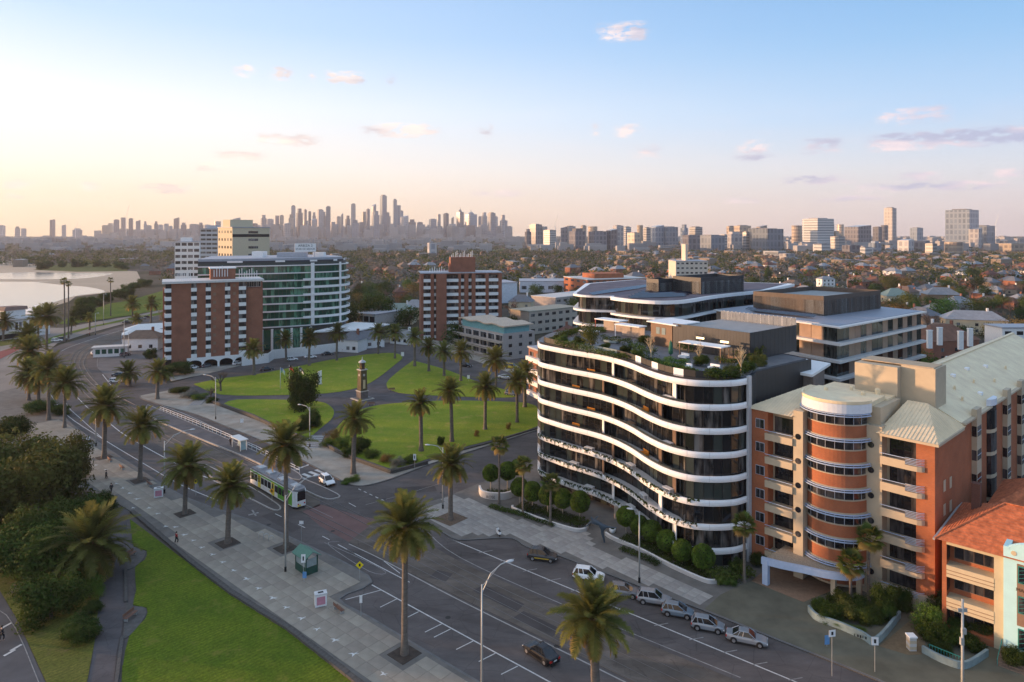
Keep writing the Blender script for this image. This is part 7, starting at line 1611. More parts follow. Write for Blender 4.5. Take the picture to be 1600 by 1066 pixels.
def tower(px, top, wpx, Y, mi, style, label, group):
    x = (px - CX) / F * Y; z1 = H + (HY - top) / F * Y; wd = wpx / F * Y * .86; dp = wd * g.uniform(.8, 1.2); t = thing('tower', label, 'tower', (x, Y, 0), g.uniform(.15, .75), group); m = TM[mi]
    if style == 1: bx('shaft', m, t, -wd / 2, wd / 2, -dp / 2, dp / 2, 0, z1 * .86); bx('upper_shaft', m, t, -wd * .32, wd * .32, -dp * .32, dp * .32, z1 * .86, z1)
    elif style == 2: MB().prism([(wd / 2 * math.cos(a * math.pi / 8), dp / 2 * math.sin(a * math.pi / 8)) for a in range(16)], 0, z1).build('shaft', m, t)
    elif style == 3: MB().add([(-wd / 2, -dp / 2, 0), (wd / 2, -dp / 2, 0), (wd / 2, dp / 2, 0), (-wd / 2, dp / 2, 0), (-wd / 2, -dp / 2, z1 * .93), (wd / 2, -dp / 2, z1), (wd / 2, dp / 2, z1), (-wd / 2, dp / 2, z1 * .93)], [(0, 1, 5, 4), (1, 2, 6, 5), (2, 3, 7, 6), (3, 0, 4, 7), (4, 5, 6, 7)]).build('shaft', m, t)
    elif style == 4: bx('shaft', m, t, -wd / 2, wd / 2, -dp / 2, dp / 2, 0, z1 * .9); MB().lathe([(wd * .4, z1 * .9), (wd * .25, z1 * .97), (wd * .04, z1), (wd * .02, z1 * 1.09)], 8).build('spire', m, t)
    else: bx('shaft', m, t, -wd / 2, wd / 2, -dp / 2, dp / 2, 0, z1 * .975); bx('plant_room', TM[2], t, -wd * .3, wd * .3, -dp * .3, dp * .3, z1 * .975, z1)
CBD = [(2, 352, 10, 0), (27, 354, 8, 0), (37, 357, 8, 0), (79.5, 343.5, 4, 2), (84, 343, 4.5, 2), (100, 351, 6, 0), (121, 357, 12, 0), (165, 352, 12, 3), (173, 349, 10, 3), (182, 343, 9, 2), (192.5, 340, 8, 2), (204.5, 341, 7, 2), (216, 344, 7, 2), (227, 346, 5, 1), (232, 352, 10, 4), (244, 346, 6, 2), (251, 351, 8, 0), (260, 349.5, 8, 4), (267, 353, 5, 4), (276, 340, 8.5, 2), (287, 348, 9, 2), (303, 350, 15, 0), (314, 348, 7, 2), (324, 351, 10, 0), (340, 346, 11, 0), (355, 345, 9, 2), (370, 340, 12, 0), (386, 346, 8, 0), (398, 349, 9, 2),
       (412, 336, 9, 0), (422, 342, 11, 0), (433, 337, 7, 2), (440, 336, 7, 3), (448, 348, 11, 0), (458.5, 321, 7, 1), (455, 335, 9, 3), (468, 326, 9, 2), (477, 327, 4, 2), (484, 330, 5, 2), (477.5, 345, 9, 4), (491, 332, 6, 2), (489, 342, 11, 0), (500.5, 327, 9, 0), (506, 331, 7, 2), (513, 322, 8, 1), (520, 347, 9, 0), (529, 338, 7, 3), (534.5, 333, 3.5, 2), (543.5, 337, 7, 2), (552, 318, 8, 0), (555, 344, 13, 1), (565, 347, 9, 2), (569, 331, 7, 3), (575, 326, 5, 2), (584, 319, 6, 1), (588, 330, 10, 1), (599, 304.5, 9, 1), (605, 332, 11, 0), (617, 311, 6, 1), (621, 321, 12, 1), (627, 329, 6, 1), (632, 337, 10, 0), (644, 343, 10, 2), (656, 347, 10, 2), (666, 356, 9, 4), (676, 342, 11, 1), (686, 335, 6, 0), (697, 333, 7, 2), (707, 339, 4, 3), (707, 350, 13, 4), (719, 327, 9, 2), (724, 353, 8, 0), (736, 331, 15, 1), (735, 352, 16, 2), (750, 338, 6, 2), (756.5, 332, 8, 0), (768, 332, 10, 1), (775, 338, 5, 0), (755, 350, 12, 0), (786, 336, 7, 0), (787, 344, 10, 1), (771, 352, 13, 2), (793, 353, 10, 3)]
CBD.sort()
for i, (px, top, wpx, mi) in enumerate(CBD):
    hh = 'tallest' if top < 310 else ('very tall' if top < 325 else ('tall' if top < 338 else ('mid height' if top < 347 else 'low')))
    tower(px, top, wpx, 5000 + ((i * 37) % 11 - 5) * 70, mi, 4 if px in (719, 736) else [0, 1, 0, 2, 0, 3, 1][i % 7], '%s %s tower, %s from the left in the far city skyline' % (hh, MN[mi], ORD(i + 1)), 'far city skyline towers')
MIDT = [(825, 358, 9, 2000, 2), (837, 350, 15, 2300, 2), (851, 354, 10, 2300, 0), (859, 359, 16, 2100, 4), (882, 354, 12, 2300, 2), (891, 353, 14, 2300, 0), (902, 357, 22, 1900, 2), (912, 352, 8, 2600, 3), (926, 354, 16, 2400, 3), (934, 361, 26, 1900, 2), (956, 358, 16, 1900, 2), (966, 352, 14, 2200, 0), (980, 354, 10, 2300, 4), (990, 363, 16, 1700, 3), (1000, 352, 10, 2100, 3), (1011, 355, 10, 2000, 4), (1027, 352, 18, 2200, 1), (1046, 354, 22, 2200, 1), (1069, 351, 11, 2000, 1), (1087, 354, 16, 2100, 4), (1080, 367, 22, 1600, 2), (1111, 367, 33, 1650, 1), (1131, 366, 8, 1700, 4), (1142, 353, 12, 2000, 3), (1147, 362, 22, 1800, 0), (1160, 352, 22, 1900, 3), (1166, 362, 10, 1700, 4), (1185, 356, 24, 1700, 1), (1199, 357, 36, 1650, 1), (1190, 352, 14, 1850, 3), (1245, 352.5, 18, 2000, 3), (1278, 341, 35, 1900, 4), (1299, 349, 7, 2300, 0), (1305, 361, 16, 1900, 3), (1309, 369, 18, 1700, 4), (1313, 351, 11, 2600, 3), (1340, 352, 30, 2100, 2), (1371, 354, 12, 2500, 2), (1382, 352, 12, 2600, 2), (1391, 324, 13.5, 2900, 0), (1432, 355.5, 14, 2800, 1), (1503, 327, 39, 2000, 1), (1533, 352, 32, 2100, 1), (1524, 356, 14, 1950, 0), (1440, 376, 26, 1600, 2), (1415, 374, 18, 1550, 0), (1354, 386, 16, 1350, 4), (1284, 381, 20, 1500, 4), (1330, 383, 22, 1450, 2), (1367, 377, 14, 1500, 1), (1455, 380, 14, 1350, 4), (1490, 378, 26, 1350, 3), (1210, 392, 26, 1250, 4), (1230, 396, 20, 1150, 0), (1580, 380, 26, 1500, 3), (1568, 374, 12, 1800, 0), (1600, 371, 20, 2000, 0), (675, 379, 14, 1300, 0)]
MIDT.sort()
for i, (px, top, wpx, Y, mi) in enumerate(MIDT):
    tower(px, top, wpx, Y, mi, 0 if mi == 4 else [0, 1, 0, 2, 0, 3][i % 6], '%s high rise block, %s from the left in the nearer right hand skyline' % (MN[mi], ORD(i + 1)), 'right hand skyline blocks')
lr = MB()
for i in range(900):
    Y = g.uniform(1500, 4900); px = g.uniform(-50, 1650); x = (px - CX) / F * Y; w_ = g.uniform(12, 45); h = g.uniform(8, 24) * (1.5 if Y > 4200 and 400 < px < 800 else 1)
    if px < 60 and Y < 1700: continue
    lr.box(x - w_ / 2, x + w_ / 2, Y - 12, Y + 12, 0, h)
for i in range(330):
    px = g.choice([g.gauss(560, 120), g.gauss(260, 60), g.uniform(400, 800)]); Y = g.uniform(4650, 5500); x = (px - CX) / F * Y; w_ = g.uniform(25, 60); h = g.uniform(30, 105) * (1 if px > 380 else .7)
    if 150 < px < 805: lr.box(x - w_ / 2, x + w_ / 2, Y - 15, Y + 15, 0, h)
tag(lr.build('distant_low_buildings', mat('lowrise', (.27, .26, .26), .8, var=.3, scale=.004)), 'scatter of pale low buildings at the foot of the skyline', 'buildings', None, 'stuff')
for px, top, lab in [(197, 322, 'construction crane at the left of the far skyline'), (868, 335, 'slender construction crane above the mid skyline'), (1556, 335, 'white construction crane at the far right'), (118, 348, 'crane near the low left towers')]:
    Y = 4600 if px < 400 else 2300; x = (px - CX) / F * Y; z1 = H + (HY - top) / F * Y; t = thing('tower_crane', lab, 'crane', (x, Y, 0)); MB().tube([(0, 0, 0), (0, 0, z1 * .62)], Y / 2600, 4).build('mast', WPAINT, t); MB().tube([(-4, 0, z1 * .6), (Y / 250, 0, z1)], Y / 3400, 4).build('jib', WPAINT, t)
# ------------------------------------------------------------------ evening haze over the city
hz = MB().box(-6500, 6500, -200, 7000, -1.4, 345); hzm = bpy.data.materials.new('haze'); hzm.use_nodes = True; ht = hzm.node_tree; ht.nodes.clear()
pv = N(ht, 'ShaderNodeVolumePrincipled'); ou = N(ht, 'ShaderNodeOutputMaterial'); ht.links.new(pv.outputs[0], ou.inputs['Volume']); pv.inputs['Density'].default_value = HAZE; pv.inputs['Color'].default_value = (.88, .89, .96, 1); pv.inputs['Anisotropy'].default_value = .2
tag(hz.build('haze', hzm), 'thin evening haze over the whole city', 'haze', None, 'stuff')
# ------------------------------------------------------------------ vehicles
RUB = mat('tyre_rubber', (.012, .012, .013), .85); RIM = mat('alloy_rim', (.42, .42, .43), .35, .8); CARGL = mat('car_glass', (.010, .012, .015), .04, spec=.7); LENS = mat('lamp_lens', (.7, .7, .68), .15); TAIL = mat('tail_lens', (.35, .012, .01), .2); PLATE = mat('number_plate', (.6, .6, .58), .5); TRIM = mat('black_trim', (.015, .015, .016), .6)
CARP = {n: mat('car_paint_' + n.replace(' ', '_'), c, .22, .25 if n != 'white' else 0, var=.02, spec=.6) for n, c in dict(white=(.72, .72, .71), silver=(.24, .26, .285), grey=(.16, .17, .185), black=(.012, .012, .014), charcoal=(.045, .047, .052), blue=(.15, .20, .25), yellow=(.6, .4, .04)).items()}
SHAPES = {  # half length, half width, [(x, belt z)], roof: (x rear, x front, z), glass foot: (x rear, x front)
    'suv': (2.25, .93, [(-2.25, .95), (-2.15, 1.02), (-1.2, 1.03), (.75, 1.0), (1.6, .92), (2.1, .80), (2.25, .62)], (-1.75, .15, 1.66), (-2.12, 1.05), .28),
    'hatch': (2.0, .86, [(-2.0, .86), (-1.9, .95), (-1.0, .98), (.8, .95), (1.5, .85), (1.9, .72), (2.0, .58)], (-1.55, .15, 1.52), (-1.9, 1.15), .2),
    'sedan': (2.4, .91, [(-2.4, .84), (-2.3, .94), (-1.5, .95), (.8, .92), (1.7, .82), (2.25, .70), (2.4, .56)], (-.95, .25, 1.44), (-1.75, 1.05), .2),
    'van': (2.5, .95, [(-2.5, 1.1), (-2.4, 1.15), (-1.2, 1.15), (1.2, 1.1), (1.9, .98), (2.4, .85), (2.5, .65)], (-2.35, .9, 1.95), (-2.48, 1.75), .22)}
_cm = {}
def car_meshes(kind):
    if kind in _cm: return _cm[kind]
    hl, hw, prof, (rx0, rx1, rz), (gx0, gx1), gc = SHAPES[kind]
    xs_ = [p[0] for p in prof]; sec = []
    for i, (x, zb) in enumerate(prof):
        t = abs(x) / hl; wl = hw * (1 - .16 * max(0, t - .72) / .28); z0 = gc + (.12 if t > .9 else 0)
        sec.append([(x, -wl * .92, z0), (x, -wl, z0 + .18), (x, -wl, zb - .22), (x, -wl * .94, zb - .05), (x, -wl * .82, zb), (x, wl * .82, zb), (x, wl * .94, zb - .05), (x, wl, zb - .22), (x, wl, z0 + .18), (x, wl * .92, z0)])
    mb = MB(); n = 10
    for s_ in sec: mb.v += s_
    for i in range(len(sec) - 1):
        for k in range(n): mb.f.append((i * n + k, i * n + (k + 1) % n, (i + 1) * n + (k + 1) % n, (i + 1) * n + k)); mb.m.append(0)
    mb.f += [tuple(range(n - 1, -1, -1)), tuple((len(sec) - 1) * n + k for k in range(n))]; mb.m += [0, 0]
    # cabin: glass house with painted roof
    zb = 0.9 * prof[3][1] + .05; a, b = hw * .86, hw * .68
    gm = MB().add([(gx0, -a, zb), (gx1, -a, zb), (gx1, a, zb), (gx0, a, zb), (rx0, -b, rz), (rx1, -b, rz), (rx1, b, rz), (rx0, b, rz)], [(0, 1, 5, 4), (1, 2, 6, 5), (2, 3, 7, 6), (3, 0, 4, 7)])
    rm = MB(); r2 = b * .99
    rm.add([(rx0 - .06, -r2, rz - .04), (rx1 + .06, -r2, rz - .04), (rx1 + .06, r2, rz - .04), (rx0 - .06, r2, rz - .04), (rx0 + .15, -r2 * .82, rz + .05), (rx1 - .12, -r2 * .82, rz + .05), (rx1 - .12, r2 * .82, rz + .05), (rx0 + .15, r2 * .82, rz + .05)], [(0, 1, 5, 4), (1, 2, 6, 5), (2, 3, 7, 6), (3, 0, 4, 7), (4, 5, 6, 7)])
    pil = MB()
    for sy in (-1, 1):
        for x0, x1 in ((gx0, rx0), (gx1, rx1), (gx0 * .38 + gx1 * .62 - .45, (rx0 + rx1) / 2 + .0), (gx0 * .75 + gx1 * .25, rx0 * .82 + rx1 * .18)):
            pil.tube([(x0, sy * a * 1.005, zb), (x1, sy * b * 1.005, rz)], .05, 4)
    def ob(f): return f
    _cm[kind] = (mb, gm, rm, pil); return _cm[kind]
WHEEL = MB().tube([(0, -.11, 0), (0, -.10, 0), (0, .10, 0), (0, .11, 0)], [.27, .33, .33, .27], 16).mesh('tyre', RUB, True); RIMM = MB().tube([(0, -.118, 0), (0, .118, 0)], [.21, .21], 10).mesh('rim', RIM)
ARCH = MB().tube([(0, -.03, 0), (0, .03, 0)], [.41, .41], 16).mesh('wheel_arch', TRIM)
_pm = {}
def car(label, px, py, heading, kind, colour, group='parked cars', name='parked_car', z=.01, p=None):
    p = p or G(px, py); m = CARP[colour]; mb, gm, rm, pil = car_meshes(kind); hl, hw, prof, roof, glass, gc = SHAPES[kind]
    t = thing(name, label, 'van' if kind == 'van' else 'car', (p.x, p.y, z), heading, group)
    key = (kind, colour)
    if key not in _pm: _pm[key] = (mb.mesh('body', m, False), gm.mesh('windows', CARGL), rm.mesh('roof', m), pil.mesh('window_pillars', m))
    for nme, me in zip(('body', 'windows', 'roof', 'window_pillars'), _pm[key]): put(nme, me, t)
    for sx in (-1, 1):
        for sy in (-1, 1):
            put('wheel_arch', ARCH, t, (sx * hl * .62, sy * (hw - .02), .36)); w_ = put('wheel', WHEEL, t, (sx * hl * .62, sy * (hw - .06), .33)); put('rim', RIMM, w_)
    for sy in (-1, 1):
        bx('headlight', LENS, t, hl - .16, hl + .0, sy * hw * .62 - .2, sy * hw * .62 + .2, prof[-1][1] - .14, prof[-1][1] + .02); bx('tail_light', TAIL, t, -hl - .02, -hl + .1, sy * hw * .72 - .16, sy * hw * .72 + .16, prof[0][1] - .25, prof[0][1] - .02)
        bx('mirror', m, t, glass[1] - .45, glass[1] - .25, sy * (hw + .09) - .09, sy * (hw + .09) + .09, prof[3][1] - .02, prof[3][1] + .14)
    bx('sill', TRIM, t, -hl * .5, hl * .5, -hw - .008, hw + .008, gc - .03, gc + .1); bx('bumper', TRIM, t, -hl - .03, -hl + .2, -hw * .8, hw * .8, gc + .02, gc + .2)
    bx('grille', TRIM, t, hl - .1, hl + .012, -hw * .45, hw * .45, gc + .12, gc + .32); bx('number_plate', PLATE, t, -hl - .015, -hl + .05, -.25, .25, .55, .68)
    return t
RD = math.atan2(-.707, .707)                                          # along the road, towards the viewer's right
PK = RD + .62
for lab, x, y, k, c, h in [('charcoal hatchback with a yellow stripe, first in the angled bays', 848, 874, 'suv', 'charcoal', .52), ('white hatchback second in the angled bays', 920, 905, 'suv', 'white', .52), ('dark grey car half hidden by the nearest palm', 975, 930, 'hatch', 'grey', .52), ('silver four wheel drive in the angled bays right of the lamp post', 1022, 942, 'suv', 'silver', .5), ('pale blue small hatchback in the angled bays', 1059, 961, 'hatch', 'blue', .46), ('silver small hatchback second from the right in the bays', 1106, 983, 'hatch', 'silver', .46), ('silver grey sedan rightmost in the angled bays', 1167, 1003, 'sedan', 'silver', .42)]:
    t = car(lab, x, y, RD + h, k, c, 'cars in the angled bays')
    if 'yellow' in lab: bx('stripe', CARP['yellow'], t, -1.2, 1.2, -.955, -.935, .45, .58); bx('stripe', CARP['yellow'], t, -1.2, 1.2, .935, .955, .45, .58)
car('black sedan driving on the near carriageway', 845, 1026, RD + math.pi - .06, 'sedan', 'black', None, 'moving_car')
car('white small car waiting at the crossing beside the tram stop', 511, 756, RD - .12, 'suv', 'white', None, 'moving_car')
for lab, x, y, k, c, h in [('dark blue sedan parked by the park below the hotel', 417, 579, 'sedan', 'charcoal', .55), ('white van parked left of two by the white wall', 456, 564, 'suv', 'white', .45), ('white car parked near the middle of the white wall', 485, 560, 'sedan', 'white', .45), ('dark car parked right of the white cars at the wall', 512, 555, 'sedan', 'charcoal', .4), ('large white van parked at the bend of the loop road', 544, 549, 'van', 'white', .4), ('white van parked behind the first loop road palms', 588, 543, 'van', 'white', .2), ('dark car parked under the row of palms', 728, 573, 'sedan', 'black', -.5), ('yellow van beside the grey flats', 798, 576, 'van', 'yellow', -.4), ('white car parked beyond the right palms', 789, 592, 'sedan', 'white', -.45), ('grey car parked at the kerb near the curved building', 799, 618, 'hatch', 'grey', -.5), ('dark car parked behind the white wall car park', 466, 545, 'sedan', 'charcoal', .3),
                         ('white car rounding the tram curve', 146, 554, 'sedan', 'white', 2.2), ('white car between the left palms on the curve', 101, 578, 'hatch', 'white', 1.9), ('white van parked at the footpath left of the tall palms', 89, 534, 'suv', 'white', .4), ('dark car parked right of the white van by the tall palms', 98, 532, 'suv', 'charcoal', .4), ('dark car parked along the foreshore verge', 199, 505, 'sedan', 'charcoal', .5), ('silver car parked along the foreshore verge', 222, 499, 'sedan', 'silver', .5), ('dark car right of the silver foreshore car', 230, 497, 'sedan', 'black', .5), ('white car at the hotel car park island', 181, 598, 'hatch', 'white', .2), ('dark car behind the white one at the car park island', 187, 588, 'sedan', 'charcoal', .2), ('white car in the station car park', 213, 537, 'sedan', 'white', .9), ('silver car in the station car park behind the kiosk', 192, 545, 'sedan', 'silver', .9), ('grey car at the end of the station car park', 196, 556, 'hatch', 'grey', .9), ('white car under the hotel arches at right', 371, 570, 'hatch', 'white', 1.2), ('red brown car under the hotel arches', 323, 574, 'hatch', 'grey', 1.2), ('white car under the leftmost hotel arch', 302, 577, 'hatch', 'white', 1.2)]:
    car(lab, x, y, h, k, c)
# ------------------------------------------------------------------ tram
TGRN = mat('tram_green', (.10, .30, .03), .35, spec=.5); TWHT = mat('tram_white', (.62, .62, .60), .4); TROOF = mat('tram_roof', (.17, .17, .18), .7, var=.15); TYEL = mat('tram_yellow', (.62, .50, .05), .5)
A_, B_ = G(471, 795), G(395, 751); dd = (B_ - A_).normalized(); tm = thing('tram', 'green and white tram with yellow doors standing at the stop', 'tram', (A_.x, A_.y, 0), math.atan2(-dd.y, -dd.x))
def tb(x0, x1, hw, z0, z1, nose=0): return [(x0, -hw), (x1 - .9, -hw), (x1, -hw * .62), (x1, hw * .62), (x1 - .9, hw), (x0, hw)]
MB().prism(tb(-18, 0, 1.32, 0, 1), .45, 3.15).build('body', TWHT, tm); MB().prism(tb(-17.8, -.12, 1.22, 0, 1), 3.15, 3.5).build('roof', TROOF, tm); bx('undercarriage', TRIM, tm, -17.5, -.9, -1.1, 1.1, .12, .45)
for s in (-1, 1):
    MB().wall([(-6.5, s * 1.325), (-.95, s * 1.325)], .6, 3.1, -.03 * s).build('green_livery', TGRN, tm); MB().wall([(-17.9, s * 1.325), (-6.52, s * 1.325)], 2.8, 3.1, -.03 * s).build('green_stripe', TGRN, tm)
    for i in range(11):
        x = -16.9 + 1.42 * i
        if i in (2, 6): d_ = bx('door', TYEL, tm, x - .5, x + .6, s * 1.36 - .03, s * 1.36 + .03, .55, 2.9); bx('door_glass', CARGL, d_, -.25, .25, -.045, .045, -.2, 1.0)
        else: bx('window', CARGL, tm, x - .55, x + .55, s * 1.37 - .03, s * 1.37 + .03, 1.45, 2.65)
bx('windscreen', CARGL, tm, -.02, .03, -.8, .8, 1.5, 2.95); bx('destination_board', TRIM, tm, -.02, .04, -.7, .7, 2.96, 3.2)
for s in (-1, 1): bx('tail_lamp', TAIL, tm, -.01, .05, s * .6 - .12, s * .6 + .12, .85, 1.05)
bx('bumper', TYEL, tm, -.05, .08, -.8, -.1, .55, .8)
for x in (-2.2, -7, -12, -16): bx('roof_unit', mat('roof_unit_grey', (.36, .37, .38), .6), tm, x - .9, x + .9, -.65, .65, 3.5, 3.78)
mb = MB(); mb.tube([(-9, 0, 3.6), (-7.8, 0, 4.5), (-9.2, 0, 5.4)], .04, 5); mb.tube([(-9.2, -.8, 5.4), (-9.2, .8, 5.4)], .03, 5); mb.build('pantograph', TRIM, tm)
# ------------------------------------------------------------------ street furniture
POLE = mat('galvanised_pole', (.36, .37, .36), .5, .4, var=.1); BLK = mat('black_base', (.012, .012, .012), .6)
def lamp(label, base, h, arms, group='street lamps'):
    p = G(*base); t = thing('street_lamp', label, 'street lamp', (p.x, p.y, .1), 0, group); MB().tube([(0, 0, 0), (0, 0, h * .5), (0, 0, h)], [.14, .11, .08], 8).build('pole', POLE, t, True); MB().tube([(0, 0, 0), (0, 0, .8)], .17, 8).build('base', BLK, t)
    for (dx, dy, rise) in arms:
        L = math.hypot(dx, dy); MB().tube([(0, 0, h - .9), (dx * .35, dy * .35, h + rise * .55), (dx * .75, dy * .75, h + rise * .95), (dx, dy, h + rise)], .055, 6).build('arm', POLE, t); MB().tube([(0, 0, h - .2), (dx * .6, dy * .6, h + rise * .75)], .03, 5).build('brace', POLE, t)
        a = math.atan2(dy, dx); o = MB().lathe([(.05, -.12), (.22, -.08), (.24, .02), (.12, .1)], 10).build('lamp_head', mat('lamp_head', (.45, .46, .46), .4), t, True); o.location = (dx + .35 * math.cos(a), dy + .35 * math.sin(a), h + rise); o.scale = (2.2, 1, 1); o.rotation_euler = (0, 0, a)
N2 = Vector((.707, .707))
for lab, b, top, arms in [('tall street lamp beside the green shelter, arm over the tram', (446, 895), 775, [(3.5, 2.4, 2.0)]), ('street lamp at the bottom edge with curved arm', (753, 1110), 915, [(2.6, 1.6, 1.6)]), ('street lamp behind the third promenade palm with arm to the road', (257, 772), 690, [(4.0, 2.0, 1.6)]), ('plain street lamp beside the first promenade palm', (150, 698), 640, [(.5, .3, .1)]), ('street lamp at the park steps with arm to the left', (484, 700), 637, [(-2.6, 1.5, .2)]), ('street lamp on the park footpath at left', (337, 656), 590, [(-3.6, 2.0, .2)]), ('street lamp behind the corner palm of the curved building', (692, 796), 700, [(-2.5, .5, .3)]), ('slim street lamp before the round trees', (999, 912), 800, [(-.9, .3, .2)]), ('tall white mast on the curve', (194, 560), 500, [(.6, .2, .1)]), ('second white mast near the tram kiosk', (201, 556), 520, [(.6, .2, .1)]), ('foreshore light mast by the lawn', (162, 508), 460, [(.8, 0, .1)]), ('lamp post right of the small palms on the verge', (149, 524), 490, [(.8, .2, .1)])]:
    lamp(lab, b, (b[1] - top) / PM(b[1]), arms)
p = G(1504, 1080); t = thing('power_pole', 'weathered grey pole with fittings before the cream flats', 'pole', (p.x, p.y, .1)); hh = (1080 - 938) / PM(1080); MB().tube([(0, 0, 0), (0, 0, hh)], [.17, .12], 8).build('pole', mat('weathered_pole', (.34, .35, .34), .8), t, True); bx('fitting', POLE, t, -.1, .35, -.15, .15, hh * .62, hh * .68); bx('fitting', POLE, t, -.25, .1, -.15, .15, hh * .5, hh * .58); bx('cross_arm', POLE, t, -.5, .5, -.05, .05, hh * .86, hh * .9)
SIGNW = mat('sign_white', (.66, .66, .64), .5); SIGNY = mat('sign_yellow', (.75, .52, .01), .5); SIGNB = mat('sign_blue', (.10, .24, .45), .5)
def sign(label, base, h, m, wd, ht, diamond=False, mark=None):
    p = G(*base); t = thing('street_sign', label, 'sign', (p.x, p.y, .1), rng.uniform(-.2, .2)); MB().tube([(0, 0, 0), (0, 0, h)], .035, 6).build('post', POLE, t)
    o = bx('sign_plate', m, t, -wd / 2, wd / 2, -.06, -.036, h - ht, h)
    if diamond: o.rotation_euler = (0, R(45), 0)
    if mark: bx('sign_mark', INK, t, -wd * .16, wd * .16, -.068, -.061, h - ht * .75, h - ht * .25)
for a in [('yellow diamond warning sign beside the bus bay', (562, 908), 2.6, SIGNY, .8, .8, True, True), ('orange warning sign in front of the tram', (425, 785), 2.4, mat('sign_orange', (.75, .32, .01), .5), .75, .75, True, True), ('yellow diamond sign between the promenade palms', (306, 775), 3.1, SIGNY, .8, .8, True, True), ('white bus stop sign in front of the green shelter', (474, 911), 4.0, SIGNW, .6, 1.2, False, True), ('blue and white timetable sign on the shelter post', (476, 912), 1.6, SIGNB, .55, .9), ('white parking sign post beside the bench', (564, 965), 2.8, SIGNW, .35, 1.0), ('white parking sign post right of the sedan', (1300, 1058), 5.2, SIGNW, .8, .75, False, True), ('white parking sign post before the driveway', (1367, 1052), 4.0, SIGNW, .75, .9, False, True), ('white street sign by the park corner', (648, 734), 3.2, SIGNW, .6, 1.3, False, True), ('white notice post on the park footpath left', (378, 664), 1.5, SIGNW, .8, 1.0), ('white sign behind the shelter over the road', (471, 850), 3.6, SIGNW, .7, .5), ('white sign at the path end by the loop road', (629, 561), 2.6, SIGNW, 1.2, 1.6), ('white sign under the right palms near the kerb', (732, 597), 2.2, SIGNW, .9, 1.2), ('blue litter bin sign by the pavement edge at right', (1292, 1012), 1.4, SIGNB, .6, 1.1)]:
    sign(*a)
# bins, benches, bike hoops, scooter
def bin_(label, px, py, rz=.4):
    t = thing('litter_bin', label, 'bin', (*G(px, py).xy, .17), rz); bx('body', SIGNW, t, -.75, .75, -.45, .45, .05, 1.55); bx('lid', mat('bin_lid', (.5, .5, .5), .5), t, -.8, .8, -.5, .5, 1.55, 1.75); bx('slot', BLK, t, -.35, .35, -.2, .2, 1.751, 1.77); bx('poster', mat('pink_poster', (.45, .20, .25), .6), t, -.55, .55, -.468, -.452, .3, 1.35); bx('side_panel', mat('grey_panel', (.12, .12, .13), .6), t, .752, .77, -.4, .4, .3, 1.35)
bin_('white poster clad bin beside the bench near the lawn', 501, 948); bin_('white poster clad bin by the third promenade lamp', 248, 778); bin_('white bin near the first promenade palm', 134, 697)
BENCH = mat('bench_timber', (.16, .085, .06), .8, var=.2, scale=3)
def bench(label, px, py, rz):
    t = thing('bench', label, 'bench', (*G(px, py).xy, .17), rz)
    for i in range(3): bx('seat_slat', BENCH, t, -1.0, 1.0, -.28 + .19 * i, -.12 + .19 * i, .42, .47)
    for i in range(3): bx('back_slat', BENCH, t, -1.0, 1.0, .30, .34, .52 + .15 * i, .64 + .15 * i)
    for s in (-.8, .8): bx('leg', POLE, t, s - .04, s + .04, -.25, .29, 0, .42)
for i, (x, y, r) in enumerate([(530, 957, RD + 3.1), (234, 760, RD + 3.1), (191, 734, RD + 3.1), (172, 722, RD + 3.1), (115, 785, .1), (204, 872, 1.4), (204, 968, 1.4)]):
    bench(['brown bench beside the poster bin near the near palm', 'brown bench right of the second promenade palm', 'brown bench between the first two promenade palms', 'brown bench under the first promenade palm', 'bench half hidden in the dark bushes', 'upper bench in a bay of the winding path', 'lower bench in a bay of the winding path'][i], x, y, r)
for i, (x, y) in enumerate([(580, 634.5), (612, 612)]): bench(['dark bench on the plaza right of the clock tower', 'timber bench at the tip of the right lawn'][i], x, y, .15)
for i in range(3):
    p = G(408 + 8 * i, 842 + 3 * i); t = thing('bike_hoop', 'steel bicycle hoop on the promenade, %s of three' % ['left', 'middle', 'right'][i], 'bike rack', (p.x, p.y, .17), .3); MB().tube([(-.4, 0, 0)] + [(-.4 * math.cos(a * math.pi / 8), 0, .55 + .4 * math.sin(a * math.pi / 8)) for a in range(9)] + [(.4, 0, 0)], .035, 6).build('hoop', RIM, t)
p = G(779, 838); t = thing('scooter', 'white motor scooter parked on the footpath', 'scooter', (p.x, p.y, .18), 1.9)
for x in (-.6, .62): mb = MB(); mb.tube([(x, -.06, .24), (x, .06, .24)], [.24, .24], 12); mb.build('wheel', RUB, t)
MB().add([(-.85, -.2, .45), (-.1, -.22, .3), (.45, -.16, .3), (-.85, .2, .45), (-.1, .22, .3), (.45, .16, .3), (-.8, -.17, .85), (-.05, -.17, .8), (-.8, .17, .85), (-.05, .17, .8)], [(0, 1, 7, 6), (3, 8, 9, 4), (0, 6, 8, 3), (6, 7, 9, 8), (1, 4, 9, 7), (1, 2, 5, 4), (0, 3, 4, 1)]).build('body', WPAINT, t); bx('front_shield', WPAINT, t, .42, .52, -.22, .22, .3, 1.0); MB().tube([(.5, -.33, 1.08), (.5, .33, 1.08)], .025, 6).build('handlebar', BLK, t); bx('saddle', BLK, t, -.78, -.08, -.15, .15, .851, .93)
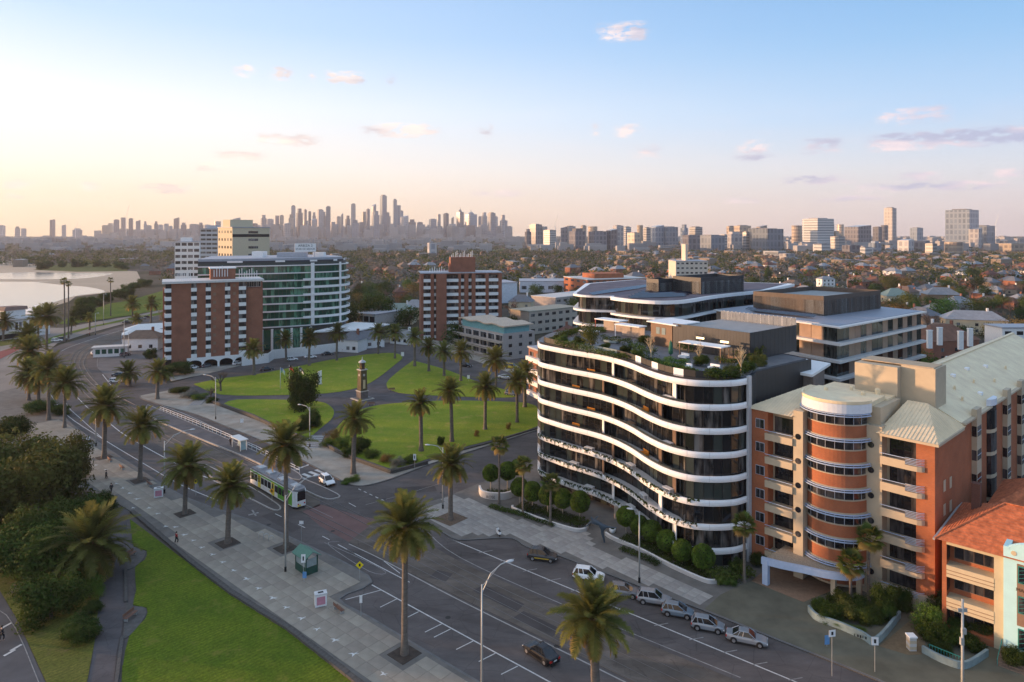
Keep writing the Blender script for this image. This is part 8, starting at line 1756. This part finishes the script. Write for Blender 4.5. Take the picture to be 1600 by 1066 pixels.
# green shelter
GS = mat('shelter_green', (.015, .060, .045), .5); GSR = mat('shelter_roof', (.07, .17, .13), .6, var=.12, scale=2)
p = G(479, 893); sh = thing('bus_shelter', 'dark green timber shelter with gabled roof at the bus bay', 'shelter', (p.x, p.y, .16), RD)
for x in (-1.5, 1.5):
    for y in (-.9, .9): bx('post', GS, sh, x - .08, x + .08, y - .08, y + .08, 0, 2.5)
for y, x0, x1 in ((-.9, -1.42, 1.42),): bx('panel', GS, sh, x0, x1, y - .04, y + .04, 0, 1.1)
bx('panel', GS, sh, -1.54, -1.46, -.82, .82, 0, 1.1); bx('panel', GS, sh, 1.46, 1.54, -.82, .82, 0, 1.1)
for y in (-.9,): bx('pane', GL_CLEAR, sh, -1.4, 1.4, y - .02, y + .02, 1.15, 2.3)
for x in (-1.5, 1.5): bx('pane', GL_CLEAR, sh, x - .02, x + .02, -.8, .8, 1.15, 2.3)
for s in (-1, 1): MB().add([(-1.9, s * 1.35, 2.4), (1.9, s * 1.35, 2.4), (1.9, 0, 3.25), (-1.9, 0, 3.25), (-1.9, s * 1.35, 2.5), (1.9, s * 1.35, 2.5), (1.9, 0, 3.35), (-1.9, 0, 3.35)], [(0, 1, 2, 3), (4, 5, 6, 7), (0, 1, 5, 4), (3, 2, 6, 7), (0, 3, 7, 4), (1, 2, 6, 5)]).build('roof_slope', GSR, sh)
bx('seat', GS, sh, -1.3, 1.3, -.8, -.4, .42, .5)
# tram stop: glass shelter, fence rails, speed of passing heads
p = G(374, 703); ts = thing('tram_shelter', 'pale glass tram shelter on the platform', 'shelter', (p.x, p.y, .3), RD)
for x in (-2.2, 2.2):
    for y in (-.7, .7): bx('post', SIGNW, ts, x - .06, x + .06, y - .06, y + .06, 0, 2.4)
bx('roof', mat('shelter_pale_roof', (.5, .52, .52), .5), ts, -2.6, 2.6, -1.0, 1.0, 2.4, 2.52)
for i in range(3): bx('pane', mat('shelter_glass', (.30, .40, .40), .1), ts, -2.1 + 1.42 * i, -.75 + 1.42 * i, .68, .72, .2, 2.2)
bx('pane', MATS['shelter_glass'], ts, 2.19, 2.22, -.6, .6, .2, 2.2); bx('seat', POLE, ts, -1.8, 1.8, .2, .6, .42, .48)
fc = thing('platform_fence', 'white railed fence along the tram platform', 'fence', (*G(240, 640).xy, .3)); o = fc.location; P = [G(*q) for q in ((250, 643), (300, 663), (345, 682), (400, 706), (440, 727), (468, 741))]
for zz in (.55, 1.05): MB().tube([(q.x - o.x, q.y - o.y, zz) for q in P], .05, 5).build('rail', SIGNW, fc)
pts = resample([(q.x, q.y) for q in P], 2.2); fm = MB().box(-.04, .04, -.04, .04, 0, 1.1).mesh('post', SIGNW)
for q in pts: put('post', fm, fc, (q.x - o.x, q.y - o.y, 0))
# ------------------------------------------------------------------ clock tower, flags, memorial
CT = brick_mat('olive_brick', (.10, .075, .03), (.13, .10, .045), (.12, .10, .07)); CST = mat('pale_clock_stone', (.42, .38, .33), .8, var=.1)
p = G(566, 624); ct = thing('clock_tower', 'slim brown brick memorial clock tower on a stepped base in the park', 'clock tower', (p.x, p.y, .16), .75)
bx('step', CST, ct, -2.6, 2.6, -2.6, 2.6, 0, .18); bx('step', KERB, ct, -2.1, 2.1, -2.1, 2.1, .18, .36); bx('plinth', mat('granite_plinth', (.13, .11, .10), .8, var=.2, scale=2), ct, -1.25, 1.25, -1.25, 1.25, .36, 2.3); bx('plinth_cap', CST, ct, -1.4, 1.4, -1.4, 1.4, 2.3, 2.55)
MB().add([(s * 1.1, t_ * 1.1, 2.55) for s, t_ in ((-1, -1), (1, -1), (1, 1), (-1, 1))] + [(s * .95, t_ * .95, 8.6) for s, t_ in ((-1, -1), (1, -1), (1, 1), (-1, 1))], [(3, 2, 1, 0), (4, 5, 6, 7), (0, 1, 5, 4), (1, 2, 6, 5), (2, 3, 7, 6), (3, 0, 4, 7)]).build('shaft', CT, ct)
bx('cornice', CST, ct, -1.2, 1.2, -1.2, 1.2, 8.6, 8.85); MB().lathe([(.8, 8.85), (.8, 10.8)], 8).build('belfry', mat('dark_copper', (.06, .035, .022), .6), ct); MB().lathe([(1.15, 10.8), (1.1, 11.0), (.7, 11.35), (.15, 11.6), (.04, 12.6)], 10).build('domed_cap', mat('pale_copper', (.40, .40, .40), .6), ct, True)
for a in range(4):
    dx, dy = [(0, -1), (-1, 0), (1, 0), (0, 1)][a]; mb = MB(); mb.tube([(dx * .98, dy * .98, 7.2), (dx * 1.06, dy * 1.06, 7.2)], [.36, .36], 14); mb.build('clock_face', CST, ct); mb = MB(); q = Vector((dx, dy, 0)) * 1.07; mb.tube([q + Vector((0, 0, 7.2)), q + Vector((dy * .1, dx * .1, 7.42))], .03, 4); mb.build('clock_hand', INK, ct)
bx('name_panel', mat('cream_panel', (.52, .42, .24), .7), ct, -.38, .38, -1.14, -1.085, 3.2, 5.8)
GOLD = mat('gilt_ornament', (.55, .40, .08), .4, .4)
for a in range(4):
    c, s = math.cos(a * 1.5708 + .785), math.sin(a * 1.5708 + .785); MB().tube([(.7 * c, .7 * s, 9.3), (1.3 * c, 1.3 * s, 9.5), (1.6 * c, 1.6 * s, 10.2)], [.12, .1, .04], 6).build('gilt_bracket', GOLD, ct)
for x, y, cols, lab in [(438, 609, [(.10, .18, .28), (.15, .30, .18)], 'flagpole with teal green flag on the left lawn'), (452, 605, [(.02, .02, .02), (.45, .03, .02)], 'flagpole with black and red flag on the left lawn'), (467, 602, [(.05, .07, .15), (.5, .5, .5)], 'flagpole with dark blue flag on the left lawn')]:
    p = G(x, y); h = 34 / PM(y) if x < 460 else 28 / PM(y); t = thing('flagpole', lab, 'flagpole', (p.x, p.y, .2), -.4); MB().tube([(0, 0, 0), (0, 0, h)], [.09, .05], 8).build('pole', SIGNW, t, True)
    for k, c in enumerate(cols):
        mb = MB(); z1, z0 = h - .2 - .7 * k, h - .9 - .7 * k
        for i in range(6):
            f = lambda u: (u * 2.0, .18 * math.sin(u * 5), -u * u * .9); a, b = f(i / 6), f((i + 1) / 6); mb.add([(a[0] + .05, a[1], z0 + a[2]), (b[0] + .05, b[1], z0 + b[2]), (b[0] + .05, b[1], z1 + b[2]), (a[0] + .05, a[1], z1 + a[2])], [(0, 1, 2, 3)])
        mb.build('flag_stripe', mat('flag_%d_%d' % (x, k), c, .8), t, True)
p = G(499, 602); t = thing('memorial', 'white arched memorial panel behind the dark conifer', 'memorial', (p.x, p.y, .2), .5); MB().prism([(-.9, -.2), (.9, -.2), (.9, .2), (-.9, .2)], 0, .3).build('plinth', CST, t); MB().add([(-.7, -.12, .3), (.7, -.12, .3), (.7, .12, .3), (-.7, .12, .3), (-.5, -.12, 4.2), (.75, -.12, 4.6), (.75, .12, 4.6), (-.5, .12, 4.2)], [(0, 1, 5, 4), (1, 2, 6, 5), (2, 3, 7, 6), (3, 0, 4, 7), (4, 5, 6, 7)]).build('panel', SIGNW, t)
# ------------------------------------------------------------------ people
SKIN = mat('skin', (.42, .26, .19), .6); DKC = mat('dark_clothes', (.02, .02, .024), .85); HAIR = mat('dark_hair', (.025, .018, .013), .7)
def person(label, px, py, top, legs, rz, step=.18, z=.17):
    p = G(px, py); t = thing('person', label, 'person', (p.x, p.y, z), rz)
    V = [(0, 0, .95), (0, .02, 1.2), (0, .02, 1.42), (0, 0, 1.53), (0, -.02, 1.66), (0, -.01, 1.76), (-.1, 0, .9), (-.11, -step, .5), (-.11, -step * .6, .08), (-.11, -step * .6 - .17, .04), (.1, 0, .9), (.11, step * .6, .5), (.11, step * 1.2, .08), (.11, step * 1.2 - .17, .04), (-.2, .02, 1.4), (-.26, .06, 1.12), (-.25, -.06, .88), (.2, .02, 1.4), (.26, -.04, 1.12), (.25, -.16, .9)]
    E = [(0, 1), (1, 2), (2, 3), (3, 4), (4, 5), (0, 6), (6, 7), (7, 8), (8, 9), (0, 10), (10, 11), (11, 12), (12, 13), (2, 14), (14, 15), (15, 16), (2, 17), (17, 18), (18, 19)]
    skin('body', SKIN, t, V, E, [.15, .14, .15, .06, .10, .07, .1, .075, .05, .045, .1, .075, .05, .045, .07, .05, .04, .07, .05, .04])
    skin('jacket', top, t, [V[0], V[1], V[2], V[14], V[15], (V[16][0], V[16][1], .95), V[17], V[18], (V[19][0], V[19][1], .97)], [(0, 1), (1, 2), (2, 3), (3, 4), (4, 5), (2, 6), (6, 7), (7, 8)], [.19, .18, .18, .10, .075, .06, .10, .075, .06])
    skin('trousers', legs, t, [V[0], V[6], V[7], V[8], V[10], V[11], V[12]], [(0, 1), (1, 2), (2, 3), (0, 4), (4, 5), (5, 6)], [.17, .125, .1, .075, .125, .1, .075]); MB().lathe([(.02, 1.62), (.118, 1.66), (.125, 1.74), (.09, 1.83), (.02, 1.86)], 10, 0, (0, .02)).build('hair', HAIR, t, True)
REDJ = mat('red_jacket', (.32, .015, .02), .8)
for lab, x, y, tp, rz in [('person in a red jacket walking along the promenade', 276, 850, REDJ, 2.4), ('person in dark clothes by the bushes near the second palm', 174, 771, DKC, 1.0), ('person in black walking beside the bushes', 116, 708, DKC, .5), ('person in dark clothing standing by the promenade sign', 166, 750, DKC, 2.0), ('person crossing near the path at the far verge', 127, 503, DKC, 0), ('left of two people standing by the roadside verge', 136, 527, DKC, 1), ('right of two people standing by the roadside verge', 140, 526, REDJ, 2), ('person in dark clothes at the tram platform shelter', 360, 697, DKC, 1), ('person with pale bag at the left edge cycle path', 3, 1003, DKC, 2.8)]:
    person(lab, x, y, tp, DKC, rz)
